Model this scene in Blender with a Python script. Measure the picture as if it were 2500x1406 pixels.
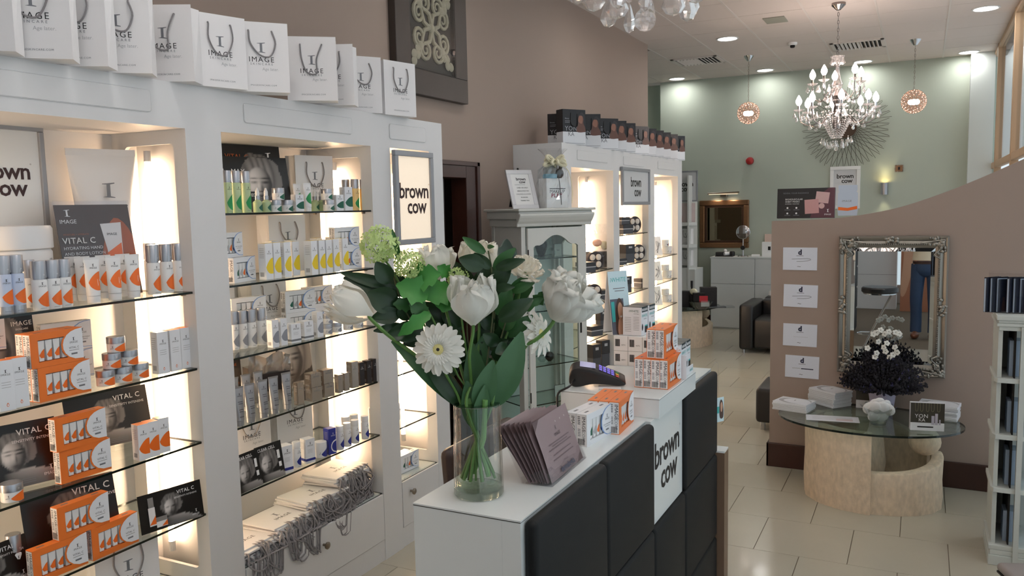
import bpy, bmesh, math, random
from mathutils import Vector, Matrix, Euler
random.seed(7)
PI = math.pi
S = bpy.context.scene
COL = S.collection
for o in list(bpy.data.objects): bpy.data.objects.remove(o)

# ------------------------------------------------------------------ camera
ROT = Matrix(((0.89312, -0.02555, 0.449093), (0.449315, 0.097911, -0.887992), (-0.021283, 0.994867, 0.098926)))
EYE = Vector((0.0, 0.0, 1.75)); FPX = 1986.2
cam_d = bpy.data.cameras.new('camera'); cam = bpy.data.objects.new('camera', cam_d); COL.objects.link(cam)
cam_d.sensor_width = 36.0; cam_d.sensor_fit = 'HORIZONTAL'; cam_d.lens = FPX / 2500 * 36.0
cam_d.clip_start = 0.02; cam_d.clip_end = 60
cam.matrix_world = Matrix.Translation(EYE) @ ROT.to_4x4()
S.camera = cam
# ------------------------------------------------------------------ world, view
S.view_settings.view_transform = 'Standard'; S.view_settings.look = 'None'
S.view_settings.gamma = 1.0; S.view_settings.exposure = 0.0; S.view_settings.use_curve_mapping = False
wd = bpy.data.worlds.new('world'); S.world = wd; wd.use_nodes = True
bg = wd.node_tree.nodes['Background']; bg.inputs[0].default_value = (0.82, 0.93, 1.0, 1); bg.inputs[1].default_value = 0.95
S.cycles.max_bounces = 7; S.cycles.transparent_max_bounces = 24; S.cycles.transmission_bounces = 6
S.cycles.glossy_bounces = 3; S.cycles.diffuse_bounces = 3; S.cycles.sample_clamp_indirect = 4.0
S.cycles.use_denoising = True; S.cycles.adaptive_threshold = 0.02; S.cycles.blur_glossy = 0.5

# ------------------------------------------------------------------ measured photo points -> places on known planes of the room
def _ray(x, y): return ROT @ Vector((x - 1250, 703 - y, -FPX))
def onz(x, y, z):
    d = _ray(x, y); return EYE + d * ((z - EYE.z) / d.z)
def onx(x, y, v):
    d = _ray(x, y); return EYE + d * (v / d.x)
def ony(x, y, v):
    d = _ray(x, y); return EYE + d * (v / d.y)

# ------------------------------------------------------------------ materials
def lin(c):
    c = c / 255.0
    return c / 12.92 if c <= 0.04045 else ((c + 0.055) / 1.055) ** 2.4
def rgb(r, g, b): return (lin(r), lin(g), lin(b), 1.0)
MATS = {}
def mat(name, col, rough=0.5, metal=0.0, emit=0.0, ecol=None, noise=0.0, nscale=30.0, bump=0.0, coat=0.0, sheen=0.0, spec=0.5, sss=0.0, stretch=None):
    if name in MATS: return MATS[name]
    m = bpy.data.materials.new(name); m.use_nodes = True; nt = m.node_tree; b = nt.nodes['Principled BSDF']
    b.inputs['Base Color'].default_value = col; b.inputs['Roughness'].default_value = rough; b.inputs['Metallic'].default_value = metal
    b.inputs['Specular IOR Level'].default_value = spec
    if coat: b.inputs['Coat Weight'].default_value = coat; b.inputs['Coat Roughness'].default_value = 0.08
    if sheen: b.inputs['Sheen Weight'].default_value = sheen
    if sss: b.inputs['Subsurface Weight'].default_value = sss; b.inputs['Subsurface Scale'].default_value = 0.01
    if emit: b.inputs['Emission Color'].default_value = ecol or col; b.inputs['Emission Strength'].default_value = emit
    if noise or bump:
        tc = nt.nodes.new('ShaderNodeTexCoord'); nz = nt.nodes.new('ShaderNodeTexNoise'); nz.inputs['Scale'].default_value = nscale
        nz.inputs['Detail'].default_value = 4; src = tc.outputs['Object']
        if stretch:
            mp = nt.nodes.new('ShaderNodeMapping'); mp.inputs['Scale'].default_value = stretch; nt.links.new(src, mp.inputs[0]); src = mp.outputs[0]
        nt.links.new(src, nz.inputs['Vector'])
        if noise:
            mx = nt.nodes.new('ShaderNodeMixRGB'); mx.inputs[1].default_value = tuple(c * (1 - noise) for c in col[:3]) + (1,)
            mx.inputs[2].default_value = tuple(min(1, c * (1 + noise)) for c in col[:3]) + (1,)
            nt.links.new(nz.outputs['Fac'], mx.inputs[0]); nt.links.new(mx.outputs[0], b.inputs['Base Color'])
        if bump:
            bp = nt.nodes.new('ShaderNodeBump'); bp.inputs['Strength'].default_value = bump; bp.inputs['Distance'].default_value = 0.004
            nt.links.new(nz.outputs['Fac'], bp.inputs['Height']); nt.links.new(bp.outputs[0], b.inputs['Normal'])
    MATS[name] = m; return m
def glassmat(name, tint, gloss=0.035, rough=0.0, ior=1.45):
    if name in MATS: return MATS[name]
    m = bpy.data.materials.new(name); m.use_nodes = True; nt = m.node_tree; nt.nodes.remove(nt.nodes['Principled BSDF'])
    out = nt.nodes['Material Output']; tr = nt.nodes.new('ShaderNodeBsdfTransparent'); tr.inputs[0].default_value = tint
    gl = nt.nodes.new('ShaderNodeBsdfGlossy'); gl.inputs['Roughness'].default_value = rough
    lw = nt.nodes.new('ShaderNodeLayerWeight'); lw.inputs[0].default_value = 0.5
    pw = nt.nodes.new('ShaderNodeMath'); pw.operation = 'POWER'; pw.inputs[1].default_value = 4.0; nt.links.new(lw.outputs['Facing'], pw.inputs[0])
    fr = nt.nodes.new('ShaderNodeMath'); fr.operation = 'MULTIPLY_ADD'; fr.inputs[1].default_value = 0.7; fr.inputs[2].default_value = gloss; nt.links.new(pw.outputs[0], fr.inputs[0])
    mx = nt.nodes.new('ShaderNodeMixShader'); nt.links.new(fr.outputs[0], mx.inputs[0]); nt.links.new(tr.outputs[0], mx.inputs[1]); nt.links.new(gl.outputs[0], mx.inputs[2])
    nt.links.new(mx.outputs[0], out.inputs[0]); MATS[name] = m; return m
def crystalmat(name, tint, rough=0.0, ior=1.5, mixt=0.35, scat=0.0):
    m = bpy.data.materials.new(name); m.use_nodes = True; nt = m.node_tree; nt.nodes.remove(nt.nodes['Principled BSDF'])
    out = nt.nodes['Material Output']; g = nt.nodes.new('ShaderNodeBsdfGlass'); g.inputs['Color'].default_value = tint; g.inputs['Roughness'].default_value = rough; g.inputs['IOR'].default_value = ior
    tr = nt.nodes.new('ShaderNodeBsdfTransparent'); mx = nt.nodes.new('ShaderNodeMixShader'); mx.inputs[0].default_value = mixt
    nt.links.new(g.outputs[0], mx.inputs[1]); nt.links.new(tr.outputs[0], mx.inputs[2])
    df = nt.nodes.new('ShaderNodeBsdfTranslucent'); df.inputs[0].default_value = (1, .95, .94, 1); m2 = nt.nodes.new('ShaderNodeMixShader'); m2.inputs[0].default_value = scat; nt.links.new(mx.outputs[0], m2.inputs[1]); nt.links.new(df.outputs[0], m2.inputs[2]); nt.links.new(m2.outputs[0], out.inputs[0]); MATS[name] = m; return m

def petalmat(name, col, k=.4):
    m = bpy.data.materials.new(name); m.use_nodes = True; nt = m.node_tree; b = nt.nodes['Principled BSDF']; b.inputs['Base Color'].default_value = col; b.inputs['Roughness'].default_value = .55; b.inputs['Specular IOR Level'].default_value = .25
    tr = nt.nodes.new('ShaderNodeBsdfTranslucent'); tr.inputs[0].default_value = col; mx = nt.nodes.new('ShaderNodeMixShader'); mx.inputs[0].default_value = k
    nt.links.new(b.outputs[0], mx.inputs[1]); nt.links.new(tr.outputs[0], mx.inputs[2]); nt.links.new(mx.outputs[0], nt.nodes['Material Output'].inputs[0]); MATS[name] = m; return m
taupe = mat('taupe paint', rgb(154, 137, 126), 0.75, noise=0.03, nscale=2)
sage = mat('pale sage paint', rgb(172, 181, 168), 0.75, noise=0.02, nscale=2)
sageside = mat('pale grey paint', rgb(205, 212, 208), 0.7)
ceilm = mat('ceiling tile white', rgb(214, 203, 196), 0.9, noise=0.04, nscale=120)
ceilgrid = mat('ceiling grid white', rgb(214, 206, 200), 0.5)
gapdark = mat('dark gap', rgb(30, 27, 25), 0.9)
tilem = mat('cream floor tile', rgb(184, 178, 161), 0.24, noise=0.05, nscale=3.0, coat=0.15)
grout = mat('brown grout', rgb(105, 92, 76), 0.9)
cabm = mat('white cabinet lacquer', rgb(222, 222, 222), 0.42, noise=0.015, nscale=6)
deskm = mat('white gloss laminate', rgb(232, 238, 238), 0.16)
edgem = mat('dark laminate edge', rgb(60, 58, 55), 0.4)
padm = mat('charcoal leatherette', rgb(24, 26, 27), 0.6, spec=0.25, bump=0.06, nscale=400)
blackm = mat('black leather', rgb(24, 22, 22), 0.4)
darkwood = mat('dark brown wood', rgb(58, 32, 24), 0.35, noise=0.2, nscale=20, stretch=(1, 1, 0.1))
doorm = mat('dark door wood', rgb(42, 26, 22), 0.35, noise=0.2, nscale=20, stretch=(1, 1, 0.1))
oakm = mat('pale timber frame', rgb(176, 148, 118), 0.5, noise=0.08, nscale=30, stretch=(1, 1, 0.1))
chrome = mat('chrome', rgb(205, 205, 208), 0.12, 1.0)
silverm = mat('brushed silver cap', rgb(176, 178, 184), 0.3, 0.85)
satin = mat('satin metal knob', rgb(150, 140, 128), 0.3, 1.0)
framegrey = mat('grey plastic frame', rgb(150, 153, 158), 0.4, 0.3)
white = mat('white plastic', rgb(236, 236, 236), 0.35)
paper = mat('white paper', rgb(238, 236, 236), 0.6)
paperw = mat('white card', rgb(244, 244, 242), 0.5)
papercool = mat('glossy white paper', rgb(236, 238, 242), 0.3)
ink = mat('black ink', rgb(22, 20, 22), 0.5)
inkbrown = mat('dark brown ink', rgb(48, 20, 22), 0.5)
inkgrey = mat('grey ink', rgb(118, 120, 126), 0.5)
inklight = mat('pale grey ink', rgb(182, 182, 184), 0.5)
inkwhite = mat('white print', rgb(240, 240, 240), 0.5)
orange = mat('orange carton', rgb(232, 120, 46), 0.4)
orangel = mat('orange label', rgb(236, 110, 30), 0.4)
greenl = mat('green label', rgb(20, 140, 72), 0.4)
greend = mat('dark green label', rgb(14, 92, 70), 0.4)
yellowl = mat('yellow label', rgb(238, 208, 44), 0.45)
greyl = mat('grey label', rgb(142, 146, 156), 0.4)
bluel = mat('navy blue label', rgb(36, 48, 140), 0.4)
bluep = mat('pale blue line', rgb(120, 158, 214), 0.4)
bluebody = mat('pale blue bottle', rgb(196, 208, 232), 0.3)
yellowliq = mat('amber bottle', rgb(240, 206, 140), 0.2)
greenliq = mat('pale green bottle', rgb(178, 196, 152), 0.2)
silverfoil = mat('silver foil carton', rgb(186, 178, 170), 0.25, 0.8)
greytube = mat('silver grey tube', rgb(160, 162, 166), 0.3, 0.5)
blackcard = mat('black carton', rgb(30, 26, 28), 0.4)
charcard = mat('charcoal carton', rgb(62, 64, 70), 0.45)
ropem = mat('grey rope', rgb(138, 134, 136), 0.8, bump=0.5, nscale=300)
blackprint = mat('black poster print', rgb(22, 20, 21), 0.35)
brownprint = mat('brown poster print', rgb(70, 50, 44), 0.3)
amberprint = mat('amber poster glow', rgb(168, 84, 40), 0.3)
skin1 = mat('grey skin print', rgb(186, 176, 172), 0.4)
skin2 = mat('mid grey skin print', rgb(130, 120, 116), 0.4)
skin3 = mat('dark grey print', rgb(70, 64, 62), 0.4)
hairp = mat('hair print', rgb(92, 80, 70), 0.4)
tanp = mat('tan skin print', rgb(202, 158, 130), 0.4)
teal = mat('teal print', rgb(60, 178, 176), 0.4)
tealp = mat('pale teal print', rgb(206, 230, 236), 0.4)
glass = glassmat('clear glass', (0.93, 0.97, 0.95, 1))
glassc = glassmat('very clear glass', (0.985, 0.99, 0.99, 1))
glassedge = mat('dark green glass edge', rgb(12, 26, 22), 0.12)
acrylic = glassmat('clear acrylic', (0.96, 0.96, 0.97, 1))
mirrorm = mat('mirror glass', rgb(228, 232, 232), 0.01, 1.0)
mirrord = mat('dim mirror glass', rgb(120, 112, 92), 0.03, 1.0)
silverframe = mat('antique silver frame', rgb(150, 146, 138), 0.36, 0.8, bump=0.15, nscale=120)
bronzeframe = mat('bronze frame', rgb(130, 98, 70), 0.35, 0.75, bump=0.3, nscale=90, noise=0.2)
lampwhite = mat('lit lamp white', (1, 1, 1, 1), emit=14.0, ecol=(1.0, 0.97, 0.95, 1))
bulbm = mat('lit candle bulb', (1, 0.9, 0.85, 1), emit=16.0, ecol=(1.0, 0.86, 0.80, 1))
tubem = mat('lit strip tube', (1, 0.95, 0.85, 1), emit=46.0, ecol=(1.0, 0.66, 0.41, 1))
lightbox = mat('backlit sign panel', rgb(250, 236, 216), 0.5, emit=0.45, ecol=(1.0, 0.80, 0.60, 1))

# ------------------------------------------------------------------ mesh builder
_TXT = {}
def tdata(s, size, bold=0.0, align='CENTER', space=1.0):
    k = (s, bold, align, space)
    if k not in _TXT:
        cu = bpy.data.curves.new('t', 'FONT'); cu.body = s; cu.size = 1.0; cu.offset = bold; cu.align_x = align; cu.resolution_u = 2; cu.space_character = space
        ob = bpy.data.objects.new('t', cu); COL.objects.link(ob)
        me = bpy.data.meshes.new_from_object(ob.evaluated_get(bpy.context.evaluated_depsgraph_get()))
        _TXT[k] = ([(v.co.x, v.co.y) for v in me.vertices], [tuple(p.vertices) for p in me.polygons])
        bpy.data.objects.remove(ob); bpy.data.curves.remove(cu); bpy.data.meshes.remove(me)
    v, f = _TXT[k]
    return [(x * size, y * size) for x, y in v], f
def blob(pts, n=5):
    """closed smooth outline through the given points"""
    out = []; L = len(pts)
    for i in range(L):
        p0, p1, p2, p3 = (Vector(pts[(i + k) % L]) for k in (-1, 0, 1, 2))
        for j in range(n):
            t = j / n
            out.append(tuple(0.5 * ((2 * p1) + (p2 - p0) * t + (2 * p0 - 5 * p1 + 4 * p2 - p3) * t * t + (3 * p1 - p0 - 3 * p2 + p3) * t ** 3)))
    return out
def path(pts, n=6):
    """open smooth path through the given 3-D points"""
    P = [Vector(p) for p in pts]; P = [2 * P[0] - P[1]] + P + [2 * P[-1] - P[-2]]; out = []
    for i in range(1, len(P) - 2):
        for j in range(n):
            t = j / n; p0, p1, p2, p3 = P[i - 1:i + 3]
            out.append(0.5 * ((2 * p1) + (p2 - p0) * t + (2 * p0 - 5 * p1 + 4 * p2 - p3) * t * t + (3 * p1 - p0 - 3 * p2 + p3) * t ** 3))
    out.append(P[-2]); return out
class M:
    def __init__(s): s.v = []; s.f = []; s.m = []
    def add(s, v, f, m=0, T=None):
        o = len(s.v)
        s.v += [tuple(T @ Vector(p)) for p in v] if T is not None else [tuple(p) for p in v]
        s.f += [tuple(i + o for i in q) for q in f]; s.m += [m] * len(f); return s
    def box(s, x0, x1, y0, y1, z0, z1, m=0, T=None):
        v = [(x, y, z) for z in (z0, z1) for y in (y0, y1) for x in (x0, x1)]
        return s.add(v, [(0, 2, 3, 1), (4, 5, 7, 6), (0, 1, 5, 4), (2, 6, 7, 3), (0, 4, 6, 2), (1, 3, 7, 5)], m, T)
    def lathe(s, prof, n=16, m=0, T=None, sx=1.0, sy=1.0):
        v = []; f = []
        for r, z in prof:
            for i in range(n):
                a = 2 * PI * i / n; v.append((r * sx * math.cos(a), r * sy * math.sin(a), z))
        for k in range(len(prof) - 1):
            for i in range(n):
                j = (i + 1) % n; f.append((k * n + i, k * n + j, (k + 1) * n + j, (k + 1) * n + i))
        if prof[0][0] > 1e-6: f.append(tuple(range(n))[::-1])
        if prof[-1][0] > 1e-6: f.append(tuple(range((len(prof) - 1) * n, len(prof) * n)))
        return s.add(v, f, m, T)
    def tube(s, pts, r, n=6, m=0, T=None, cap=True):
        P = [Vector(p) for p in pts]; L = len(P); R = r if isinstance(r, (list, tuple)) else [r] * L
        v = []; f = []; up = Vector((0, 0, 1)); d = (P[1] - P[0]).normalized()
        if abs(d.dot(up)) > 0.95: up = Vector((1, 0, 0))
        a = d.cross(up).normalized()
        for i in range(L):
            d = (P[min(i + 1, L - 1)] - P[max(i - 1, 0)]).normalized(); a = (a - d * a.dot(d)).normalized(); b = d.cross(a)
            for k in range(n):
                t = 2 * PI * k / n; v.append(P[i] + (a * math.cos(t) + b * math.sin(t)) * R[i])
        for i in range(L - 1):
            for k in range(n):
                j = (k + 1) % n; f.append((i * n + k, i * n + j, (i + 1) * n + j, (i + 1) * n + k))
        if cap: f.append(tuple(range(n))[::-1]); f.append(tuple(range((L - 1) * n, L * n)))
        return s.add(v, f, m, T)
    def prism(s, poly, y0, y1, m=0, T=None):
        """outline in x,z extruded from y0 to y1"""
        n = len(poly); v = [(x, y0, z) for x, z in poly] + [(x, y1, z) for x, z in poly]
        f = [tuple(range(n)), tuple(range(n, 2 * n))[::-1]] + [(i, (i + 1) % n, n + (i + 1) % n, n + i) for i in range(n)]
        return s.add(v, f, m, T)
    def flat(s, poly, y, m=0, T=None):
        """outline in x,z as a flat print at depth y"""
        return s.add([(x, y, z) for x, z in poly], [tuple(range(len(poly)))], m, T)
    def rect(s, x0, x1, z0, z1, y, m=0, T=None): return s.flat([(x0, z0), (x1, z0), (x1, z1), (x0, z1)], y, m, T)
    def text(s, t, size, x, z, y, m=0, T=None, bold=0.0, align='CENTER', sx=1.0, space=1.0):
        if 'M' in t or 'W' in t: bold = 0.0
        v, f = tdata(t, size, bold, align, space); return s.add([(x + a * sx, y, z + b) for a, b in v], f, m, T)
    def ball(s, c, rx, ry=None, rz=None, n=10, k=6, m=0, T=None):
        ry = ry or rx; rz = rz or rx
        v = [(c[0], c[1], c[2] - rz)]; f = []
        for j in range(1, k):
            p = PI * j / k - PI / 2
            for i in range(n):
                a = 2 * PI * i / n; v.append((c[0] + rx * math.cos(p) * math.cos(a), c[1] + ry * math.cos(p) * math.sin(a), c[2] + rz * math.sin(p)))
        v.append((c[0], c[1], c[2] + rz)); e = len(v) - 1
        for i in range(n):
            j = (i + 1) % n; f.append((0, 1 + j, 1 + i)); f.append((e, 1 + (k - 2) * n + i, 1 + (k - 2) * n + j))
            for q in range(k - 2): f.append((1 + q * n + i, 1 + q * n + j, 1 + (q + 1) * n + j, 1 + (q + 1) * n + i))
        return s.add(v, f, m, T)
    def mesh(s, name, mats, smooth=False, bevel=0.0, seg=2, sharp=40):
        me = bpy.data.meshes.new(name); me.from_pydata(s.v, [], s.f)
        for x in (mats if isinstance(mats, (list, tuple)) else [mats]): me.materials.append(x)
        me.polygons.foreach_set('material_index', s.m)
        if bevel or smooth:
            bm = bmesh.new(); bm.from_mesh(me); bmesh.ops.recalc_face_normals(bm, faces=bm.faces)
            if bevel:
                bmesh.ops.bevel(bm, geom=[e for e in bm.edges if len(e.link_faces) == 2 and e.calc_face_angle(0) > 0.6], offset=bevel, segments=seg, affect='EDGES', profile=0.5)
            if smooth:
                for q in bm.faces: q.smooth = True
                for e in bm.edges: e.smooth = not (len(e.link_faces) == 2 and e.calc_face_angle(0) > math.radians(sharp))
            bm.to_mesh(me); bm.free()
        me.update(); return me
CH = {}
def link(name, data, parent=None, loc=(0, 0, 0), rot=(0, 0, 0), scale=None):
    o = bpy.data.objects.new(name, data); COL.objects.link(o); o.location = loc; o.rotation_euler = rot
    if scale: o.scale = scale
    if parent: o.parent = parent; CH.setdefault(parent.name, []).append(o)
    return o
def obj(name, mb, mats, parent=None, loc=(0, 0, 0), rot=(0, 0, 0), smooth=False, bevel=0.0, seg=2, sharp=40):
    return link(name, mb.mesh(name, mats, smooth, bevel, seg, sharp), parent, loc, rot)
def tag(o, label, cat, group=None):
    o['label'] = label; o['category'] = cat
    if group: o['group'] = group
    return o
def thing(name, label, cat, loc=(0, 0, 0), rz=0.0, group=None):
    return tag(link(name, None, None, loc, (0, 0, rz)), label, cat, group)
def struct(name, mb, mats, **k):
    o = obj(name, mb, mats, **k); o['kind'] = 'structure'; return o
def dup(root, loc, rz=None, label=None, group=None, scale=None):
    def cp(o, par):
        c = o.copy(); COL.objects.link(c); c.parent = par
        if par: CH.setdefault(par.name, []).append(c)
        for ch in list(CH.get(o.name, ())): cp(ch, c)
        return c
    r = cp(root, None); r.location = loc
    if rz is not None: r.rotation_euler = (0, 0, rz)
    if label: r['label'] = label
    if group: r['group'] = group
    if scale: r.scale = (scale,) * 3
    return r
class Proto:
    """first use places the built thing itself, later uses copy it with its parts"""
    def __init__(s, make): s.make = make; s.o = None
    def __call__(s, loc, rz, label, group=None, scale=1.0):
        if s.o is None:
            s.o = s.make(); o = s.o; o.location = loc; o.rotation_euler = (0, 0, rz); o['label'] = label
            if group: o['group'] = group
            o.scale = (scale,) * 3; return o
        return dup(s.o, loc, rz, label, group, scale)
ORD = ['first', 'second', 'third', 'fourth', 'fifth', 'sixth', 'seventh', 'eighth', 'ninth', 'tenth', 'eleventh', 'twelfth', 'thirteenth', 'fourteenth', 'fifteenth', 'sixteenth', 'seventeenth', 'eighteenth', 'nineteenth', 'twentieth']
NUM = ['', 'one', 'two', 'three', 'four', 'five', 'six', 'seven', 'eight', 'nine', 'ten', 'eleven', 'twelve']
def nth(i, n):
    if n == 1: return 'only'
    if n == 2: return ('left', 'right')[i]
    if i == 0: return 'leftmost'
    if i == n - 1: return 'rightmost'
    return ORD[i] + ' from left'
# ================================================================== the room
WX, PY, BY, CZ, GX = -2.765, 5.474, 11.755, 3.5, 0.79
FX = -2.366                                    # front plane of the white wall cabinets
fl = struct('floor', M().box(-4.2, GX + .1, -4.4, BY + .4, -0.06, -0.004), grout)
TW, TD = 0.44, 0.457
tile_me = {}
for r in range(-8, 17):
    y0 = 4.083 + r * TD
    off = -0.726 if r % 2 == 0 else -0.506
    for k in range(-6, 4):
        x0 = off + k * TW; x1 = min(x0 + TW, GX); xa = max(x0, WX)
        if r > 10: xa = x0
        if x1 - xa < 0.03 or (r > 16): continue
        key = (round(x1 - xa, 3), 0)
        if key not in tile_me:
            tile_me[key] = M().box(0.0018, x1 - xa - 0.0018, 0.0012, TD - 0.0012, -0.004, 0.0).mesh('tile', tilem)
        link('tile', tile_me[key], fl, (xa, y0, 0))
# walls
w = M(); 
def wallseg(m, y0, y1, z0, z1): m.box(WX - 0.14, WX, y0, y1, z0, z1)
wallseg(w, -4.4, 3.98, 0, CZ); wallseg(w, 4.86, 8.91, 0, CZ); wallseg(w, 3.98, 4.86, 2.0, CZ)
w.box(-3.9, WX - 0.14, 8.77, 8.91, 0, CZ)
struct('wall_left', w, taupe)
w = M().box(-3.46, GX, BY, BY + 0.15, 0, CZ); w.box(-4.2, -3.46, BY + 0.25, BY + 0.4, 0, CZ); w.box(-4.2, -4.05, 8.77, BY + .4, 0, CZ)
struct('wall_back', w, sage)
struct('trim_1', M().box(0.475, 0.735, BY - 0.16, BY, 0, CZ), sageside)
# dim room seen past the doorway and the door leaf
struct('wall_store', M().box(WX - 1.2, WX - 1.1, 3.2, 5.8, 0, 2.6).box(WX - 1.2, WX - .14, 3.2, 3.3, 0, 2.6).box(WX - 1.2, WX - .14, 5.7, 5.8, 0, 2.6).box(WX - 1.2, WX - .14, 3.2, 5.8, 2.5, 2.6), taupe)
d = struct('door_1', M().box(WX - .10, WX + .022, 4.78, 4.955, 0, 2.06).box(WX - .10, WX + .022, 3.885, 4.06, 0, 2.06).box(WX - .10, WX + .022, 4.06, 4.78, 1.95, 2.06), darkwood, bevel=0.004)
obj('architrave_bead', M().box(WX + .022, WX + .034, 4.915, 4.955, 0, 2.06).box(WX + .022, WX + .034, 3.885, 4.955, 2.03, 2.06), darkwood, d, bevel=0.004)
obj('door_leaf', M().box(WX - .085, WX - .045, 4.06, 4.60, 0.01, 1.945), doorm, d)
obj('door_handle', M().tube([(WX - .045, 4.52, 1.0), (WX + .01, 4.52, 1.0), (WX + .012, 4.42, 1.0)], 0.009, 8), chrome, d, smooth=True)
# ceiling: slab, tiles, grid bars
ce = struct('ceiling', M().box(-4.2, GX + .1, -4.4, BY + .4, CZ + 0.014, CZ + 0.1), gapdark)  # slab coloured dark so the tile joints show as shadow lines
cm = M().box(0.004, 0.596, 0.004, 0.596, 0.0, 0.014).mesh('ceiling_panel', ceilm)
cmr = M().box(0.004, 0.596, 0.0005, 0.5995, 0.0, 0.014).mesh('ceiling_panel', ceilm)
CXJ = -2.83; CYJ = 8.07
for i in range(-3, 6):
    for j in range(-18, 7):
        x = CXJ + i * .6; y = CYJ + j * .6
        if y > 8.9 or x > -2.9: link('ceiling_panel', cm if (i + j) % 3 else cmr, ce, (x, y, CZ - (0.0005 if (i * 7 + j) % 4 == 0 else 0)))
for i in range(0, 7):
    x = CXJ + i * .6; obj('grid_bar', M().box(x - .009, x + .009, 5.5, BY, CZ - .003, CZ), ceilgrid, ce)
# partition with swept top, and its baseboard
prof = [(1884, 540), (1960, 538), (2040, 533), (2120, 522), (2200, 505), (2300, 472), (2400, 432), (2500, 388)]
pts = [(ony(x, y, PY).x, ony(x, y, PY).z) for x, y in prof]
pts = [(a[0], a[1]) for a in path([(p[0], p[1], 0) for p in pts], 3)] + [(0.72, 2.07), (0.79, 2.10)]
poly = [(-0.876, 0.0), (0.79, 0.0)] + pts[::-1]
struct('wall_partition', M().prism(poly, PY, PY + 0.11), taupe)
struct('baseboard_partition', M().box(-0.892, 0.79, PY - 0.016, PY, 0, 0.16).box(-0.892, -0.876, PY - .016, PY + .126, 0, 0.16), darkwood, bevel=0.004)
struct('baseboard_back', M().box(-3.46, 0.79, BY - 0.015, BY, 0, 0.13), darkwood)
# glazed timber screen along the right
gw = M()
for y in (11.04, 9.08, 7.1, 5.62, 3.6, 1.6, -0.4, -2.4): gw.box(0.72, 0.79, y - .01, y + .06, 0, CZ)
gw.box(0.725, 0.785, -4.3, BY, 2.09, 2.16); gw.box(0.725, 0.785, -4.3, BY, 0, 0.12); gw.box(0.725, 0.785, -4.3, BY, CZ - .05, CZ); gw.box(0.74, 0.785, -4.3, BY, 1.98, 2.02)
gs = struct('window_1', gw, oakm, bevel=0.004)
for ya, yb in ((11.1, 11.7), (9.14, 11.03), (7.16, 9.07), (5.68, 7.09), (3.66, 5.61), (1.66, 3.59), (-.34, 1.59), (-2.34, -.41)):
    obj('pane', M().box(0.758, 0.764, ya, yb, 2.16, CZ - .05), glassc, gs); obj('pane', M().box(0.758, 0.764, ya, yb, .12, 1.98), glassc, gs)
# shopfront behind the viewer
fw = M().box(-2.9, -2.3, -4.3, -4.2, 0, CZ).box(0.4, 0.8, -4.3, -4.2, 0, CZ).box(-2.3, 0.4, -4.3, -4.2, 2.5, CZ).box(-2.3, .4, -4.3, -4.2, 0, .3)
struct('wall_front', fw, taupe)
wf = struct('window_2', M().box(-2.3, -2.22, -4.3, -4.2, .3, 2.5).box(.32, .4, -4.3, -4.2, .3, 2.5).box(-1.0, -.92, -4.3, -4.2, .3, 2.5).box(-2.3, .4, -4.3, -4.2, 2.42, 2.5), oakm)
obj('pane', M().box(-2.22, -1.0, -4.255, -4.25, .3, 2.42), glassc, wf); obj('pane', M().box(-.92, .32, -4.255, -4.25, .3, 2.42), glassc, wf)

# ---- ceiling fittings
def downlight(i, x, y, where):
    t = thing('downlight', 'round white recessed downlight ' + where, 'downlight', (x, y, CZ), group='recessed ceiling downlights')
    a = M(); a.lathe([(0.098, 0.0), (0.118, -0.001), (0.118, -0.006), (0.104, -0.009), (0.096, -0.004), (0.096, 0.03)], 28); obj('trim_ring', a, white, t, smooth=True)
    obj('lamp_disc', M().lathe([(0.0, -0.003), (0.096, -0.003)], 28), lampwhite, t)
    ld = bpy.data.lights.new('downlight_lamp', 'AREA'); ld.shape = 'DISK'; ld.size = 0.19; ld.energy = DLW; ld.color = (1.0, 0.96, 0.92); ld.spread = math.radians(160)
    lo = bpy.data.objects.new('downlight_lamp', ld); COL.objects.link(lo); lo.location = (0, 0, -0.012); lo.parent = t
DLW = 1.9
s_ = 0.8974
for i, (px, py, wh) in enumerate(((1776, 94, 'above the white bag row end'), (1653, 192, 'in the far left corner by the sage wall'), (1868, 171, 'beside the left crystal ball pendant'), (2107, 150, 'behind the crystal chandelier'), (2365, 127, 'near the far right timber window post'), (2407, 20, 'at the top right of the photo'))):
    p = onz(px, py, CZ); downlight(i, p.x, p.y, wh)
for x, y, wh in ((-1.92, 6.63, 'above the dark carrier bags'), (0.45, 6.6, 'above the end of the partition'), (-1.92, 4.25, 'above the reception desk end'), (-.73, 4.25, 'above the walkway by the desk'), (0.45, 4.25, 'above the white corner shelves'), (-1.92, 1.8, 'above the near end of the desk'), (-.73, 1.8, 'above the near walkway'), (0.45, 1.8, 'by the near timber window'), (-1.92, -.6, 'behind the viewer on the left'), (-.4, -.6, 'behind the viewer on the right'), (-.8, -2.7, 'added behind the viewer to brighten the counter')): downlight(0, x, y, wh)  # last downlight is added, to brighten the counter reflected in the mirror
def vent(px0, px1, wh):
    x0 = px0; y0 = px1
    t = thing('ceiling_vent', 'white slatted square air vent in the ceiling ' + wh, 'vent', (x0, y0, CZ), group='ceiling vents')
    obj('vent_backing', M().box(.05, .55, .05, .50, -.002, -.0012), gapdark, t)
    obj('vent_frame', M().box(.02, .58, .02, .06, -.012, 0).box(.02, .58, .50, .54, -.012, 0).box(.02, .06, .02, .54, -.012, 0).box(.54, .58, .02, .54, -.012, 0), ceilgrid, t, bevel=.002)
    sm = M().box(-.004, .004, .06, .50, -.001, .028).mesh('slat', ceilgrid)
    for k in range(11): link('slat', sm, t, (.09 + k * .042, 0, -.018), (0, -0.75 if k > 5 else .75, 0))
vent(CXJ, 9.9 + .05, 'left of the pendant'); vent(CXJ + 3 * .6 + .02, 9.9 + .05, 'behind the chandelier chain')
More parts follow.
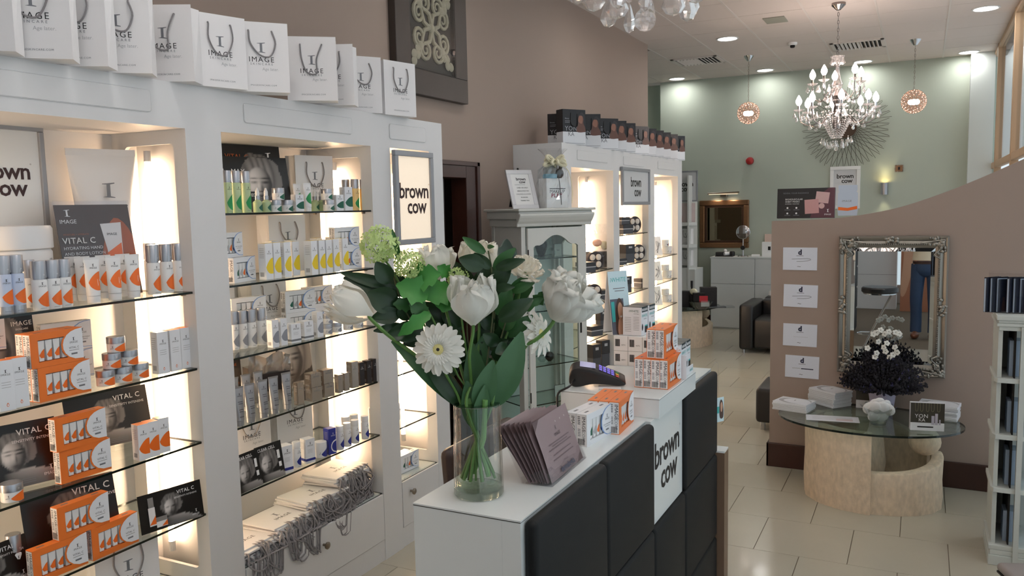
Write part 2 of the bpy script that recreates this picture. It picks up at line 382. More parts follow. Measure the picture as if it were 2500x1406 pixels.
p = onz(1893, 48, CZ); tag(obj('ceiling_hatch', M().box(p.x - .1, p.x + .1, p.y - .13, p.y + .13, CZ - .008, CZ), mat('grey hatch', rgb(150, 150, 138), .6), bevel=.002), 'small grey square hatch set in the ceiling', 'hatch')
p = onz(1935, 104, CZ); t = thing('smoke_detector', 'small white smoke detector on the ceiling left of chandelier', 'smoke detector', p)
obj('base', M().lathe([(.05, 0), (.05, -.018), (.04, -.03)], 16), white, t, smooth=True); obj('sensor_cage', M().lathe([(.026, -.03), (.026, -.05), (.018, -.056), (0, -.056)], 12), gapdark, t, smooth=True)

# ================================================================== white wall cabinets with lit glass shelving
def rr(x0, x1, z0, z1, r, n=4):
    out = []
    for cx, cz, a in ((x1 - r, z0 + r, -90), (x1 - r, z1 - r, 0), (x0 + r, z1 - r, 90), (x0 + r, z0 + r, 180)):
        for k in range(n + 1):
            t = math.radians(a + 90 * k / n); out.append((cx + r * math.cos(t), cz + r * math.sin(t)))
    return out
def holed_panel(m, y, th, x0, x1, z0, z1, hx0, hx1, hz0, hz1):
    """side board standing across Y with a rounded cut-out (strips around the hole, corner pieces for the rounding)"""
    ya, yb = sorted((y, y + th))
    m.box(x0, x1, ya, yb, z0, hz0); m.box(x0, x1, ya, yb, hz1, z1); m.box(x0, hx0, ya, yb, hz0, hz1); m.box(hx1, x1, ya, yb, hz0, hz1)
    r = .02
    for cx, cz, sx, sz in ((hx0, hz0, 1, 1), (hx1, hz0, -1, 1), (hx0, hz1, 1, -1), (hx1, hz1, -1, -1)):
        q = [(cx, cz)] + [(cx + sx * (r - r * math.sin(math.radians(a))), cz + sz * (r - r * math.cos(math.radians(a)))) for a in (90, 67, 45, 22, 0)]
        m.prism(q, ya, yb)
TOPZ = 2.212
def cabinet(label, Y0, Y1, y0, y1, shelves, base, ztop=2.055, drawer=True, group=None, strip=11, logo=False, lit=True, pz0=2.098, pz1=2.174):
    t = thing('display_cabinet', label, 'cabinet', (0, 0, 0), group=group)
    fr = M().box(FX - .022, FX, Y0, y0, 0, TOPZ).box(FX - .022, FX, y1, Y1, 0, TOPZ).box(FX - .022, FX, y0, y1, ztop, TOPZ)
    obj('face_frame', fr, cabm, t)
    obj('raised_panel', M().prism(rr(y0 + .0 if y1 - y0 < .6 else y0 - .02 + .14, y1 - .03 if y1 - y0 < .6 else y1 - .14, pz0, pz1, .012), 0, .004, T=Matrix(((0, 1, 0, FX), (1, 0, 0, 0), (0, 0, 1, 0), (0, 0, 0, 1)))), cabm, t, bevel=.003, seg=1)
    for y, sgn, Ye in ((y0, -1, Y0), (y1, 1, Y1)):
        m = M(); holed_panel(m, y, sgn * .015, WX + .005, FX - .022, base, ztop, -2.69, -2.43, base + .06, 2.005); obj('side_panel', m, cabm, t)
        d_ = abs(Ye - y)
        m = M(); a, b = sorted((y + sgn * .015, Ye)); c, e = sorted((Ye - sgn * .006, Ye)); m.box(WX + .001, FX - .022, c, e, 0, TOPZ - .0182); m.box(-2.735, -2.72, a, b, base, ztop)
        obj('outer_side', m, cabm, t)
        if lit:
            yc = y + sgn * min(.045, d_ * .55); l_ = obj('light_tube', M().lathe([(.011, base + .12), (.011, 1.95)], 10, T=Matrix.Translation((-2.625, yc, 0))), tubem, t, smooth=True)
            [obj('tube_end', M().lathe([(.013, z_), (.013, z_ + .04)], 10, T=Matrix.Translation((-2.625, yc, 0))), white, l_) for z_ in (base + .08, 1.95)]
    obj('back_panel', M().box(WX + .001, WX + .005, Y0, Y1, 0, ztop), cabm, t)
    obj('top_board', M().box(WX + .006, FX - .0225, Y0 + .008, Y1 - .008, ztop, ztop + .018).box(WX + .001, FX - .0222, Y0, Y1, TOPZ - .018, TOPZ), cabm, t)
    obj('base_board', M().box(WX + .005, FX - .022, y0, y1, base - .02, base - .002).box(WX + .005, FX - .03, y0, y1, 0, .02), cabm, t)
    obj('plinth', M().box(FX - .022, FX - .004, y0, y1, 0, .105), cabm, t)
    if drawer:
        dr = obj('drawer', M().box(FX - .022, FX + .002, y0 + .004, y1 - .004, .109, base - .004), cabm, t, bevel=.002)
        yk = (y0 + y1) / 2 if y1 - y0 > .6 else y0 + .075
        zk = .262 if y1 - y0 > .6 else .282
        obj('knob', M().lathe([(.006, 0), (.006, .014), (.016, .02), (.017, .026), (.010, .031), (0, .031)], 14, T=Matrix.Translation((FX + .002, yk, zk)) @ Matrix.Rotation(PI / 2, 4, 'Y')), satin, dr, smooth=True)
    for z in shelves + [base]:
        g = M(); xa, xb = WX + .008, FX - .008; ya, yb = y0 + .003, y1 - .003; th = .008
        v = [(x, y, zz) for zz in (z - th, z) for y in (ya, yb) for x in (xa, xb)]
        g.add(v, [(0, 2, 3, 1), (4, 5, 7, 6)], 0); g.add(v, [(0, 1, 5, 4), (2, 6, 7, 3), (0, 4, 6, 2), (1, 3, 7, 5)], 1)
        sh = obj('glass_shelf', g, [glass, glassedge], t)
        if z != base:
            [obj('shelf_peg', M().tube([(x_, y_, z - .012), (x_, y_ + d_, z - .012)], .005, 8), satin, sh, smooth=True) for x_, y_, d_ in ((FX - .05, y1, -.018), (FX - .05, y0, .018), (WX + .05, y1, -.018))]
    return t
SA = [1.75, 1.472, 1.188, .912, .645]
SU = [1.468, 1.185, .908, .632]
c1 = cabinet('white lit wall cabinet of orange and white products, nearest the camera', 1.02, 2.1975, 1.18, 2.114, SU, .345, group='white lit wall cabinets')
c2 = cabinet('white lit wall cabinet with green, yellow and grey product rows', 2.1975, 3.292, 2.281, 3.213, SA, .345, group='white lit wall cabinets')
c3 = cabinet('narrow white lit wall cabinet under the backlit sign, behind the bouquet', 3.292, 3.864, 3.371, 3.729, [1.385, 1.19 - .28, .632], .352, group='white lit wall cabinets')
f_ = 0.8974
c4 = cabinet('white lit far cabinet half hidden by the glass vitrine', 5.53, 6.70, 5.70, 6.632, [1.19 + .02, .94, .66], .345, group='white lit wall cabinets', ztop=2.04)
c5 = cabinet('white lit far cabinet under the unlit framed sign', 6.70, 7.72, 6.78, 7.63, [1.482, 1.21, .94, .67], .345, group='white lit wall cabinets', ztop=2.04)
c6 = cabinet('white lit far cabinet at the end of the wall', 7.72, 8.85, 7.82, 8.685, [1.21, .945, .68], .345, group='white lit wall cabinets', ztop=2.04)
S.cycles.use_light_tree = False
# ================================================================== products: prototypes (front faces local -Y, base at z = 0)
def logo_I(m, x, z, s, y, mi=0, T=None):
    """serif capital I with flared bars, height s"""
    m.flat([(x - .36 * s, z + .93 * s), (x + .40 * s, z + s), (x + .40 * s, z + .94 * s), (x + .13 * s, z + .88 * s), (x + .13 * s, z + .12 * s), (x + .40 * s, z + .05 * s), (x + .40 * s, z), (x - .36 * s, z + .06 * s), (x - .10 * s, z + .12 * s), (x - .10 * s, z + .88 * s), (x - .36 * s, z + .89 * s)], y, mi, T)
def brandmark(m, w, x, z, y, mI=0, mT=0, sub=None, T=None):
    """the maker's mark: I above IMAGE, overall lettering width w"""
    logo_I(m, x, z + .27 * w, .36 * w, y, mI, T); m.text('IMAGE', .29 * w, x, z, y, mT, T, bold=.012, space=1.18)
    if sub is not None: m.text('SKINCARE', .115 * w, x, z - .13 * w, y, sub, T, space=1.75)
def leaf_cols(n=9):
    return [k / n for k in range(n + 1)]
def leaf_flat(m, x0, x1, zb, zm, zt, y, mi=0):
    up = []; dn = []
    for u in leaf_cols():
        x = x0 + (x1 - x0) * u; up.append((x, zm + (zt - zm) * math.sin(u * PI / 2) ** .85)); dn.append((x, zm - (zm - zb) * math.sin(min(1, u * 1.5) * PI / 2) ** .6))
    m.flat(dn + up[::-1], y, mi)
def leaf_cyl(m, r, a0, a1, zb, zm, zt, mi=0, r2=None):
    v = []; f = []; n = 10
    for k in range(n + 1):
        u = k / n; a = math.radians(a0 + (a1 - a0) * u)
        zu = zm + (zt - zm) * math.sin(u * PI / 2) ** .85; zd = zm - (zm - zb) * math.sin(min(1, u * 1.5) * PI / 2) ** .6
        v += [(r * math.sin(a), -r * math.cos(a), zd), (r * math.sin(a), -r * math.cos(a), zu)]
    for k in range(n): f.append((2 * k, 2 * k + 2, 2 * k + 3, 2 * k + 1))
    m.add(v, f, mi)  # thin dark sheet standing in for the shaded void beside the stile
def bottle(r, h, cap, body, leafm, capm, base=0.0, cat='bottle', name='spray_bottle', clear=False):
    def make():
        t = thing(name, 'x', cat)
        hb = h * (1 - cap)
        m = M()
        if base: m.lathe([(r, 0), (r, h * base)], 18, 1)
        m.lathe([(r * .96, h * base), (r, h * base + .003), (r, hb - .004), (r * .9, hb)], 18, 0); obj('body', m, [body, silverm], t, smooth=True)
        obj('cap', M().lathe([(r * .86, hb - .001), (r * .86, hb + .004), (r * .99, hb + .004), (r * .99, h - .002), (r * .95, h), (0, h)], 18), capm, t, smooth=True)
        m = M(); leaf_cyl(m, r + .0006, -38, 62, hb * .10 + h * base * .7, hb * .34 + h * base * .5, hb * .62, 0); obj('label_patch', m, leafm, t, smooth=True)
        m = M(); brandmark(m, r * 1.05, -.05 * r, hb * .76, -(r + .0012), 0, 0); m.text('o', r * .4, r * .25, hb + (h - hb) * .22, -(r + .0005), 1); m.rect(-r * .5, r * .3, hb * .06, hb * .07, -(r + .0008), 2); obj('lettering', m, [ink, inkwhite, inkgrey], t)
        return t
    return Proto(make)
def jar(r, h, body, leafm, lidm=None, lid=.42):
    def make():
        t = thing('cream_jar', 'x', 'jar'); hb = h * (1 - lid)
        obj('body', M().lathe([(r * .9, 0), (r * .97, .002), (r * .97, hb)], 22), body, t, smooth=True)
        obj('lid', M().lathe([(r, hb), (r, h - .002), (r * .97, h), (0, h)], 22), lidm or silverm, t, smooth=True)
        m = M(); leaf_cyl(m, r * .97 + .0006, -22, 62, hb * .06, hb * .42, hb * .97); obj('label_patch', m, leafm, t, smooth=True)
        m = M(); brandmark(m, r * .55, -.55 * r, hb * .42, -(r * .86), 0, 0); m.text('o', r * .28, r * .35, hb + h * .14, -(r * .96), 1); obj('lettering', m, [ink, inkwhite], t)
        return t
    return Proto(make)
def squeeze_tube(w, h, body, leafm, cap=.16, lett=None, name='squeeze_tube'):
    def make():
        t = thing(name, 'x', 'tube'); n = 16; v = []; f = []; hc = h * cap
        rows = 7; r0 = w * .40
        for k in range(rows + 1):
            u = k / rows; z = hc + (h - hc) * u; rx = r0 + (w / 2 - r0) * u; ry = r0 * (1 - u ** 1.5) + .0012
            for i in range(n): a = 2 * PI * i / n; v.append((rx * math.cos(a), ry * math.sin(a), z))
        for k in range(rows):
            for i in range(n): j = (i + 1) % n; f.append((k * n + i, k * n + j, (k + 1) * n + j, (k + 1) * n + i))
        m = M().add(v, f); m.box(-w / 2, w / 2, -.0014, .0014, h - .001, h + .006); obj('body', m, body, t, smooth=True)
        obj('cap', M().lathe([(r0 * .96, 0), (r0 * .98, hc - .001), (r0 * .9, hc)], 16), white if body is not greytube else greytube, t, smooth=True)
        def fy(z): u = (z - hc) / (h - hc); return -(r0 * (1 - u ** 1.5) + .0016)
        m = M(); v = []; f = []; n2 = 8
        for k in range(n2 + 1):
            u = k / n2; a = math.radians(-55 + 110 * u)
            zm, zt, zb = hc + (h - hc) * .36, hc + (h - hc) * .66, hc + (h - hc) * .14
            for z in (zm - (zm - zb) * math.sin(min(1, u * 1.4) * PI / 2) ** .6, zm + (zt - zm) * math.sin(u * PI / 2) ** .85):
                uu = (z - hc) / (h - hc); rx = r0 + (w / 2 - r0) * uu; ry = r0 * (1 - uu ** 1.5) + .0018; v.append((rx * math.sin(a), -ry * math.cos(a), z))
        for k in range(n2): f.append((2 * k, 2 * k + 2, 2 * k + 3, 2 * k + 1))
        m.add(v, f)
        if leafm: obj('label_patch', m, leafm, t, smooth=True)
        z = hc + (h - hc) * .74; m = M()
        brandmark(m, w * .5, 0, z, fy(z), 0, 0)
        if not leafm:
            for k, zz in enumerate((.58, .52, .34, .28, .12)): m.rect(-w * (.22 - .03 * (k % 2)), w * .2, hc + (h - hc) * zz, hc + (h - hc) * (zz + .014), fy(hc + (h - hc) * zz) - .0012, 0)
        obj('lettering', m, [lett or ink], t)
        return t
    return Proto(make)
def carton(w, d, h, body, leafm=None, top=None, style='leaf', lett=None, name='product_carton', band=None):
    def make():
        t = thing(name, 'x', 'box'); m = M()
        v = [(x, y, z) for z in (0, h) for y in (-d / 2, d / 2) for x in (-w / 2, w / 2)]
        m.add(v, [(0, 2, 3, 1), (0, 1, 5, 4), (2, 6, 7, 3), (0, 4, 6, 2), (1, 3, 7, 5)], 0); m.add(v, [(4, 5, 7, 6)], 1)
        obj('carton', m, [body, top or body], t, bevel=.0006, seg=1); y = -d / 2 - .0005
        if style == 'leaf': m = M(); leaf_flat(m, -w * .46, w / 2, h * .16, h * .34, h * .60, y); obj('label_patch', m, leafm, t)
        if style == 'halo':
            m = M(); m.flat([(w * .5, h * .05)] + [(w * .5 - w * .75 * math.cos(math.radians(a)) , h * .30 + h * .25 * math.sin(math.radians(a))) for a in range(-80, 81, 20)] + [(w * .5, h * .55)], y); m.flat([(w * .5, h * .08)] + [(w * .5 - w * .62 * math.cos(math.radians(a)), h * .30 + h * .20 * math.sin(math.radians(a))) for a in range(-80, 81, 20)] + [(w * .5, h * .52)], y - .0004, 1); obj('label_patch', m, [inkwhite, body], t)
        if style == 'band': obj('label_band', M().box(-w / 2 - .0004, w / 2 + .0004, -d / 2 - .0004, d / 2, h * .10, h * .20), band, t)
        m = M(); lw = w * .62
        brandmark(m, lw, 0 if style != 'halo' else w * .1, h * .70, y, 0, 0)
        if style in ('plain', 'band'):
            for k in range(4): m.rect(-w * .3, w * (.25 - .05 * (k % 2)), h * (.56 - .045 * k), h * (.57 - .045 * k), y, 1)
        if style == 'drop': m.flat(blob([(0, h * .16), (w * .08, h * .11), (0, h * .08), (-w * .08, h * .11)], 4), y, 2); m.flat(blob([(0, h * .14), (w * .05, h * .11), (0, h * .09), (-w * .05, h * .11)], 4), y - .0004, 3); [m.rect(-w * .3, w * .28, h * (.56 - .05 * k), h * (.57 - .05 * k), y, 1) for k in range(3)]
        obj('lettering', m, [lett or ink, inklight, orangel, body], t)
        # printed lines and barcode on the left end
        T = Matrix.Rotation(-PI / 2, 4, 'Z'); m = M()
        for k in range(6): m.rect(-d * .3, d * .3, h * (.85 - .05 * k), h * (.862 - .05 * k), -w / 2 - .0004, 0, T)
        for k in range(6): m.rect(-d * .3 + d * .09 * k, -d * .3 + d * (.05 + .09 * k), h * .08, h * .2, -w / 2 - .0004, 1, T)
        obj('end_print', m, [inklight, inkgrey], t)
        return t
    return Proto(make)
def kit_box(w, d, h, body, leaves, ring, text, name='trial_kit_box', endtext=True, liner=None):
    """carton with an open window of sample tubes on the left and a rounded label on the right"""
    def make():
        t = thing(name, 'x', 'box'); y = -d / 2
        x0, x1, z0, z1 = -w * .36, w * .22, h * .16, h * .80; rec = min(.018, d * .6)
        m = M(); m.box(-w / 2, w / 2, y + rec, d / 2, 0, h)
        v = [(-w / 2, 0), (w / 2, 0), (w / 2, h), (-w / 2, h), (x0, z0), (x1, z0), (x1, z1), (x0, z1)]
        fr = [(0, 1, 5, 4), (1, 2, 6, 5), (2, 3, 7, 6), (3, 0, 4, 7)]
        m.add([(a, y, b) for a, b in v], fr)
        m.add([(a, yy, b) for yy in (y, y + rec) for a, b in v[4:]], [(0, 1, 5, 4), (1, 2, 6, 5), (2, 3, 7, 6), (3, 0, 4, 7)])
        m.add([(a, yy, b) for yy in (y, y + rec) for a, b in v[:4]], [(0, 1, 5, 4), (1, 2, 6, 5), (2, 3, 7, 6), (3, 0, 4, 7)])
        m.rect(x0, x1, z0, z1, y + rec - .0005, 1)
        obj('carton', m, [body, liner or inkgrey], t)
        n = 4
        for k in range(n):
            cx = x0 + (x1 - x0) * (k + .5) / n; tw = (x1 - x0) / n * .9; th = z1 - z0
            m = M(); m.prism([(cx - tw * .34, z0 + .002), (cx + tw * .34, z0 + .002), (cx + tw * .36, z0 + th * .18), (cx + tw * .5, z1 - .003), (cx - tw * .5, z1 - .003), (cx - tw * .36, z0 + th * .18)], y + .005, y + rec - .001)
            tb = obj('sample_tube', m, white, t)
            m = M(); m.flat([(cx - tw * .36, z0 + th * .30), (cx - tw * .1, z0 + th * .17), (cx + tw * .37, z0 + th * .17), (cx + tw * .42, z0 + th * .58), (cx + tw * .1, z0 + th * .5)], y + .0046); obj('label_patch', m, leaves[k % len(leaves)], tb)
        c = (w * .5, h * .52)
        def egg(sx, sz): return [(w * .5, c[1] - h * .45 * sz)] + [(w * .5 - w * .40 * sx * math.cos(math.radians(a)) ** .8, c[1] + h * .46 * sz * math.sin(math.radians(a))) for a in (-70, -50, -30, -12, 6, 24, 42, 60, 75)] + [(w * .5, c[1] + h * .47 * sz)]
        m = M(); m.flat(egg(1.08, 1.04), y - .0005, 0); m.flat(egg(1.0, 1.0), y - .001, 1); obj('label_panel', m, [ring, papercool], t)
        m = M(); lx = w * .315; brandmark(m, w * .17, lx, h * .56, y - .0014, 1, 1); m.text(text, h * (.085 if len(text) < 9 else .055), lx, h * .40, y - .0014, 1, space=1.1); m.rect(lx - w * .1, lx + w * .1, h * .345, h * .355, y - .0014, 1); m.rect(lx - w * .06, lx + w * .06, h * .22, h * .27, y - .0014, 0); obj('lettering', m, [inkgrey, ink], t)
        T = Matrix.Rotation(-PI / 2, 4, 'Z'); m = M(); e = -w / 2 - .0005
        m.rect(-d * .46, d * .46, h * .02, h * .98, e, 0, T)
        TT = T @ Matrix.Translation((0, e - .0004, h * .93)) @ Matrix.Rotation(PI / 2, 4, 'Y')
        m.text('IMAGE', h * .16, 0, -d * .10 + d * .16, 0, 1, TT, align='LEFT', bold=.02); m.text('CORE', h * .13, h * .44, d * .06, 0, 2, TT, align='LEFT')
        for k in range(5): m.rect(-d * .36, -d * .12, h * (.90 - .055 * k), h * (.93 - .055 * k), e - .0004, 2, T); m.rect(-d * .36, -d * .1, h * (.52 - .05 * k), h * (.54 - .05 * k), e - .0004, 2, T)
        for k in range(8): m.rect(-d * .36 + d * .085 * k, -d * .36 + d * (.045 + .085 * k), h * .05, h * .24, e - .0004, 1, T)
        obj('end_label', m, [paper, ink, inkgrey], t)
        m = M(); 
        for k in (-1, 1): m.add([(k * w * .3 - .012, -d * .1, h + .0004), (k * w * .3 + .012, -d * .1, h + .0004), (k * w * .3 + .012, d * .1, h + .0004), (k * w * .3 - .012, d * .1, h + .0004)], [(0, 1, 2, 3)])
        obj('top_print', m, inkgrey, t)
        return t
    return Proto(make)
def dropper(leafm, body):
    def make():
        t = thing('dropper_bottle', 'x', 'bottle')
        obj('body', M().lathe([(.0185, 0), (.019, .003), (.019, .042), (.008, .052)], 16), body, t, smooth=True)
        obj('collar', M().lathe([(.0105, .052), (.0105, .068)], 14), silverm, t, smooth=True)
        obj('rubber_bulb', M().lathe([(.0085, .068), (.0085, .084), (.005, .093), (.0035, .100), (0, .101)], 12), white, t, smooth=True)
        m = M(); leaf_cyl(m, .0196, -20, 62, .006, .02, .036); obj('label_patch', m, leafm, t, smooth=True); return t
    return Proto(make)
ORA = math.radians
# ---- printed portraits for the counter cards (flat print)
def _g(x, y, cx, cy, sx, sy): return math.exp(-((x - cx) / sx) ** 2 - ((y - cy) / sy) ** 2)
def tone(x, y):
    """tone of a monochrome printed portrait, x,y in head heights about the face centre"""
    t = .015
    ys = -.47 - .10 * x - .16 * max(0, x - .5) ** 2 - .5 * max(0, x - 1.25) ** 2
    if x > -.35 and y < ys + .05 * math.sin(x * 3):
        d = ys - y; t = max(t, (.42 * math.exp(-d * 2.2) + .10) * (1 - math.exp(-(x + .38) * 5)))
    if abs(x - .12) < .24 and -.8 < y < -.2: t = max(t, .30 * (1 - abs(x - .05) / .32))
    hx, hy = x - .06, y - .17; r = (hx / .60) ** 2 + (hy / .56) ** 2; w_ = .10 * math.sin(5 * math.atan2(hy, hx) + 7 * r)
    if r + w_ < 1: t = .20 + .24 * abs(math.sin(9 * hx + 6 * hy * hy + 3 * math.sin(4 * hx))) * (1 - r * .5)
    fx, fy = x / (.37 - .09 * max(0, -y)), (y + .02) / .49; r = fx * fx + fy * fy
    if r < 1:
        nz = math.sqrt(1 - r); l = max(0, -.62 * fx + .30 * fy + .72 * nz); f = .10 + .72 * l
        f += .16 * _g(x, y, -.02, -.06, .045, .15) + .08 * _g(x, y, -.2, -.12, .12, .1)
        for cx in (-.155, .15): f -= .46 * _g(x, y, cx, .055, .085, .030) + .42 * _g(x, y, cx, .155, .115, .022); f += .18 * _g(x, y, cx - .02, .06, .018, .015) + .10 * _g(x, y, cx, .105, .08, .02)
        f -= .26 * _g(x, y, .05, -.10, .045, .13) + .34 * _g(x, y, -.01, -.185, .075, .018) + .40 * _g(x, y, -.01, -.295, .105, .026) + .16 * _g(x, y, -.01, -.36, .09, .025)
        e = min(1, (1 - r) * 5); t = t * (1 - e) + max(.02, f) * e
    return max(.008, min(.85, t)) ** 1.6
photom = mat('monochrome photo print', rgb(128, 128, 128), .35)
_a = photom.node_tree.nodes.new('ShaderNodeAttribute'); _a.attribute_name = 'tone'; photom.node_tree.links.new(_a.outputs['Color'], photom.node_tree.nodes['Principled BSDF'].inputs['Base Color'])
_PM = {}
def portrait_mesh(w, h, x, z, s, hold, tint=(1, .95, .92)):
    k = (w, h, x, z, s, round(hold[1][2], 3))
    if k in _PM: return _PM[k]
    NX = max(8, int(w / .0052)); NZ = max(8, int(h / .0052)); v = []; f = []; c = []
    for j in range(NZ + 1):
        for i in range(NX + 1):
            a = -w / 2 + w * i / NX; b = h * j / NZ; v.append(tuple(hold @ Vector((a, -.0008, b)))); q = tone((a - x) / s, (b - z) / s); c += [q * tint[0], q * tint[1], q * tint[2], 1]
    for j in range(NZ):
        for i in range(NX): n = j * (NX + 1) + i; f.append((n, n + 1, n + NX + 2, n + NX + 1))
    me = M().add(v, f).mesh('portrait_print', photom); at = me.color_attributes.new('tone', 'FLOAT_COLOR', 'POINT'); at.data.foreach_set('color', c); _PM[k] = me; return me
CARDM = [blackprint, inkwhite, skin1, skin2, skin3, hairp, orangel, inkgrey, silverm, brownprint, amberprint, white, mat('light hair print', rgb(126, 112, 100), .4)]
def showcard(w, h, label, loc, rz, tilt, head, sub=None, port=None, extra=None, strut=True, th=.003, edge=blackprint, group=None):
    t = thing('counter_card', label, 'poster', loc, rz, group)
    hold = Matrix.Rotation(-tilt, 4, 'X')
    obj('card_board', M().box(-w / 2, w / 2, 0, th, 0, h, 0, hold), edge, t)
    m = M(); m.rect(-w / 2, w / 2, 0, h, -.0004, 0, hold)
    mm = M()
    if extra: extra(mm)
    if head: mm.text(head[0], head[1], head[2], head[3], -.004, head[4] if len(head) > 4 else 1, space=1.08, bold=.01)
    if sub: mm.text(sub[0], sub[1], sub[2], sub[3], -.004, 1)
    # trim print to the card
    m.add([(max(-w / 2, min(w / 2, a)), b, max(0, min(h, c))) for a, b, c in mm.v], mm.f, 0, hold); m.m[-len(mm.f):] = mm.m if mm.f else []
    obj('printed_face', m, CARDM, t)
    if port: link('portrait_print', portrait_mesh(w, h, *port, hold), t)
    if strut: obj('easel_strut', M().prism([(-w * .12, .005), (w * .12, .005), (w * .05, h * .6), (-w * .05, h * .6)], .003, .0045, T=Matrix.Translation((0, h * math.sin(tilt) * .9 + .03, 0)) @ Matrix.Rotation(.05, 4, 'X')), edge, t)
    return t
def carrier_bag(w, d, h, sag, tall=False, front=True):
    def make():
        t = thing('paper_carrier_bag', 'x', 'bag')
        n = 1; x = w / 2; yy = d / 2; k = .018
        m = M(); v = [(-x, -yy, 0), (x, -yy, 0), (x, yy, 0), (-x, yy, 0), (-x, -yy, h), (x, -yy, h), (x, yy, h), (-x, yy, h), (x - k, 0, h), (-x + k, 0, h), (x - .003, 0, h * .35), (-x + .003, 0, h * .35)]
        m.add(v, [(0, 3, 2, 1), (0, 1, 5, 4), (2, 3, 7, 6), (1, 10, 8, 5), (1, 2, 10), (10, 2, 6, 8), (0, 4, 9, 11), (0, 11, 3), (11, 9, 7, 3)])
        m.box(-x + .002, x - .002, -yy + .004, -yy + .005, h * .84, h, 0)
        obj('bag_body', m, paper, t)
        y = -yy - .0005; m = M(); logo_I(m, 0, h * .56, h * .15, y, 1); m.text('IMAGE', h * .105, 0, h * .43, y, 0, bold=.012, space=1.25); m.text('SKINCARE', h * .045, 0, h * .385, y, 2, space=1.7); m.text('Age later.', h * .06, w * .16, h * .31, y, 3); m.text('IMAGESKINCARE.COM', h * .032, w * .02, h * .085, y, 2, space=1.2); obj('print', m, [ink, inkgrey, inkgrey, inklight], t)
        hx = w * .21; zt = h * .87
        pts = path([(-hx, -yy + .006, zt), (-hx, -yy - .006, zt - .003), (-hx * (1.0 + sag[3]), -yy - .007, zt - h * sag[1] * .5), (sag[0] * hx - hx * .45, -yy - .008, zt - h * sag[1] * .95), (sag[0] * hx + hx * .45, -yy - .008, zt - h * sag[1]), (hx * (1.0 + sag[2]), -yy - .007, zt - h * sag[1] * .5), (hx, -yy - .006, zt - .003), (hx, -yy + .006, zt)], 5)
        obj('rope_handle', M().tube(pts, .0031, 6), ropem, t, smooth=True)
        pts = [Vector((p.x, -p.y, min(h * 1.02, p.z))) for p in pts]
        obj('rope_handle', M().tube(pts, .0031, 6), ropem, t, smooth=True)
        return t
    return Proto(make)
bagA = carrier_bag(.205, .088, .262, (0, .42, .1, .05)); bagB = carrier_bag(.205, .088, .262, (.3, .36, .25, -.1)); bagC = carrier_bag(.205, .088, .262, (-.25, .40, .0, .2)); bagD = carrier_bag(.205, .088, .262, (0, .45, -.5, -.1))
# ---- carrier bags along the cabinet top
zt = TOPZ
brow = [(bagA, 38.4, 125.4, -47, 'leftmost, cut off by the left edge'), (bagA, 179, 144.6, -47, 'second in the row, half its lettering showing'), (bagB, 265, 161.8, -55, 'third in the row, mostly hidden by its neighbour'), (bagB, 372.5, 179.2, -49, 'fourth in the row, handle folded aside'), (bagD, 476, 198.4, -60, 'fifth in the row, handle slung to the right'), (bagA, 605.5, 219.7, -17.6, 'sixth in the row, full U of rope handle'), (bagB, 708.8, 226.6, -40, 'seventh in the row, left of the small camera'), (bagD, 825.3, 245.8, -52, 'behind the small black camera'), (bagC, 866.2, 256, -63, 'turned sideways, showing its wide side'), (bagB, 934.1, 276.5, -35, 'second from the right end of the row'), (bagA, 1016.8, 286.2, -14, 'rightmost of the row above the backlit sign')]
for b, px, py, yaw, wh in brow:
    p = onz(px, py, zt); a = ORA(yaw); rz = PI / 2 + a
    # front-right bottom corner lands on the measured point
    off = Matrix.Rotation(rz, 3, 'Z') @ Vector((.1025, -.044, 0)); b((p.x - off.x, p.y - off.y, zt), rz, 'white rope-handled paper bag on the cabinet, ' + wh, 'white carrier bags on the wall cabinets')
# security camera on the cabinet top
p = onz(722, 236, zt); t = thing('security_camera', 'small black bullet camera on the cabinet top between bags', 'camera', (FX - .03, onx(715, 240, FX - .03).y, zt))
obj('stand', M().lathe([(.018, 0), (.018, .004), (.007, .008), (.007, .04)], 12), blackcard, t, smooth=True)
obj('camera_body', M().lathe([(0, -.05), (.018, -.05), (.02, -.045), (.02, .04), (.023, .042), (.023, .05), (.016, .052), (0, .05)], 16, T=Matrix.Translation((.02, .0, .055)) @ Matrix.Rotation(ORA(35), 4, 'Z') @ Matrix.Rotation(ORA(98), 4, 'Y')), blackcard, t, smooth=True)
# ================================================================== contents of the near cabinets
def put(proto, px, py, z, label, group=None, yaw=-8, back=.015, scale=1.0, dz=0.0):
    p = onz(px, py, z); v = Vector((p.x, p.y, 0)).normalized() * back; p = p + v
    if p.x > FX - .012 - back: p = p * ((FX - .012 - back) / p.x)
    return proto((p.x, p.y, z + dz), PI / 2 + ORA(yaw), label, group, scale)
def row(proto, pts, z, what, where, group, yaw=-8, back=.015, scale=1.0, jit=2):
    for i, (px, py) in enumerate(pts):
        put(proto, px, py, z, '%s, %s of %s %s' % (what, nth(i, len(pts)), NUM[len(pts)], where), group, yaw + random.uniform(-jit, jit), back, scale)
btl_spray = bottle(.0225, .176, .36, white, orangel, silverm)
btl_short = bottle(.022, .150, .38, white, orangel, silverm)
btl_blue = bottle(.0215, .172, .32, bluebody, orangel, silverm, base=.13)
btl_green = bottle(.0185, .165, .28, greenliq, greenl, silverm, name='toner_bottle')
btl_amber = bottle(.0195, .150, .30, yellowliq, greenl, silverm, name='toner_bottle')
btl_grey = bottle(.021, .158, .34, white, greyl, silverm)
btl_navy = bottle(.0185, .112, .26, white, bluel, white, name='cleanser_bottle')
jar_o = jar(.0295, .052, white, orangel); jar_g = jar(.026, .050, white, greend); jar_s = jar(.024, .046, white, greyl)
tube_o = squeeze_tube(.052, .142, white, orangel)
tube_g = squeeze_tube(.040, .118, white, greenl)
tube_s = squeeze_tube(.045, .150, greytube, None, .14, ink)
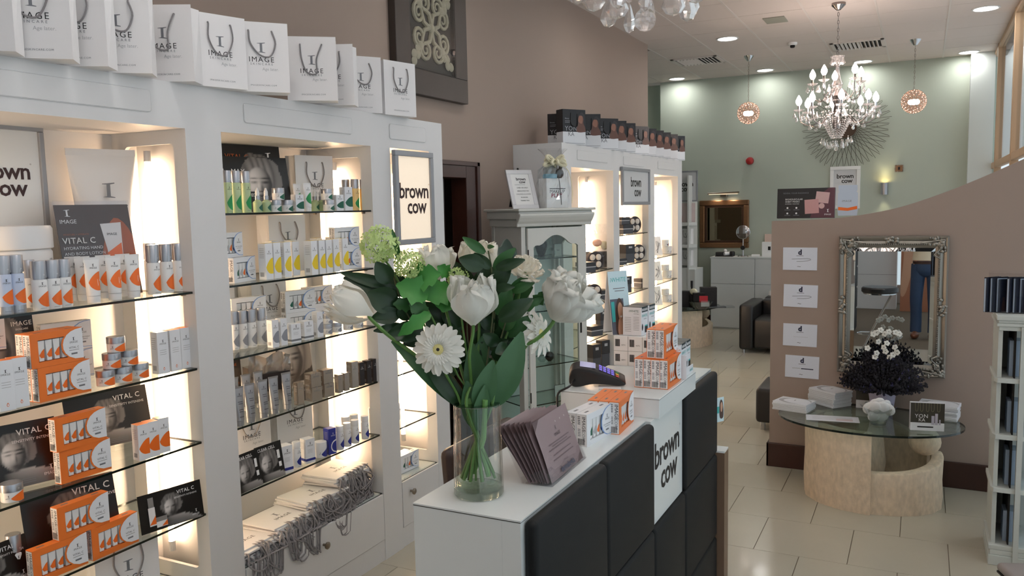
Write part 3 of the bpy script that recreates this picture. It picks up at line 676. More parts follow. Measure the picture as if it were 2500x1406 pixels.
box_w = carton(.044, .040, .150, papercool, None, orange, 'drop')
box_o = carton(.040, .040, .125, papercool, orangel, orange, 'leaf')
box_y = carton(.0375, .045, .150, papercool, yellowl, yellowl, 'leaf')
box_gs = carton(.034, .034, .115, papercool, greyl, None, 'leaf')
box_wl = carton(.052, .052, .082, papercool, None, None, 'band', band=inkgrey)
box_gn = carton(.042, .036, .074, papercool, greend, None, 'leaf'); box_gn2 = carton(.046, .04, .110, papercool, greend, None, 'leaf')
box_navy = carton(.040, .040, .120, bluel, None, None, 'halo', inkwhite)
box_wn = carton(.052, .048, .118, papercool, None, None, 'band', band=bluel)
box_foil = carton(.055, .05, .062, silverfoil, None, None, 'x', inkgrey); box_foilt = carton(.032, .032, .100, silverfoil, None, None, 'x', inkgrey)
box_blk = carton(.031, .031, .112, blackcard, None, None, 'x', inkwhite)
box_gy = carton(.036, .040, .105, mat('pale grey carton', rgb(188, 186, 190), .5), None, None, 'x', ink)
kit_o = kit_box(.175, .034, .106, orange, [orangel], orange, 'VITAL C')
kit_w = kit_box(.165, .036, .100, papercool, [greend, inklight, orangel, bluel], bluep, 'POST TREATMENT')
drop_g = dropper(greend, greenliq)
A, B, C, D = SU
UP, MI, LO, BO = 'on the upper shelf of the near cabinet', 'on the middle shelf of the near cabinet', 'on the third shelf of the near cabinet', 'on the lowest shelf of the near cabinet'
# --- unit 1, upper glass shelf
row(btl_blue, [(15, 767), (46, 763)], A, 'pale blue bottle with orange leaf', 'far left on the upper shelf', 'pale blue bottles')
row(btl_short, [(74, 751), (101, 757), (133, 753), (160, 749)], A, 'short white silver-capped bottle', 'beside the blue bottles', 'short white bottles')
put(btl_short, 118, 744, A, 'short white silver-capped bottle in the back, behind its group', 'short white bottles', back=.03)
row(tube_o, [(184, 736), (207, 736), (258, 730), (305, 725)], A, 'orange leaf squeeze tube, back row', 'before the lotion poster', 'white and orange squeeze tubes', back=.045)
row(tube_o, [(230, 739), (282, 732), (328, 726)], A, 'orange leaf squeeze tube, front row', 'before the lotion poster', 'white and orange squeeze tubes')
row(btl_spray, [(378, 719), (410, 715), (440, 711)], A, 'tall white silver-capped bottle', 'right on the upper shelf', 'tall white bottles', back=.02)
row(btl_spray, [(372, 712)], A, 'tall white silver-capped bottle at the back', 'behind the right-end trio', 'tall white bottles', back=.07)
# lotion poster in acrylic holder, giant display tube and giant display jar behind
def lotion(m):
    m.rect(-.0925, .0925, 0, .235, -.0008, 9)
    m.flat(blob([(.0, .02), (.09, .02), (.092, .15), (.05, .20), (.01, .12)], 4), -.0012, 10)
    m.flat([(.012, .185), (.066, .188), (.060, .12), (.054, .05), (.024, .05), (.02, .12)], -.0016, 1); m.flat([(.019, .11), (.059, .135), (.054, .05), (.024, .05)], -.002, 6); m.text('IMAGE', .009, .038, .155, -.0024, 0)
    logo_I(m, -.065, .205, .018, -.0016, 1); m.text('IMAGE', .014, -.065, .188, -.0016, 1); m.text('HYDRATING HAND', .0108, -.086, .122, -.0016, 1, align='LEFT'); m.text('AND BODY LOTION', .0108, -.086, .108, -.0016, 1, align='LEFT')
    m.text('MOISTURE + HYDRATE', .006, -.082, .158, -.0016, 10, align='LEFT'); m.rect(-.07, -.02, .094, .097, -.0016, 7); m.rect(-.07, -.03, .086, .089, -.0016, 7)
p = onz(265, 722, A)
c = showcard(.185, .235, 'brown lotion poster with a white tube in a clear acrylic holder', (-2.53, onx(262, 715, -2.53).y, A + .004), PI / 2 - ORA(10), ORA(12), ('VITAL C', .021, -.047, .137), None, None, lotion, strut=False, edge=brownprint)
c.scale = (1.38,) * 3
obj('acrylic_sleeve', M().box(-.095, .095, -.004, -.0025, 0, .245, 0, Matrix.Rotation(-ORA(12), 4, 'X')).box(-.095, .095, .0055, .007, 0, .245, 0, Matrix.Rotation(-ORA(12), 4, 'X')).box(-.095, .095, -.004, .09, -.003, -.001), acrylic, c)
def bigtube():
    t = thing('display_tube', 'oversized white display tube standing behind the lotion poster', 'tube')
    n = 20; v = []; f = []; h = .50; w = .235
    for k in range(11):
        u = k / 10; z = .05 + (h - .05) * u; rx = .072 + (w / 2 - .072) * u; ry = .07 * (1 - u ** 1.6) + .003
        for i in range(n): a = 2 * PI * i / n; v.append((rx * math.cos(a), ry * math.sin(a), z))
    for k in range(10):
        for i in range(n): j = (i + 1) % n; f.append((k * n + i, k * n + j, (k + 1) * n + j, (k + 1) * n + i))
    m = M().add(v, f); m.box(-w / 2, w / 2, -.003, .003, h - .002, h + .022); obj('body', m, white, t, smooth=True)
    obj('cap', M().lathe([(.07, 0), (.072, .05)], 20), white, t, smooth=True)
    m = M(); logo_I(m, 0, .345, .055, -.055, 0); m.text('IMAGE', .036, 0, .295, -.062, 1, space=1.25); m.text('SKINCARE', .014, 0, .275, -.066, 2, space=1.9); obj('lettering', m, [inkgrey, ink, inkgrey], t)
    m = M(); v = []; f = []
    for k in range(9):
        u = k / 8; a = ORA(-50 + 105 * u)
        for z in (.06, .10 + .07 * u): uu = (z - .05) / .45; rx = .072 + (w / 2 - .072) * uu; ry = .07 * (1 - uu ** 1.6) + .004; v.append((rx * math.sin(a), -ry * math.cos(a), z))
    for k in range(8): f.append((2 * k, 2 * k + 2, 2 * k + 3, 2 * k + 1))
    obj('label_patch', m.add(v, f), mat('amber label', rgb(240, 190, 90), .4), t, smooth=True); return t
t = bigtube(); p = onz(268, 690, A); t.location = (-2.66, onx(255, 500, -2.66).y, A); t.rotation_euler = (0, 0, PI / 2 - ORA(20))
t = thing('display_jar', 'oversized white display jar at the left edge of the upper shelf', 'jar', (-2.62, onx(20, 560, -2.62).y, A), PI / 2 - ORA(15))
obj('body', M().lathe([(.105, 0), (.118, .01), (.120, .17), (.114, .18)], 36), white, t, smooth=True); obj('lid', M().lathe([(.121, .181), (.124, .184), (.124, .245), (.118, .255), (0, .258)], 36), white, t, smooth=True)
m = M(); logo_I(m, .0, .115, .034, -.121, 0); m.text('IMAGE', .038, 0, .07, -.1215, 1, space=1.2); m.text('SKINCARE', .014, 0, .05, -.1215, 0, space=1.8); obj('lettering', m, [inkgrey, ink], t)
# framed sign on the back of unit 1
def sign(name, label, w, h, loc, rz, panelm, fm, txt=.5, depth=.02, ink_=inkbrown, fw=.018, bold=.02, tz=.5):
    t = thing(name, label, 'sign', loc, rz)
    m = M(); m.box(-w / 2, w / 2, -depth, 0, 0, fw).box(-w / 2, w / 2, -depth, 0, h - fw, h).box(-w / 2, -w / 2 + fw, -depth, 0, fw, h - fw).box(w / 2 - fw, w / 2, -depth, 0, fw, h - fw); obj('frame', m, fm, t, bevel=.003)
    obj('sign_panel', M().box(-w / 2 + fw, w / 2 - fw, -depth * .45, -depth * .2, fw, h - fw), panelm, t)
    m = M(); s = w * txt * .36; y = -depth * .45 - .001; m.text('brown', s, 0, h * tz, y, 0, bold=bold, space=.94); m.text('cow', s, w * .06, h * tz - s * .72, y, 0, bold=bold, space=.94); m.text('o', s * .13, s * 1.28, h * tz + s * .62, y, 0); obj('lettering', m, ink_, t); return t
sign('wall_sign', 'white sign with dark lettering inside the near cabinet, half out of frame', .30, .36, (WX + .026, onx(97, 400, WX + .01).y - .15, 1.70), PI / 2, paperw, framegrey, .72)
# --- unit 1, middle shelf
row(box_w, [(14, 1003), (48, 994)], B, 'white carton with small drop mark', 'left on the middle shelf', 'white drop cartons', yaw=-12)
row(box_w, [(394, 913), (424, 906), (451, 899)], B, 'white carton with small drop mark', 'right on the middle shelf', 'white drop cartons', yaw=-6, back=.02)
def kits(proto, pa, pb, z, labels, group, d=.034, h=.106, lift=0):
    a = onz(*pa, z); b = onz(*pb, z); ang = math.atan2(b.y - a.y, b.x - a.x); c = (a + b) / 2; nrm = Vector((-math.sin(ang), math.cos(ang), 0))
    proto((c.x + nrm.x * d / 2, c.y + nrm.y * d / 2, z + lift), ang, labels, group); return c, ang, nrm
KO = 'orange trial kit boxes'; KW = 'white trial kit boxes'
g = kits(kit_o, (93, 985), (228, 953), B, 'orange window box of samples, front bottom of the middle-shelf stack', KO)
for k in (1, 2): kit_o((g[0].x + g[2].x * (.017 + .0345 * k), g[0].y + g[2].y * (.017 + .0345 * k), B), g[1], 'orange window box, %s behind the middle-shelf stack front' % ('next', 'last')[k - 1], KO)
for k in (0, 1): kit_o((g[0].x + g[2].x * (.017 + .0345 * k) - .0, g[0].y - .018 + g[2].y * .0345 * k, B + .1065), g[1] + .01, 'orange window box, %s on top of the middle-shelf stack' % ('front', 'rear')[k], KO)
pw = onz(60, 905, B)
kit_w((-2.62, 1.475, B + .152), PI / 2 - ORA(10), 'white window box lying across the two left cartons, behind orange boxes', KW)
kit_w((-2.66, 1.80, B + .101), PI / 2 - ORA(12), 'white window box, upper one behind the cream jars', KW); kit_w((-2.66, 1.80, B), PI / 2 - ORA(12), 'white window box, lower one behind the cream jars', KW)
for k in range(2): kit_w((-2.62, 1.475, B + .0505 * 0 + .0), PI / 2 - ORA(10), 'white window box behind the left cartons of the middle shelf', KW) if k == 0 else None
J = 'orange labelled cream jars'
jp = [(259, 944), (302, 935), (343, 925)]; jl = []
for i, q in enumerate(jp): o = put(jar_o, q[0], q[1], B, 'cream jar with silver lid, %s of the bottom row of the pyramid' % nth(i, 3), J, -25, .03); jl.append(o.location.copy())
for i in (0, 1): jar_o(((jl[i].x + jl[i + 1].x) / 2 - .004, (jl[i].y + jl[i + 1].y) / 2 - .003, B + .0525), PI / 2 - ORA(25), 'cream jar with silver lid, %s of the second row of the pyramid' % nth(i, 2), J)
jar_o(((jl[0].x + jl[2].x) / 2 - .006, jl[1].y - .012, B + .105), PI / 2 - ORA(25), 'cream jar with silver lid on top of the pyramid', J)
VC = 'dark portrait counter cards'
showcard(.24, .26, 'dark portrait card with white lettering, tucked under the upper shelf', (-2.70, 1.60, B + .004), PI / 2 - ORA(6), ORA(6), ('IMAGE', .022, .08, .20), ('SKINCARE', .009, .08, .185), (-.02, .12, .17), group=VC)
# --- unit 1, third shelf
def vital(w, h, label, pa, pb, z, tilt, back, extra=None, ps=.42, flip=1, group=VC):
    a = onz(*pa, z); b = onz(*pb, z); c = (a + b) / 2; ang = math.atan2(b.y - a.y, b.x - a.x)
    def ex(m):
        m.text('IMAGE', h * .07, w * .36, h * .10, -.0036, 1); logo_I(m, w * .37, h * .18, h * .08, -.0036, 1)
        for k in range(3): m.rect(-w * .1, w * .18, h * (.05 + .03 * k), h * (.058 + .03 * k), -.0036, 7)
        if extra: extra(m)
    return showcard(w, h, label, (c.x, c.y, z + .004), ang, tilt, ('VITAL C', h * .13, w * .24, h * .80), ('SENSITIVITY INTENSIVE', h * .062, w * .23, h * .69), (-w * .02, h * .50, h * ps, ), extra=ex, group=group)
def pb_(t): return t
vital(.25, .20, 'dark portrait card standing left on the third shelf, cut by the frame', (-40, 1215), (137, 1172), C, ORA(14), .05, ps=.5)
vital(.30, .20, 'dark portrait card standing behind the orange boxes on the third shelf', (158, 1118), (388, 1063), C, ORA(12), .05, ps=.5)
g = kits(kit_o, (152, 1183), (272, 1144), C, 'orange window box, lower of the pair on the third shelf', KO)
kit_o((g[0].x + g[2].x * .017 + .002, g[0].y + g[2].y * .017 - .010, C + .1065), g[1] + .02, 'orange window box, upper of the pair on the third shelf', KO)
row(box_o, [(347, 1126), (371, 1117), (397, 1106)], C, 'white and orange leaf carton', 'on the third shelf', 'white and orange cartons', yaw=-10, back=.022)
put(jar_o, 31, 1228, C, 'cream jar with silver lid alone on the third shelf', J, -15, .03, 1.05)
# --- unit 1, lowest shelf
def prod(m):
    x = -.075; m.flat([(x - .012, .02), (x + .012, .02), (x + .012, .085), (x - .012, .085)], -.0036, 11); m.flat([(x - .010, .085), (x + .010, .085), (x + .010, .12), (x - .010, .12)], -.0036, 8); m.flat([(x - .012, .025), (x + .012, .025), (x + .012, .055)], -.004, 6)
    m.flat([(x + .012, .01), (x + .052, .01), (x + .052, .03), (x + .012, .03)], -.0042, 11); m.flat([(x + .012, .03), (x + .052, .03), (x + .052, .046), (x + .012, .046)], -.0042, 8); m.flat([(x + .03, .012), (x + .052, .012), (x + .052, .03)], -.0046, 6)
vital(.29, .24, 'dark portrait card behind the orange boxes on the lowest shelf', (60, 1395), (312, 1318), D, ORA(14), .05, ps=.5)
vital(.235, .135, 'small dark portrait card with bottle and jar, right on the lowest shelf', (347, 1310), (499, 1260), D, ORA(8), .02, prod, ps=.5)
vital(.22, .14, 'small dark portrait card at the bottom left corner of the photo', (-70, 1480), (62, 1420), D, ORA(10), .02, prod)
g2 = kits(kit_o, (224, 1372), (343, 1319), D, 'orange window box, right of the two bottom ones on lowest shelf', KO)
g1 = kits(kit_o, (78, 1432), (222, 1372), D, 'orange window box, left of the two bottom ones on lowest shelf', KO)
kit_o(((g1[0].x + g2[0].x) / 2 + g1[2].x * .017, (g1[0].y + g2[0].y) / 2 - .01 + g1[2].y * .017, D + .1065), g1[1] + .02, 'orange window box on top of the pair on the lowest shelf', KO)
p = onz(75, 1428, D); btl_short((p.x - .07, p.y - .0, D), PI / 2, 'white silver-capped bottle behind the bottom left orange box', 'short white bottles')
p = onz(372, 1480, .345); bagA((-2.52, 1.86, .346), PI / 2 - ORA(18), 'white rope-handled paper bag standing in the bottom of the near cabinet', 'white carrier bags inside the cabinets', 1.05)

# --- unit 2, top shelf (green range)
A, B, C, D, E_ = SA
GT = 'of the top green shelf'
XF = FX - .06
def sh(proto, px, z, label, group=None, yaw=-12, x=XF, dz=0.0, scale=1.0, py=516):
    d = _ray(px, py); y = x / d.x * d.y; return proto((x, y, z + dz), PI / 2 + ORA(yaw), label, group, scale)
GJ = 'green labelled cream jars'
for i, px in enumerate((557, 579, 603)): sh(btl_green, px, A, 'tall pale green bottle with silver cap, %s of three' % nth(i, 3), 'tall green bottles')
for i, px in enumerate((630, 651)): sh(drop_g, px, A, 'small dropper bottle with white bulb, %s of the left pair' % nth(i, 2), 'dropper bottles')
for i, px in enumerate((770, 785)): sh(drop_g, px, A, 'small dropper bottle with white bulb, %s of the right pair' % nth(i, 2), 'dropper bottles', x=XF - .07)
sh(jar_g, 673, A, 'green labelled jar, left of the bottom pair beside droppers', GJ); sh(jar_g, 701, A, 'green labelled jar, right of the bottom pair beside droppers', GJ)
sh(jar_g, 681, A, 'green labelled jar stacked on the pair below the max poster', GJ, dz=.0505)
sh(box_gn, 727, A, 'white carton with dark green leaf, left of the white tube', 'green leaf cartons'); sh(tube_g, 752, A, 'white tube with green leaf in the middle of the top shelf', 'green tubes'); sh(tube_g, 727, A, 'white tube with green leaf hidden behind a carton', 'green tubes', x=XF - .08)
sh(jar_g, 803, A, 'green labelled jar, bottom of the right stack', GJ); sh(jar_g, 799, A, 'green labelled jar, top of the right stack', GJ, dz=.0505, x=XF - .01)
sh(box_gn, 825, A, 'short white carton with dark green leaf, right side', 'green leaf cartons'); sh(box_gn2, 846, A, 'taller white carton with dark green leaf, right side', 'green leaf cartons')
for i, (px, x) in enumerate(((846, XF - .09), (868, XF - .03), (888, XF - .03))): sh(btl_amber, px, A, 'amber bottle with green leaf, %s of three at the right' % nth(i, 3), 'amber bottles', x=x)
def themax(m): m.text('the MAX', .032, -.10, .165, -.0036, 1, bold=.01); m.rect(-.05, .02, .07, .10, -.0036, 0); m.text('ORMEDIC', .022, -.02, .08, -.004, 1)
showcard(.33, .24, 'dark portrait poster with white lettering on the top shelf', (-2.56, onx(633, 500, -2.56).y, A + .003), PI / 2 - ORA(16), ORA(10), None, None, (.02, .12, .17, ), extra=lambda m: (m.text('the MAX', .030, -.10, .165, -.0036, 1, bold=.01), m.rect(-.07, .0, .06, .088, -.004, 0), m.text('ORMEDIC', .019, -.03, .066, -.0044, 1)), group=VC)
showcard(.34, .30, 'tall dark poster behind with bronze lettering on the top shelf', (-2.69, onx(618, 420, -2.69).y, A + .003), PI / 2 - ORA(8), ORA(5), ('VITAL C', .032, -.07, .235, 10), None, (.02, .15, .16), extra=lambda m: (logo_I(m, .1, .23, .04, -.0036, 1), m.text('IMAGE', .03, .1, .20, -.0036, 1)), group=VC)
bagA((-2.64, onx(757, 450, -2.64).y, A + .002), PI / 2 - ORA(18), 'white paper bag standing behind the green range', 'white carrier bags inside the cabinets')
# --- unit 2, second shelf (yellow range)
YB_ = 'yellow leaf cartons'
g = kits(kit_w, (556, 695), (640, 680), B, 'white window box, lower of the two left of yellow cartons', KW, d=.036)
kit_w((g[0].x + g[2].x * .018 - .02, g[0].y + g[2].y * .018 - .045, B + .1005), g[1], 'white window box, upper of the two left of yellow cartons', KW)
row(box_y, [(651, 683), (671, 680), (696, 677), (717, 673)], B, 'white carton with yellow leaf', 'in the left yellow block', YB_, yaw=-6, back=.025, jit=.5)
row(box_y, [(761, 672), (780, 669), (797, 667), (815, 664), (837, 660)], B, 'white carton with yellow leaf', 'in the right yellow block', YB_, yaw=-4, back=.025, jit=.5)
row(box_y, [(667, 672), (712, 667), (775, 660), (812, 655)], B, 'yellow leaf carton in the rear rank', 'behind the yellow blocks', YB_, yaw=-6, back=.055, jit=.5)
kit_w((-2.47, 3.12, B + .1), PI / 2 - ORA(6), 'white window box, upper one at the right end behind flowers', KW); kit_w((-2.47, 3.13, B), PI / 2 - ORA(6), 'white window box, lower one at the right end behind flowers', KW)
bagB((-2.66, 2.90, B + .002), PI / 2 - ORA(10), 'white paper bag standing behind the yellow cartons', 'white carrier bags inside the cabinets')
# --- unit 2, third shelf (grey range)
row(btl_grey, [(572, 855), (594, 852), (616, 848), (640, 843)], C, 'white and grey silver-capped bottle', 'on the grey shelf', 'grey leaf bottles', back=.025)
row(box_gs, [(668, 849), (689, 844)], C, 'slim white carton with grey leaf', 'on the grey shelf', 'grey leaf cartons', back=.02)
row(box_wl, [(715, 838), (746, 830)], C, 'small white carton with grey band', 'on the grey shelf', 'banded cartons', back=.03)
put(box_gs, 777, 824, C, 'slim white grey-leaf carton beside the grey jars', 'grey leaf cartons', back=.02)
GJ2 = 'grey labelled cream jars'
put(jar_s, 799, 817, C, 'grey labelled jar, left of the pair on the grey shelf', GJ2, -20, .025); put(jar_s, 823, 812, C, 'grey labelled jar, right of the pair on the grey shelf', GJ2, -20, .025)
put(jar_s, 801, 817, C, 'grey labelled jar stacked on top on the grey shelf', GJ2, -20, .03, dz=.0465)
row(jar_s, [(850, 806), (875, 801)], C, 'grey labelled jar', 'at the right end behind the tulip', GJ2, back=.025)
kit_w((-2.60, 2.60, C + .1005), PI / 2 - ORA(14), 'white window box, upper one behind the grey bottles', KW); kit_w((-2.60, 2.60, C), PI / 2 - ORA(14), 'white window box, lower one behind the grey bottles', KW)
kit_w((-2.58, 2.90, C + .1005), PI / 2 - ORA(12), 'white window box, upper one behind the banded cartons', KW); kit_w((-2.58, 2.90, C), PI / 2 - ORA(12), 'white window box, lower one behind the banded cartons', KW); kit_w((-2.62, 3.08, C + .1005), PI / 2 - ORA(8), 'white window box, upper one at the right behind the tulip', KW); kit_w((-2.62, 3.08, C), PI / 2 - ORA(8), 'white window box, lower one at the right behind the tulip', KW)
bagC((-2.68, 2.46, C + .002), PI / 2 - ORA(6), 'white paper bag at the back left of the grey shelf', 'white carrier bags inside the cabinets'); bagB((-2.70, 2.80, C + .002), PI / 2 - ORA(4), 'white paper bag at the back middle of the grey shelf', 'white carrier bags inside the cabinets')
# --- unit 2, fourth shelf (silver range)
row(tube_s, [(586, 1042), (613, 1032), (645, 1021), (671, 1011), (702, 999)], D, 'silver grey squeeze tube', 'in the front rank', 'silver tubes', back=.02, yaw=-14)
row(tube_s, [(575, 1018), (604, 1008), (634, 999)], D, 'silver grey squeeze tube', 'in the rear rank', 'silver tubes', back=.05, yaw=-14)
put(box_foilt, 731, 990, D, 'narrow silver foil carton beside the tubes', 'silver foil cartons', -14, .018)
FB = 'silver foil cartons'
for i, (px, py) in enumerate(((767, 982), (797, 972))):
    o = put(box_foil, px, py, D, 'square silver foil carton, bottom %s of the block of four' % ('left', 'right')[i], FB, -12, .028); box_foil((o.location.x - .003, o.location.y, D + .0625), PI / 2 - ORA(11), 'square silver foil carton, top %s of the block of four' % ('left', 'right')[i], FB)
    box_foil((o.location.x - .056, o.location.y - .01, D), PI / 2 - ORA(11), 'square silver foil carton, bottom %s behind the block of four' % ('left', 'right')[i], FB)
put(box_foilt, 828, 960, D, 'slim silver foil carton, left of the pair right of the block', FB, -12, .02, .85); put(box_foilt, 844, 956, D, 'slim silver foil carton, right of the pair right of the block', FB, -12, .02, .85); put(box_foilt, 862, 949, D, 'tall silver foil carton next to the black cartons', FB, -12, .03, 1.25)
row(box_blk, [(880, 942), (897, 937), (912, 933)], D, 'slim black carton with white lettering', 'on the silver shelf', 'black cartons', back=.02, yaw=-6)
t = thing('foil_gift_bag', 'crumpled silver gift bag with a black panel', 'bag', (-2.60, 2.70, D + .002), PI / 2 - ORA(22))
m = M(); v = []; f = []
for j in range(9):
    for i in range(11): v.append((-.10 + .02 * i, -.03 + .018 * math.sin(i * 1.7 + j) * (j / 8) * math.cos(j * 1.3), .026 * j + (.012 * math.sin(i * 1.1) if j == 8 else 0)))
for j in range(8):
    for i in range(10): f.append((j * 11 + i, j * 11 + i + 1, (j + 1) * 11 + i + 1, (j + 1) * 11 + i))
m.add(v, f); m.box(-.10, .10, -.028, .03, 0, .16); obj('foil_body', m, silverfoil, t, smooth=True); obj('black_panel', M().box(-.06, .085, -.05, -.047, .05, .13), blackcard, t)
showcard(.20, .24, 'dark portrait poster behind the foil cartons on the silver shelf', (-2.68, 2.98, D + .003), PI / 2 - ORA(10), ORA(6), None, None, (-.03, .12, .22), group=VC)
showcard(.15, .22, 'black card with rows of bronze lettering behind the silver tubes', (-2.69, 2.56, D + .003), PI / 2 - ORA(6), ORA(4), None, None, None, extra=lambda m: [m.text(s, .017, 0, .185 - .021 * k, -.0012, 10) for k, s in enumerate(('THE', 'NUMBER ONE', 'STORE OF', 'CHOICE', 'AND ALL OF', 'LONDON AND', 'BEYOND'))], group=VC)
# --- unit 2, fifth shelf (navy range)
put(box_navy, 807, 1112, E_, 'tall navy blue carton with a pale ring', None, -14, .02)
row(btl_navy, [(831, 1102), (849, 1096), (868, 1089), (892, 1076)], E_, 'white bottle with navy leaf', 'right of the navy carton', 'navy leaf bottles', back=.02)
row(btl_navy, [(846, 1085), (866, 1079), (911, 1060)], E_, 'white bottle with navy leaf', 'in the rear rank', 'navy leaf bottles', back=.05, scale=1.1)
put(box_wn, 697, 1163, E_, 'white carton with navy base band, left one on the navy shelf', 'navy band cartons', -16, .03); put(box_wn, 753, 1139, E_, 'white carton with navy base band, right one on the navy shelf', 'navy band cartons', -16, .03, .92)
put(btl_navy, 726, 1152, E_, 'white navy-leaf bottle between the two banded cartons', 'navy leaf bottles', back=.03); put(jar(.028, .07, white, bluel, white), 784, 1126, E_, 'white jar with navy leaf left of the navy carton', 'navy jars', -20, .03)
def clear(w, label, pa, pb):
    a = onz(*pa, E_); b = onz(*pb, E_); c = (a + b) / 2; ang = math.atan2(b.y - a.y, b.x - a.x)
    showcard(w, .15, label, (c.x, c.y, E_ + .003), ang, ORA(9), None, None, (-.015, .07, .085), extra=lambda m: (m.text('CLEAR CELL', .017, -w * .42, .128, -.0036, 1, align='LEFT', bold=.012), m.rect(w * .28, w * .38, .08, .115, -.0036, 1), m.rect(w * .3, w * .4, .045, .065, -.0036, 1)), group=VC)
clear(.14, 'black portrait card standing beside the white cartons on the navy shelf', (640, 1183), (692, 1163)); clear(.14, 'black portrait card at the left end of the navy shelf', (585, 1210), (640, 1185))
bagC((-2.67, 2.62, E_ + .002), PI / 2 - ORA(8), 'white paper bag at the back left of the navy shelf', 'white carrier bags inside the cabinets'); bagB((-2.67, 2.90, E_ + .002), PI / 2 - ORA(10), 'white paper bag at the back middle of the navy shelf', 'white carrier bags inside the cabinets'); bagA((-2.69, 2.38, E_ + .002), PI / 2, 'white paper bag at the back left corner of the navy shelf', 'white carrier bags inside the cabinets')
# --- folded bags piled in the bottom of unit 2, rope handles hanging out
flatme = {}
def flatbag(x, y, z, rz, label, printed):
    t = thing('folded_paper_bag', label, 'bag', (x, y, z), rz, 'folded carrier bags in the bottom compartment')
    if 'b' not in flatme:
        flatme['b'] = M().box(-.13, .13, -.10, .10, 0, .007).mesh('bag_body', paper); m = M(); TT = Matrix.Translation((0, 0, .0075)) @ Matrix.Rotation(-PI / 2, 4, 'X'); logo_I(m, 0, .0, .035, 0, 1, TT); m.text('IMAGE', .028, 0, -.035, 0, 0, TT, bold=.012, space=1.2); flatme['p'] = m.mesh('print', [ink, inkgrey])
    link('bag_body', flatme['b'], t)
    if printed: link('print', flatme['p'], t)
    m = M(); hx = .07
    for s in (0, 1, 2):
        jx = random.uniform(-.075, .075); L = random.uniform(.05, .13); e = -.10
        pts = path([(-.045 + jx, e + .02, .004), (-.045 + jx, e - .012, .006), (-.05 + jx + random.uniform(-.03, .03), e - .03, -L * .4), (-.02 + jx + random.uniform(-.03, .03), e - .035, -L), (.02 + jx + random.uniform(-.03, .03), e - .03, -L * .9), (.05 + jx + random.uniform(-.03, .03), e - .028, -L * .4), (.045 + jx, e - .01, .006), (.045 + jx, e + .02, .004)], 4)
        if not z > .35 + L: pts = [Vector((p.x, p.y, max(p.z, .352 - z if p.y > -.13 else -1))) for p in pts]
        m.tube(pts, .0037, 5)
    r_ = obj('rope_handle', m, ropem, t, smooth=True); r_['kind'] = 'stuff'
    return t
k = 0
for (x, y, n, a, zz) in ((-2.50, 2.41, 7, 0, .346), (-2.50, 2.63, 10, 4, .346), (-2.51, 2.85, 14, -3, .346), (-2.53, 3.06, 20, 3, .346)):
    for i in range(n):
        k += 1; where = ('front left', 'left of middle', 'right of middle', 'far right')[[2.41, 2.63, 2.85, 3.06].index(y)]
        flatbag(x + random.uniform(-.012, .012), y + random.uniform(-.01, .01), zz + .0075 * i, PI / 2 + ORA(a + random.uniform(-5, 5)), 'folded white rope-handled bag in the %s pile, %s' % (where, 'topmost' if i == n - 1 else 'lowest' if i == 0 else ORD[i] + ' from the bottom'), i == n - 1)
# --- unit 3 behind the bouquet
U3 = [1.385, .91, .632]
t = sign('backlit_sign', 'backlit framed sign with dark lettering at the top of the narrow cabinet', .352, .475, (FX + .006, 3.55, 1.57), PI / 2, lightbox, framegrey, .86, .024, inkbrown, .028)
row(box_gy, [(991, 652), (1003, 651)], 1.385, 'pale grey carton with dots', 'in the narrow cabinet', 'grey cartons', yaw=0, back=.02)
row(box_gy, [(1018, 645), (1030, 643), (1041, 641)], 1.385, 'pale grey carton with dots', 'in the narrow cabinet', 'grey cartons', yaw=0, back=.02, scale=1.12)
kit_w((-2.50, 3.44, .911), PI / 2 - ORA(4), 'white window box on the middle shelf of the narrow cabinet', KW, .9)
kit_w((-2.49, 3.45, .633), PI / 2 - ORA(4), 'white window box, lower one on the third narrow shelf', KW, .9); kit_w((-2.49, 3.42, .633 + .091), PI / 2 - ORA(4), 'white window box, upper one on the third narrow shelf', KW, .9)
kit_w((-2.45, 3.55, .353), PI / 2 - ORA(4), 'white window box at the bottom of the narrow cabinet', KW, .95); kit_w((-2.49, 3.52, .353), PI / 2 - ORA(4), 'white window box behind another at the narrow cabinet bottom', KW, .95)
bagA((-2.67, 3.47, .634), PI / 2, 'white paper bag behind the boxes of the narrow cabinet', 'white carrier bags inside the cabinets'); bagA((-2.66, 3.47, .354), PI / 2, 'white paper bag at the bottom of the narrow cabinet', 'white carrier bags inside the cabinets')
# ================================================================== reception desk
DZ, DX, DY0, DY1 = 1.02, -.822, 1.643, 3.56
DB = -1.12
desk = thing('reception_desk', 'white gloss reception desk with charcoal padded front panels', 'desk', (0, 0, 0))
obj('desk_body', M().box(DX - .05, DX, DY0, DY1, 0, DZ - .006), deskm, desk); obj('end_panel', M().box(DB, DX - .0503, DY0, DY0 + .04, 0, DZ - .006), deskm, desk); obj('end_panel', M().box(DB, DX - .0503, DY1 - .04, DY1, 0, DZ - .006), deskm, desk); obj('ledge_board', M().box(DB, DX - .0503, DY0 + .0403, DY1 - .0403, DZ - .05, DZ - .006), deskm, desk)
obj('desk_top', M().box(DB - .001, DX + .001, DY0 - .001, DY1, DZ - .004, DZ), deskm, desk)
obj('edge_line', M().box(DB - .0004, DX + .0004, DY0 - .0012, DY1, DZ - .006, DZ - .004), edgem, desk)
PA, PB = DX, DX + .036
cols = [(1.655, 2.139), (2.141, 2.598), (2.602, 2.998), (3.002, 3.54)]
for ci, (a, b) in enumerate(cols):
    for ri, (z0, z1) in enumerate(((.648, 1.016), (.27, .645), (.05, .267))):
        if ci == 2 and ri == 0: continue
        obj('padded_panel', M().box(PA, PB, a, b, z0, z1), padm, desk, smooth=True, bevel=.016, seg=4, sharp=60)
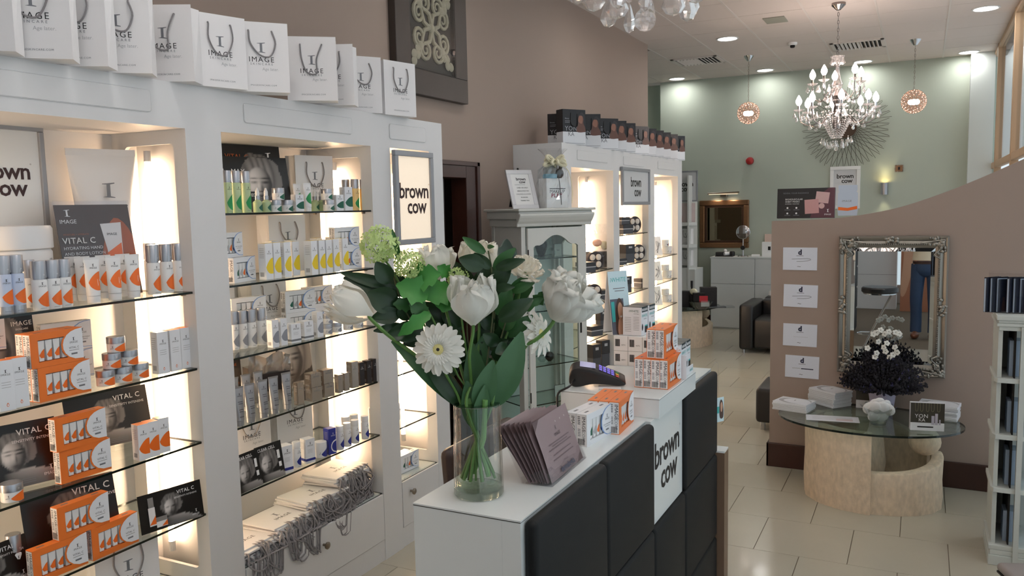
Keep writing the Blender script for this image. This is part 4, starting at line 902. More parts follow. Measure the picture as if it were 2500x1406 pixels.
sp = obj('sign_panel', M().box(DX, DX + .02, 2.6, 3.0, .648, DZ), deskm, desk)
T = Matrix.Translation((DX + .0208, 2.80, .84)) @ Matrix.Rotation(PI / 2, 4, 'Z')
m = M(); m.text('brown', .128, 0, 0.0, 0, 0, T, bold=.02, space=.93); m.text('cow', .128, .02, -.092, 0, 0, T, bold=.02, space=.93); m.text('o', .016, .165, .08, 0, 0, T); obj('lettering', m, ink, sp)
pod = obj('counter_podium', M().box(-1.15, -.785, 2.645, 3.14, DZ, 1.09), deskm, desk, bevel=.0012, seg=1)
obj('edge_line', M().box(-1.1504, -.7846, 2.6446, 3.1404, 1.0855, 1.0865), edgem, pod)
p = ony(1770, 1090, 3.55)
rt = obj('desk_return', M().box(DB, p.x, 3.541, 3.62, 0, .648), mat('brown laminate', rgb(120, 98, 80), .4), desk); obj('return_top', M().box(DB, p.x, 3.541, 3.62, .648, .656), deskm, rt)
# clear mat under the desk chair and the chair itself
tag(obj('chair_mat', M().prism(rr(-2.1, -1.3, 2.1, 3.0, .05), 0.001, .003, T=Matrix(((1, 0, 0, 0), (0, 0, 1, 0), (0, 1, 0, 0), (0, 0, 0, 1)))), acrylic), 'clear plastic floor mat behind the reception desk', 'mat')
brn = mat('dark brown leather', rgb(44, 30, 28), .4)
t = thing('desk_chair', 'dark brown leather chair tucked behind the reception desk', 'chair', (-1.125, 2.56, 0), PI / 2)
obj('base', M().lathe([(.03, .05), (.03, .40)], 12).tube([(0, 0, .06), (.2, 0, .04)], .016, 8).tube([(0, 0, .06), (.06, .19, .04)], .016, 8).tube([(0, 0, .06), (-.16, .12, .04)], .016, 8).tube([(0, 0, .06), (-.16, -.12, .04)], .016, 8).tube([(0, 0, .06), (.06, -.19, .04)], .016, 8), chrome, t, smooth=True)
for k in range(5): a = 2 * PI * k / 5; obj('castor', M().ball((.2 * math.cos(a), .2 * math.sin(a), .024), .024), blackm, t, smooth=True)
obj('seat', M().box(-.235, .235, -.17, .19, .42, .49), brn, t, smooth=True, bevel=.03, seg=3)
obj('backrest', M().box(-.25, .25, .14, .20, .50, .945, 0, Matrix.Translation((0, .07, 0)) @ Matrix.Rotation(-.08, 4, 'X')), brn, t, smooth=True, bevel=.028, seg=3)
# ---- flat boxes, sachets and terminal on the desk
g = kits(kit_w, (1426, 1096), (1499, 1056), DZ, 'white window box on the desk, nearest the padded front', 'kit boxes on the desk', d=.036)
kit_w((g[0].x + g[2].x * .055, g[0].y + g[2].y * .055, DZ), g[1], 'white window box on the desk, behind its twin', 'kit boxes on the desk')
g = kits(kit_o, (1512, 1062), (1547, 1028), DZ, 'orange window box on the desk, right of three beside white boxes', 'kit boxes on the desk')
for k in (1, 2): kit_o((g[0].x + g[2].x * (.017 + .035 * k), g[0].y + g[2].y * (.017 + .035 * k), DZ), g[1], 'orange window box on the desk, %s of three beside white boxes' % ('middle', 'left')[k - 1], 'kit boxes on the desk')
a = onz(1347, 1190, DZ); b = onz(1430, 1118, DZ); ang = math.atan2(b.y - a.y, b.x - a.x); c = (a + b) / 2
hold = thing('leaflet_holder', 'clear acrylic holder of mauve mask sachets on the desk', 'holder', (c.x, c.y, DZ + .001), ang)
HW = (b - a).length; tl = Matrix.Rotation(-ORA(24), 4, 'X')
m = M(); m.box(-HW / 2, HW / 2, -.002, .075, 0, .003); m.box(-HW / 2, HW / 2, -.003, 0, 0, .045, 0, tl); m.box(-HW / 2, HW / 2, .075, .078, 0, .16, 0, tl); m.box(-HW / 2, -HW / 2 + .002, 0, .075, 0, .05, 0, tl); m.box(HW / 2 - .002, HW / 2, 0, .075, 0, .05, 0, tl); obj('acrylic_tray', m, acrylic, hold)
obj('tray_lettering', M().text('dermalogica', .021, 0, .014, -.0045, 0, tl, bold=.03), mat('dusty navy ink', rgb(70, 72, 92), .5), hold)
mauve = mat('mauve foil sachet', rgb(158, 138, 140), .32, .25)
def sachet(y, sh, tw, label, front):
    t = thing('mask_sachet', label, 'sachet', hold.matrix_basis @ (Vector((sh, y, .004))), ang, 'mask sachets')
    TT = Matrix.Rotation(-ORA(18 + y * 230), 4, 'X') @ Matrix.Rotation(tw, 4, 'Z'); w, h = HW * .9, .166
    m = M(); v = []; f = []
    for s in (-1, 1):
        for j in range(7):
            for i in range(7):
                u, q = i / 6 - .5, j / 6; e = (1 - (2 * u) ** 4) * (1 - (2 * q - 1) ** 6); v.append((u * w, s * .0028 * e + .0008 * math.sin(9 * u + 7 * q), q * h))
    for s in (0, 1):
        for j in range(6):
            for i in range(6): k = s * 49 + j * 7 + i; f.append((k, k + 1, k + 8, k + 7))
    obj('foil_pouch', m.add(v, f, 0, TT), mauve, t, smooth=True)
    m = M(); m.text('IMAGE', .0125, 0, .102, -.0045, 0, TT, bold=.012, space=1.15); logo_I(m, 0, .118, .011, -.0045, 1, TT)
    for z, ww in ((.088, .3), (.081, .22), (.074, .33), (.058, .26), (.046, .3)): m.rect(-w * ww, w * ww, z, z + .0022, -.0042, 1, TT)
    m.text('I MASK', .009, 0, .030, -.0042, 1, TT, space=1.4)
    for k in range(3): m.text('o', .010, w * (.05 + .14 * k), .136, -.0035, 2, TT)
    obj('lettering', m, [mat('dark mauve ink', rgb(60, 48, 52), .5), mat('mauve ink', rgb(120, 102, 106), .5), inkwhite], t)
ys = [.004, .016, .021, .026, .036, .044, .052, .060, .068]
for k, y in enumerate(ys): sachet(y, 0 if k == 0 else -.008 - .0015 * k, 0 if k == 0 else .05 - .015 * (k % 4), 'mauve foil mask sachet, %s in the acrylic holder' % ('front one' if k == 0 else '%s from the front' % ORD[k] if k < 8 else 'rearmost'), k == 0)
# card terminal
pt = onz(1455, 968, 1.09); t = thing('card_terminal', 'black card payment terminal with lit keypad on the podium', 'card terminal', (-1.0, 2.79, 1.091), ORA(150))
a = onz(1402, 945, 1.09); b = onz(1535, 945, 1.09); ang = math.atan2(b.y - a.y, b.x - a.x); L = .205; c = (a * .5 + b * .5)
t.location = (c.x - .03, c.y + .035, 1.094); t.rotation_euler = (.16, 0, ang)
prof = blob([(-.5, .10), (-.46, .30), (-.30, .36), (-.05, .32), (.25, .21), (.47, .11), (.5, .05), (.40, .03), (.10, .055), (-.1, .06), (-.28, .02), (-.42, .015)], 4)
m = M(); ws = (-.040, -.037, .037, .040); rings = [[(x * L * (1 if abs(w) < .039 else .97), w, z * L * (1 if abs(w) < .039 else .9) + (0 if abs(w) < .039 else .002)) for x, z in prof] for w in ws]
n = len(prof); v = [q for r in rings for q in r]; f = [tuple(range(n)), tuple(range(3 * n, 4 * n))[::-1]] + [(k * n + i, k * n + (i + 1) % n, (k + 1) * n + (i + 1) % n, (k + 1) * n + i) for k in range(3) for i in range(n)]
obj('terminal_body', m.add(v, f), blackm, t, smooth=True, sharp=55)
sl = Matrix.Translation((.0, 0, .0)) 
def onTop(x, y):       # point on the sloped face
    z = .365 - .06 * max(0, (x / L + .3)) * 1.2 if x / L < -.05 else .335 - (x / L + .05) * .44
    return (x, y, z * L + .0035)
def patch(m, x0, x1, y0, y1, mi=0, lift=0): m.add([tuple(Vector(onTop(x, y)) + Vector((0, 0, lift))) for x, y in ((x0, y0), (x1, y0), (x1, y1), (x0, y1))], [(0, 1, 2, 3)], mi)
m = M(); patch(m, -.062, -.005, -.028, .028); obj('screen', m, mat('lilac screen', rgb(150, 150, 190), .2, emit=.25, ecol=(.55, .55, .8, 1)), t)
km = mat('violet lit key', rgb(90, 80, 200), .4, emit=.5, ecol=(.25, .2, .8, 1))
for r_ in range(4):
    for c_ in range(3): m = M(); x0 = .008 + r_ * .0145; y0 = -.027 + c_ * .019; v0 = [onTop(x0, y0), onTop(x0 + .011, y0), onTop(x0 + .011, y0 + .014), onTop(x0, y0 + .014)]; m.add([tuple(Vector(q) + Vector((0, 0, .0008))) for q in v0], [(0, 1, 2, 3)]); obj('key', m, km, t)
for c_, cl in enumerate(((30, 150, 60), (226, 190, 40), (200, 50, 40))):
    m = M(); patch(m, .068, .080, .011 - c_ * .019, .025 - c_ * .019, 0, .001); obj('key', m, mat('key colour %d' % c_, rgb(*cl), .4), t)
obj('power_cable', M().tube([t.matrix_basis.inverted() @ q for q in path([t.location + Vector((-.07, -.01, .03)), Vector((-1.12, 2.66, 1.105)), Vector((-1.157, 2.64, 1.08)), Vector((-1.16, 2.635, 1.03))], 5)], .004, 6), blackm, t, smooth=True)
tag(obj('receipt_slip', M().box(-.04, .04, -.03, .03, 0, .0006), paper, None, (c.x + .03, c.y + .005, 1.0905), (0, 0, ang)), 'white paper slip under the card terminal', 'paper')
# orange kits on the podium, ends to the viewer
PZ = 1.0905
for i, (px, py) in enumerate(((1548.7, 944.6), (1569, 946), (1589, 948), (1608, 949.5))):
    q = onz(px, py, PZ); kit_o((q.x + .017, q.y + .088, PZ), PI / 2, 'orange window box standing on the podium, %s of four in the lower row' % nth(i, 4), 'orange kit boxes on the podium')
    if i in (1, 2): kit_o((q.x + .017 + .012, q.y + .088 + .012, PZ + .1065), PI / 2, 'orange window box on the podium, %s of the two on top' % ('left', 'right')[i - 1], 'orange kit boxes on the podium')
# plain white cartons with barcodes
def bar_box():
    t = thing('white_carton', 'x', 'box'); m = M().box(-.03, .03, 0, .17, 0, .061); obj('carton', m, paperw, t, bevel=.0008, seg=1)
    m = M(); [m.rect(-.024 + .0022 * k, -.0228 + .0022 * k + .0006 * (k % 3), .018, .048, -.0005) for k in range(9)]; m.text('AZTC', .007, .012, .022, -.0006); obj('barcode', m, ink, t); return t
bar_box = Proto(bar_box); q0 = onz(1499, 891, PZ)
for r_ in range(2):
    for k in range(3): bar_box((q0.x + .03 + .0615 * k, q0.y, PZ + .062 * r_), 0, 'plain white carton with barcode end, %s row %s of three' % (('lower', 'upper')[r_], nth(k, 3)), 'plain white cartons')
# whitening kits
def iw():
    t = thing('whitening_kit_box', 'x', 'box'); w, d, h = .066, .082, .118
    m = M(); m.box(-w / 2, w / 2, -d / 2, d / 2, 0, h); obj('carton', m, papercool, t, bevel=.0008, seg=1)
    obj('dark_lid_print', M().box(-w / 2 - .0003, w / 2 + .0003, -d / 2 - .0003, d / 2 + .0003, h - .001, h + .0006).box(-w / 2 + .006, w / 2 - .001, -d / 2 - .0007, -d / 2, h - .022, h - .001), mat('dark teal print', rgb(34, 52, 58), .35), t)
    y = -d / 2 - .0008; m = M(); m.text('iWHITE', .0165, 0, h * .64, y, 0); m.text('Dark Stains', .006, .005, h * .56, y, 1); m.flat(blob([(-.022, .05), (-.015, .035), (-.022, .02), (-.029, .035)], 4), y, 1); m.rect(.002, .030, .010, .036, y, 1); m.rect(.002, .030, .036, .041, y, 0)
    for k in range(4): m.rect(-.024 + .014 * k, -.016 + .014 * k, h - .017, h - .007, y - .0004, 2)
    T = Matrix.Rotation(-PI / 2, 4, 'Z'); e = -w / 2 - .0006
    m.text('iWHITE', .013, .008, h * .82, e, 3, T); m.text('Dark Stains', .005, .02, h * .75, e, 1, T)
    for k in range(9): m.rect(-.032, -.004, h * (.62 - .06 * k), h * (.63 - .06 * k), e, 4, T); m.rect(.006, .032, h * (.64 - .055 * k), h * (.65 - .055 * k), e, 4, T)
    obj('print', m, [teal, ink, inkwhite, greend, inkgrey], t); return t
iw = Proto(iw); q = onz(1516, 800, PZ + .124)
iw((q0.x + .075, q0.y + .055, PZ + .124), PI / 2 - ORA(6), 'whitening kit box with dark lid, left of the pair on white cartons', 'whitening kits'); iw((q0.x + .082, q0.y + .135, PZ + .124), PI / 2 - ORA(6), 'whitening kit box with dark lid, right of the pair on white cartons', 'whitening kits')
q = onz(1692, 905, PZ); iw((-.845, 3.03, PZ + .012), PI / 2, 'whitening kit box in the tray, nearer of the pair at the podium end', 'whitening kits'); iw((-.845, 3.10, PZ + .012), PI / 2, 'whitening kit box in the tray, farther of the pair at the podium end', 'whitening kits')
t = thing('display_tray', 'low white cardboard tray under the podium-end whitening kits', 'tray', (-.845, 3.065, PZ))
obj('tray_body', M().box(-.05, .05, -.074, .074, 0, .011).box(.046, .05, -.074, .074, .011, .030), papercool, t); obj('print', M().text('iWHITE', .014, .045, .008, -.0506, 0, Matrix.Rotation(PI / 2, 4, 'Z')), teal, t)
t = thing('slim_carton', 'slim upright white carton beside the orange boxes on the podium', 'box', (-.835, 2.975, PZ), PI / 2)
obj('carton', M().box(-.016, .016, -.03, .03, 0, .125), papercool, t); obj('print', M().text('SOS', .02, 0, 0, 0, 0, Matrix.Translation((.008, -.0306, .012)) @ Matrix.Rotation(-PI / 2, 4, 'Y'), align='LEFT').rect(-.012, .006, .11, .113, -.0306, 1), [ink, orangel], t)
t = thing('slim_carton', 'short slim white carton next to the whitening tray', 'box', (-.80, 2.985, PZ), PI / 2); obj('carton', M().box(-.006, .006, -.02, .02, 0, .09), papercool, t); obj('print', M().rect(-.004, .004, .05, .07, -.0206), inkgrey, t)
# whitening standee
q = onz(1516, 808, PZ + .124); t = thing('counter_standee', 'pale teal counter standee with a smiling woman behind the whitening kits', 'display', (q0.x + .02, q0.y + .05, PZ + .1245), ORA(60))
HH = .262; m = M(); m.box(-.052, .052, 0, .002, 0, HH, 0, Matrix.Rotation(-.12, 4, 'X')); m.box(-.052, .052, .06, .062, 0, HH * .97, 0, Matrix.Translation((0, .0, 0)) @ Matrix.Rotation(.10, 4, 'X')); m.box(-.052, .052, 0, .06, 0, .002); obj('card_board', m, paperw, t)
m = M(); TT = Matrix.Rotation(-.12, 4, 'X'); m.rect(-.052, .052, 0, HH, -.0006, 0, TT); m.text('iWHITE', .026, .0, HH * .83, -.001, 1, TT, bold=.01); [m.rect(-.03 + .008 * k, .034 - .006 * k, HH * (.72 - .04 * k), HH * (.732 - .04 * k), -.001, 5, TT) for k in range(2)]
m.rect(-.052, .02, 0, HH * .56, -.001, 6, TT); m.rect(-.047, -.03, HH * .2, HH * .52, -.0014, 1, TT)
def W_(pts, mi, l): m.flat(blob(pts, 4), -.001 - .0004 * l, mi, TT)
W_([(-.028, .0), (-.026, .10), (-.008, .148), (.012, .135), (.022, .09), (.024, .0)], 2, 2); W_([(-.012, .07), (-.014, .11), (-.002, .132), (.011, .115), (.010, .08), (0, .055)], 3, 3); W_([(-.014, .06), (.008, .062), (.016, .03), (.014, 0), (-.02, 0)], 3, 3); W_([(-.006, .075), (.006, .075), (0, .068)], 4, 4)
obj('printed_face', m, [tealp, teal, mat('brown hair print', rgb(74, 48, 36), .4), tanp, inkwhite, inkgrey, mat('slate print', rgb(90, 96, 110), .4)], t)
# little hanging card on the far side of the desk
q = ony(1757, 1000, 3.57); t = thing('hanging_card', 'small teal portrait card hanging from a cord at the desk end', 'card', (q.x, q.y, q.z - .055), ORA(60))
obj('card_board', M().box(-.026, .026, 0, .0015, 0, .11), paperw, t); m = M(); m.rect(-.026, .026, 0, .11, -.0005, 0); m.flat(blob([(0, .02), (-.002, .08), (.008, .1), (.02, .08), (.022, .02)], 4), -.0009, 1); m.flat(blob([(.005, .05), (.004, .08), (.012, .088), (.018, .07), (.012, .045)], 4), -.0013, 2); m.rect(-.022, -.004, .04, .07, -.0009, 3); obj('printed_face', m, [tealp, MATS['brown hair print'], tanp, teal], t)
obj('cord', M().tube([t.matrix_basis.inverted() @ v for v in path([Vector((q.x - .005, q.y, q.z + .055)), Vector((-.78, 3.50, 1.06)), Vector((-.80, 3.4, 1.03)), Vector((-.82, 3.28, 1.028))], 5)], .0016, 5), acrylic, t)
# ================================================================== glass vase and bouquet
VC0 = Vector((-1.0, 1.765, DZ))
vase = thing('glass_vase', 'tall clear tapered glass vase holding the bouquet on the desk', 'vase', VC0)
r0, r1, VH = .0645, .0590, .236
out = [(0, .001), (r0 - .004, .001), (r0, .006)] + [(r0 + (r1 - r0) * k / 6, .006 + (VH - .006) * k / 6) for k in range(1, 7)]
obj('glass_wall', M().lathe(out[2:], 40), glassmat('vase glass', (.95, .965, .955, 1), .05), vase, smooth=True)
obj('glass_wall_inner', M().lathe([(r0 - .0045, .02)] + [(r0 - .0045 + (r1 - r0) * k / 6, .006 + (VH - .006) * k / 6) for k in range(1, 7)], 40), MATS['vase glass'], vase, smooth=True)
obj('rim', M().lathe([(r1 - .0042, VH - .0004), (r1 - .002, VH + .0016), (r1 + .0001, VH)], 40), glassmat('rim glass', (.8, .86, .84, 1), .25), vase, smooth=True)
base_g = crystalmat('thick base glass', (.90, .95, .92, 1), 0, 1.45, .45)
obj('thick_base', M().lathe([(0, .001), (r0 - .004, .001), (r0 - .0005, .006), (r0 - .001, .018), (r0 - .006, .021), (0, .019)], 40), base_g, vase, smooth=True)
obj('water', M().lathe([(0, .0215), (r0 - .0052, .0215), (r0 - .0058, .042), (0, .042)], 40), glassmat('water', (.90, .96, .90, 1), .06), vase, smooth=True)
D0 = -(ROT.transposed() @ (VC0 - EYE)).z
def fp(px, py, dd=0.0):
    d = D0 + dd; return EYE + ROT @ Vector(((px - 1250) / FPX * d, (703 - py) / FPX * d, -d))
MPP = D0 / FPX                     # metres per photo pixel at the bouquet
petalw = petalmat('white petal', rgb(250, 250, 244))
petalc = petalmat('cream petal', rgb(250, 246, 234))
petals_g = petalmat('gerbera petal', rgb(250, 250, 243), .3)
gyel = mat('gerbera heart', rgb(232, 222, 150), .7, bump=.6, nscale=500)
stemm = mat('green stem', rgb(86, 128, 60), .45, noise=.1)
stemd = mat('dark olive stem', rgb(74, 82, 48), .5)
leafd = mat('dark glossy leaf', rgb(34, 62, 34), .32, noise=.12, nscale=40)
leafm_ = mat('mid green leaf', rgb(52, 100, 50), .42, noise=.12, nscale=40)
leafb = mat('bright green leaf', rgb(58, 132, 52), .45, noise=.12, nscale=40)
leaft = mat('grey green tulip leaf', rgb(62, 104, 66), .45, noise=.1, nscale=30)
vibm = petalmat('pale lime floret', rgb(206, 228, 160), .3)
def frame(z, hint=Vector((0, 0, 1))):
    z = z.normalized(); x = hint.cross(z)
    if x.length < .05: x = Vector((1, 0, 0)).cross(z)
    x.normalize(); return Matrix((x, z.cross(x), z)).transposed()
def petal_mesh(name, R, H, wid, seed, ruf, curl, mtl):
    rnd = random.Random(seed); NU, NV = 12, 11; v = []; f = []; ph = rnd.uniform(0, 6); p2 = rnd.uniform(0, 6)
    for j in range(NV + 1):
        q = 1 - (1 - j / NV) ** 1.5; rad = R * (.20 + .86 * math.sin(min(1, q * 1.5) * PI * .5)) * (1 - curl * max(0, q - .35) ** 1.5 * 1.6)
        aw = wid * (.30 + .70 * math.sin(min(1, q * 1.35) * PI / 2)) * max(0.0, 1 - max(0, (q - .62) / .385) ** 2.6) ** .5 + .02
        for i in range(NU + 1):
            u = i / NU * 2 - 1; a = u * aw; edge = (abs(u) ** 3 * q + q ** 5)
            z = H * q - H * .05 * u * u * q + ruf * H * .10 * edge * math.sin(8 * u + ph)
            rr_ = rad + ruf * R * edge * (.22 * math.sin(9 * u + 5 * q + ph) + .10 * math.sin(19 * u + p2)) + R * .03 * math.cos(u * PI * 2.5) * q
            v.append((rr_ * math.sin(a), -rr_ * math.cos(a), z))
    for j in range(NV):
        for i in range(NU): k = j * (NU + 1) + i; f.append((k, k + 1, k + NU + 2, k + NU + 1))
    return M().add(v, f).mesh(name, mtl, smooth=True, sharp=180)
def stem(t, pts, r, m_=None):
    inv = t.matrix_basis.inverted(); obj('stem', M().tube([inv @ p for p in path(pts, 6)], r, 8), m_ or stemm, t, smooth=True)
def base_pt(a, k=1.0, h=.045): return VC0 + Vector((.045 * k * math.cos(a), .045 * k * math.sin(a), h))
def neck(a, k=.8): return VC0 + Vector((.045 * k * math.cos(a), .045 * k * math.sin(a), VH - .01))
def tulip(label, px, py, dd, axis_px, R, H, n, ruf, stempx, ang, mtl=petalw, seed=1, spread=1.0, r=.0042):
    """axis_px: photo direction of the flower axis (dx, dy, toward viewer)"""
    ax = (ROT @ Vector((axis_px[0], -axis_px[1], axis_px[2]))).normalized(); c = fp(px, py, dd); base = c - ax * H * .48
    t = thing('tulip', label, 'flower', base, 0, 'white tulips in the bouquet'); q = frame(ax).to_euler()
    ms = [petal_mesh('petal', R * s_, H * h_, .78 * spread, seed + k, ruf, cu, mtl) for k, (s_, h_, cu) in enumerate(((1.0, 1.0, .25), (1.05, .92, .12), (.8, 1.04, .42)))]
    for k in range(n):
        ring = 0 if k < 3 else 1 if k < 6 else 2; a = 2 * PI * k / 3 + ring * 1.05 + .25 * k
        o = link('petal', ms[(2, 0, 1)[ring]], t, (0, 0, 0), (0, 0, 0)); o.rotation_euler = (frame(ax) @ Matrix.Rotation(a, 3, 'Z')).to_euler()
    if stempx: stem(t, [base + ax * .006] + [fp(x, y, d) for x, y, d in stempx] + [neck(ang), base_pt(ang + PI * .9)], r)
    return t
tulip('white ruffled tulip at the centre front of the bouquet', 1155, 740, -.05, (.02, -1, .35), .055, .118, 9, .6, [(1155, 812, -.05), (1146, 870, -.04), (1150, 935, -.02)], 4.5, seed=3)
tulip('white tulip leaning far left on a long green stem', 862, 748, -.02, (-.85, -.45, .2), .047, .112, 8, .4, [(905, 778, -.02), (950, 820, -.01), (1030, 880, 0), (1105, 950, 0)], 2.6, seed=11, r=.0048)
tulip('large ruffled white tulip leaning right over its stem', 1383, 737, -.02, (.55, -.75, .3), .066, .118, 14, .6, [(1345, 795, -.02), (1310, 828, -.01), (1255, 862, 0), (1205, 930, 0)], .4, seed=23, spread=1.15, r=.005)
tulip('white tulip in the back beside the lime green blossoms', 1066, 645, .06, (-.1, -1, .1), .045, .085, 7, .6, [(1075, 700, .06), (1100, 800, .04), (1135, 930, .02)], 1.9, seed=31)
tulip('open cream tulip at the top behind dark leaves', 1168, 632, .06, (.05, -.9, .45), .050, .074, 7, .45, [(1172, 680, .06), (1170, 800, .04), (1165, 940, .02)], 1.4, petalc, seed=41, spread=1.1)
# ranunculus with stacked flat petals
ax = (ROT @ Vector((.18, .75, .62))).normalized(); c = fp(1286, 648, .03); t = thing('ranunculus', 'cream ranunculus with layered petals at the right top', 'flower', c - ax * .015)
for k in range(26):
    lay = k / 26; R_ = .043 * (1 - .72 * lay); me = petal_mesh('petal', R_, .034, .62, 60 + k % 4, .35, .35 * lay, petalc) if k < 4 or k % 6 == 0 else me
    o = link('petal', me, t); o.rotation_euler = (frame(ax) @ Matrix.Rotation(k * 2.4, 3, 'Z') @ Matrix.Rotation(.42 * (1 - lay), 3, 'X')).to_euler(); o.scale = (1 - .6 * lay,) * 2 + (.8 + .3 * lay,)
stem(t, [c - ax * .014, fp(1272, 700, .03), fp(1255, 770, .03), fp(1215, 880, .02), neck(1.0), base_pt(3.9)], .0032)
# gerberas
def gpetal(L, w, seed, notch=.0):
    v = []; f = []; NV = 7; rnd = random.Random(seed)
    for j in range(NV + 1):
        q = j / NV; hw = w / 2 * (.45 + .75 * math.sin(PI * min(.98, q * .82 + .05)) ** .8) * (1 if q < .99 else .45)
        for i in range(5): u = i / 2 - 1; v.append((u * hw, L * q, .004 * math.sin(q * PI) + .0018 * (u * u) - .006 * q * q + .0006 * rnd.uniform(-1, 1)))
    for j in range(NV):
        for i in range(4): k = j * 5 + i; f.append((k, k + 1, k + 6, k + 5))
    return M().add(v, f).mesh('petal', petals_g, smooth=True, sharp=180)
def gerbera(label, px, py, dd, nrm, R, stempx, ang):
    ax = (ROT @ Vector(nrm)).normalized(); c = fp(px, py, dd); t = thing('gerbera', label, 'flower', c, 0, 'white gerberas in the bouquet'); F = frame(ax)
    pm = [gpetal(R * .84, R * .235, k) for k in range(3)]; pi_ = gpetal(R * .5, R * .13, 9)
    for k in range(24):
        o = link('petal', pm[k % 3], t); o.rotation_euler = (F @ Matrix.Rotation(k * 2 * PI / 24 + .05 * (k % 2), 3, 'Z') @ Matrix.Rotation(.10 - .22 * (k % 2), 3, 'X')).to_euler(); o.location = F @ Vector((0, 0, -.002 * (k % 2))) + F @ (Matrix.Rotation(k * 2 * PI / 24, 3, 'Z') @ Vector((0, R * .15, 0)))
    for k in range(26):
        o = link('inner_petal', pi_, t); o.rotation_euler = (F @ Matrix.Rotation(k * 2 * PI / 26, 3, 'Z') @ Matrix.Rotation(.42, 3, 'X')).to_euler(); o.location = F @ (Matrix.Rotation(k * 2 * PI / 26, 3, 'Z') @ Vector((0, R * .10, .001)))
    rot = F.to_4x4(); m = M(); m.ball((0, 0, .003), R * .27, R * .27, R * .11, 18, 8, 0, rot)
    for k in range(60):
        a = k * 2.4; q = R * .34 * math.sqrt((k + 12) / 72); m.tube([(q * math.cos(a), q * math.sin(a), R * .03), (q * 1.12 * math.cos(a), q * 1.12 * math.sin(a), R * .14)], R * .014, 4, 0, rot)
    obj('flower_heart', m, gyel, t, smooth=True); obj('dark_centre', M().ball((0, 0, R * .10), R * .12, R * .12, R * .06, 14, 6, 0, rot), ink, t, smooth=True)
    stem(t, [c - ax * .004] + [fp(x, y, d) for x, y, d in stempx] + [neck(ang), base_pt(ang + PI * .9)], .0034)
gerbera('white gerbera with dark heart facing the viewer', 1071, 853, -.07, (-.12, .05, 1), .0665, [(1085, 905, -.04), (1115, 960, -.02)], 3.6)
gerbera('white gerbera seen from the side, under the right tulip', 1316, 815, .03, (.82, .22, .52), .061, [(1285, 845, .04), (1225, 930, .03)], .9)
# viburnum balls
def floret():
    v = []; f = []
    for k in range(5):
        a = 2 * PI * k / 5; o = len(v); v.append((0, 0, 0))
        for q, w in ((.35, .22), (.8, .36), (1.0, .0)):
            for s in ((-1, 1) if w else (0,)): aa = a + s * w / max(q, .1) * .8; v.append((.0085 * q * math.cos(aa), .0085 * q * math.sin(aa), .0022 * q * q))
        f += [(o, o + 1, o + 2), (o + 1, o + 3, o + 4, o + 2), (o + 3, o + 5, o + 4)]
    return M().add(v, f).mesh('floret', vibm, smooth=True, sharp=180)
flm = floret()
def viburnum(label, px, py, dd, R, n, stempx, ang, leaves=()):
    c = fp(px, py, dd); t = thing('viburnum', label, 'flower', c, 0, 'lime viburnum balls'); rnd = random.Random(n)
    for k in range(n):
        z = 1 - 2 * (k + .5) / n; a = k * 2.39996; d = Vector((math.sqrt(1 - z * z) * math.cos(a), math.sqrt(1 - z * z) * math.sin(a), z)); d = (d + Vector((rnd.uniform(-.2, .2), rnd.uniform(-.2, .2), rnd.uniform(-.2, .2)))).normalized()
        o = link('floret', flm, t, d * R * rnd.uniform(.78, 1.08)); o.rotation_euler = (frame(d) @ Matrix.Rotation(rnd.uniform(0, 6), 3, 'Z')).to_euler(); s = rnd.uniform(1.0, 1.35) * (R / .042) ** .5 * 1.25; o.scale = (s, s, s)
    m = M()
    for k in range(14): a = k * 2.4; z = 1 - 2 * (k + .5) / 14; d = Vector((math.sqrt(1 - z * z) * math.cos(a), math.sqrt(1 - z * z) * math.sin(a), z)); m.tube([Vector((0, 0, -R * .6)), d * R * .75], .0009, 4)
    obj('floret_stalks', m, stemm, t)['kind'] = 'stuff'
    stem(t, [c + Vector((0, 0, -R * .5))] + [fp(x, y, d) for x, y, d in stempx] + [neck(ang, .5), base_pt(ang + 2.6, .7)], .0026, stemm)
    for L in leaves: leaf(t, *L)
def leaf(t, bx, by, tx, ty, wpx, dd=0.0, mtl=None, curl=.12, roll=0.0, lobes=0):
    B = fp(bx, by, dd); T_ = fp(tx, ty, dd - .02); inv = t.matrix_basis.inverted(); ax = (T_ - B); L = ax.length; ax.normalize()
    nv = (EYE - B).normalized(); nv = (Matrix.Rotation(roll, 3, ax) @ (nv - ax * nv.dot(ax))).normalized(); sd = ax.cross(nv); w = wpx * MPP / 2; v = []; f = []; NV = 10
    for j in range(NV + 1):
        q = j / NV; hw = w * math.sin(PI * min(1, q * .93 + .05)) ** .75 * (1.15 - .35 * q) + .0006
        if lobes: hw *= 1 + .22 * math.sin(q * lobes * 2 * PI)
        ctr = B + ax * L * q + nv * (curl * L * math.sin(q * PI) * .5 - curl * L * .35 * q * q)
        for i in range(5): u = i / 2 - 1; v.append(inv @ (ctr + sd * u * hw + nv * (abs(u) * hw * .28)))
    for j in range(NV):
        for i in range(4): k = j * 5 + i; f.append((k, k + 1, k + 6, k + 5))
    obj('leaf', M().add(v, f), mtl or leafd, t, smooth=True, sharp=180)
viburnum('largest lime green viburnum ball, at the bouquet top left', 925, 599, 0, .047, 90, [(955, 655, .01), (985, 710, .02), (1040, 800, .02), (1120, 920, .01)], 2.4, [(952, 690, 918, 640, 46, .0, leafd), (975, 640, 958, 560, 16, .03, leafm_)])
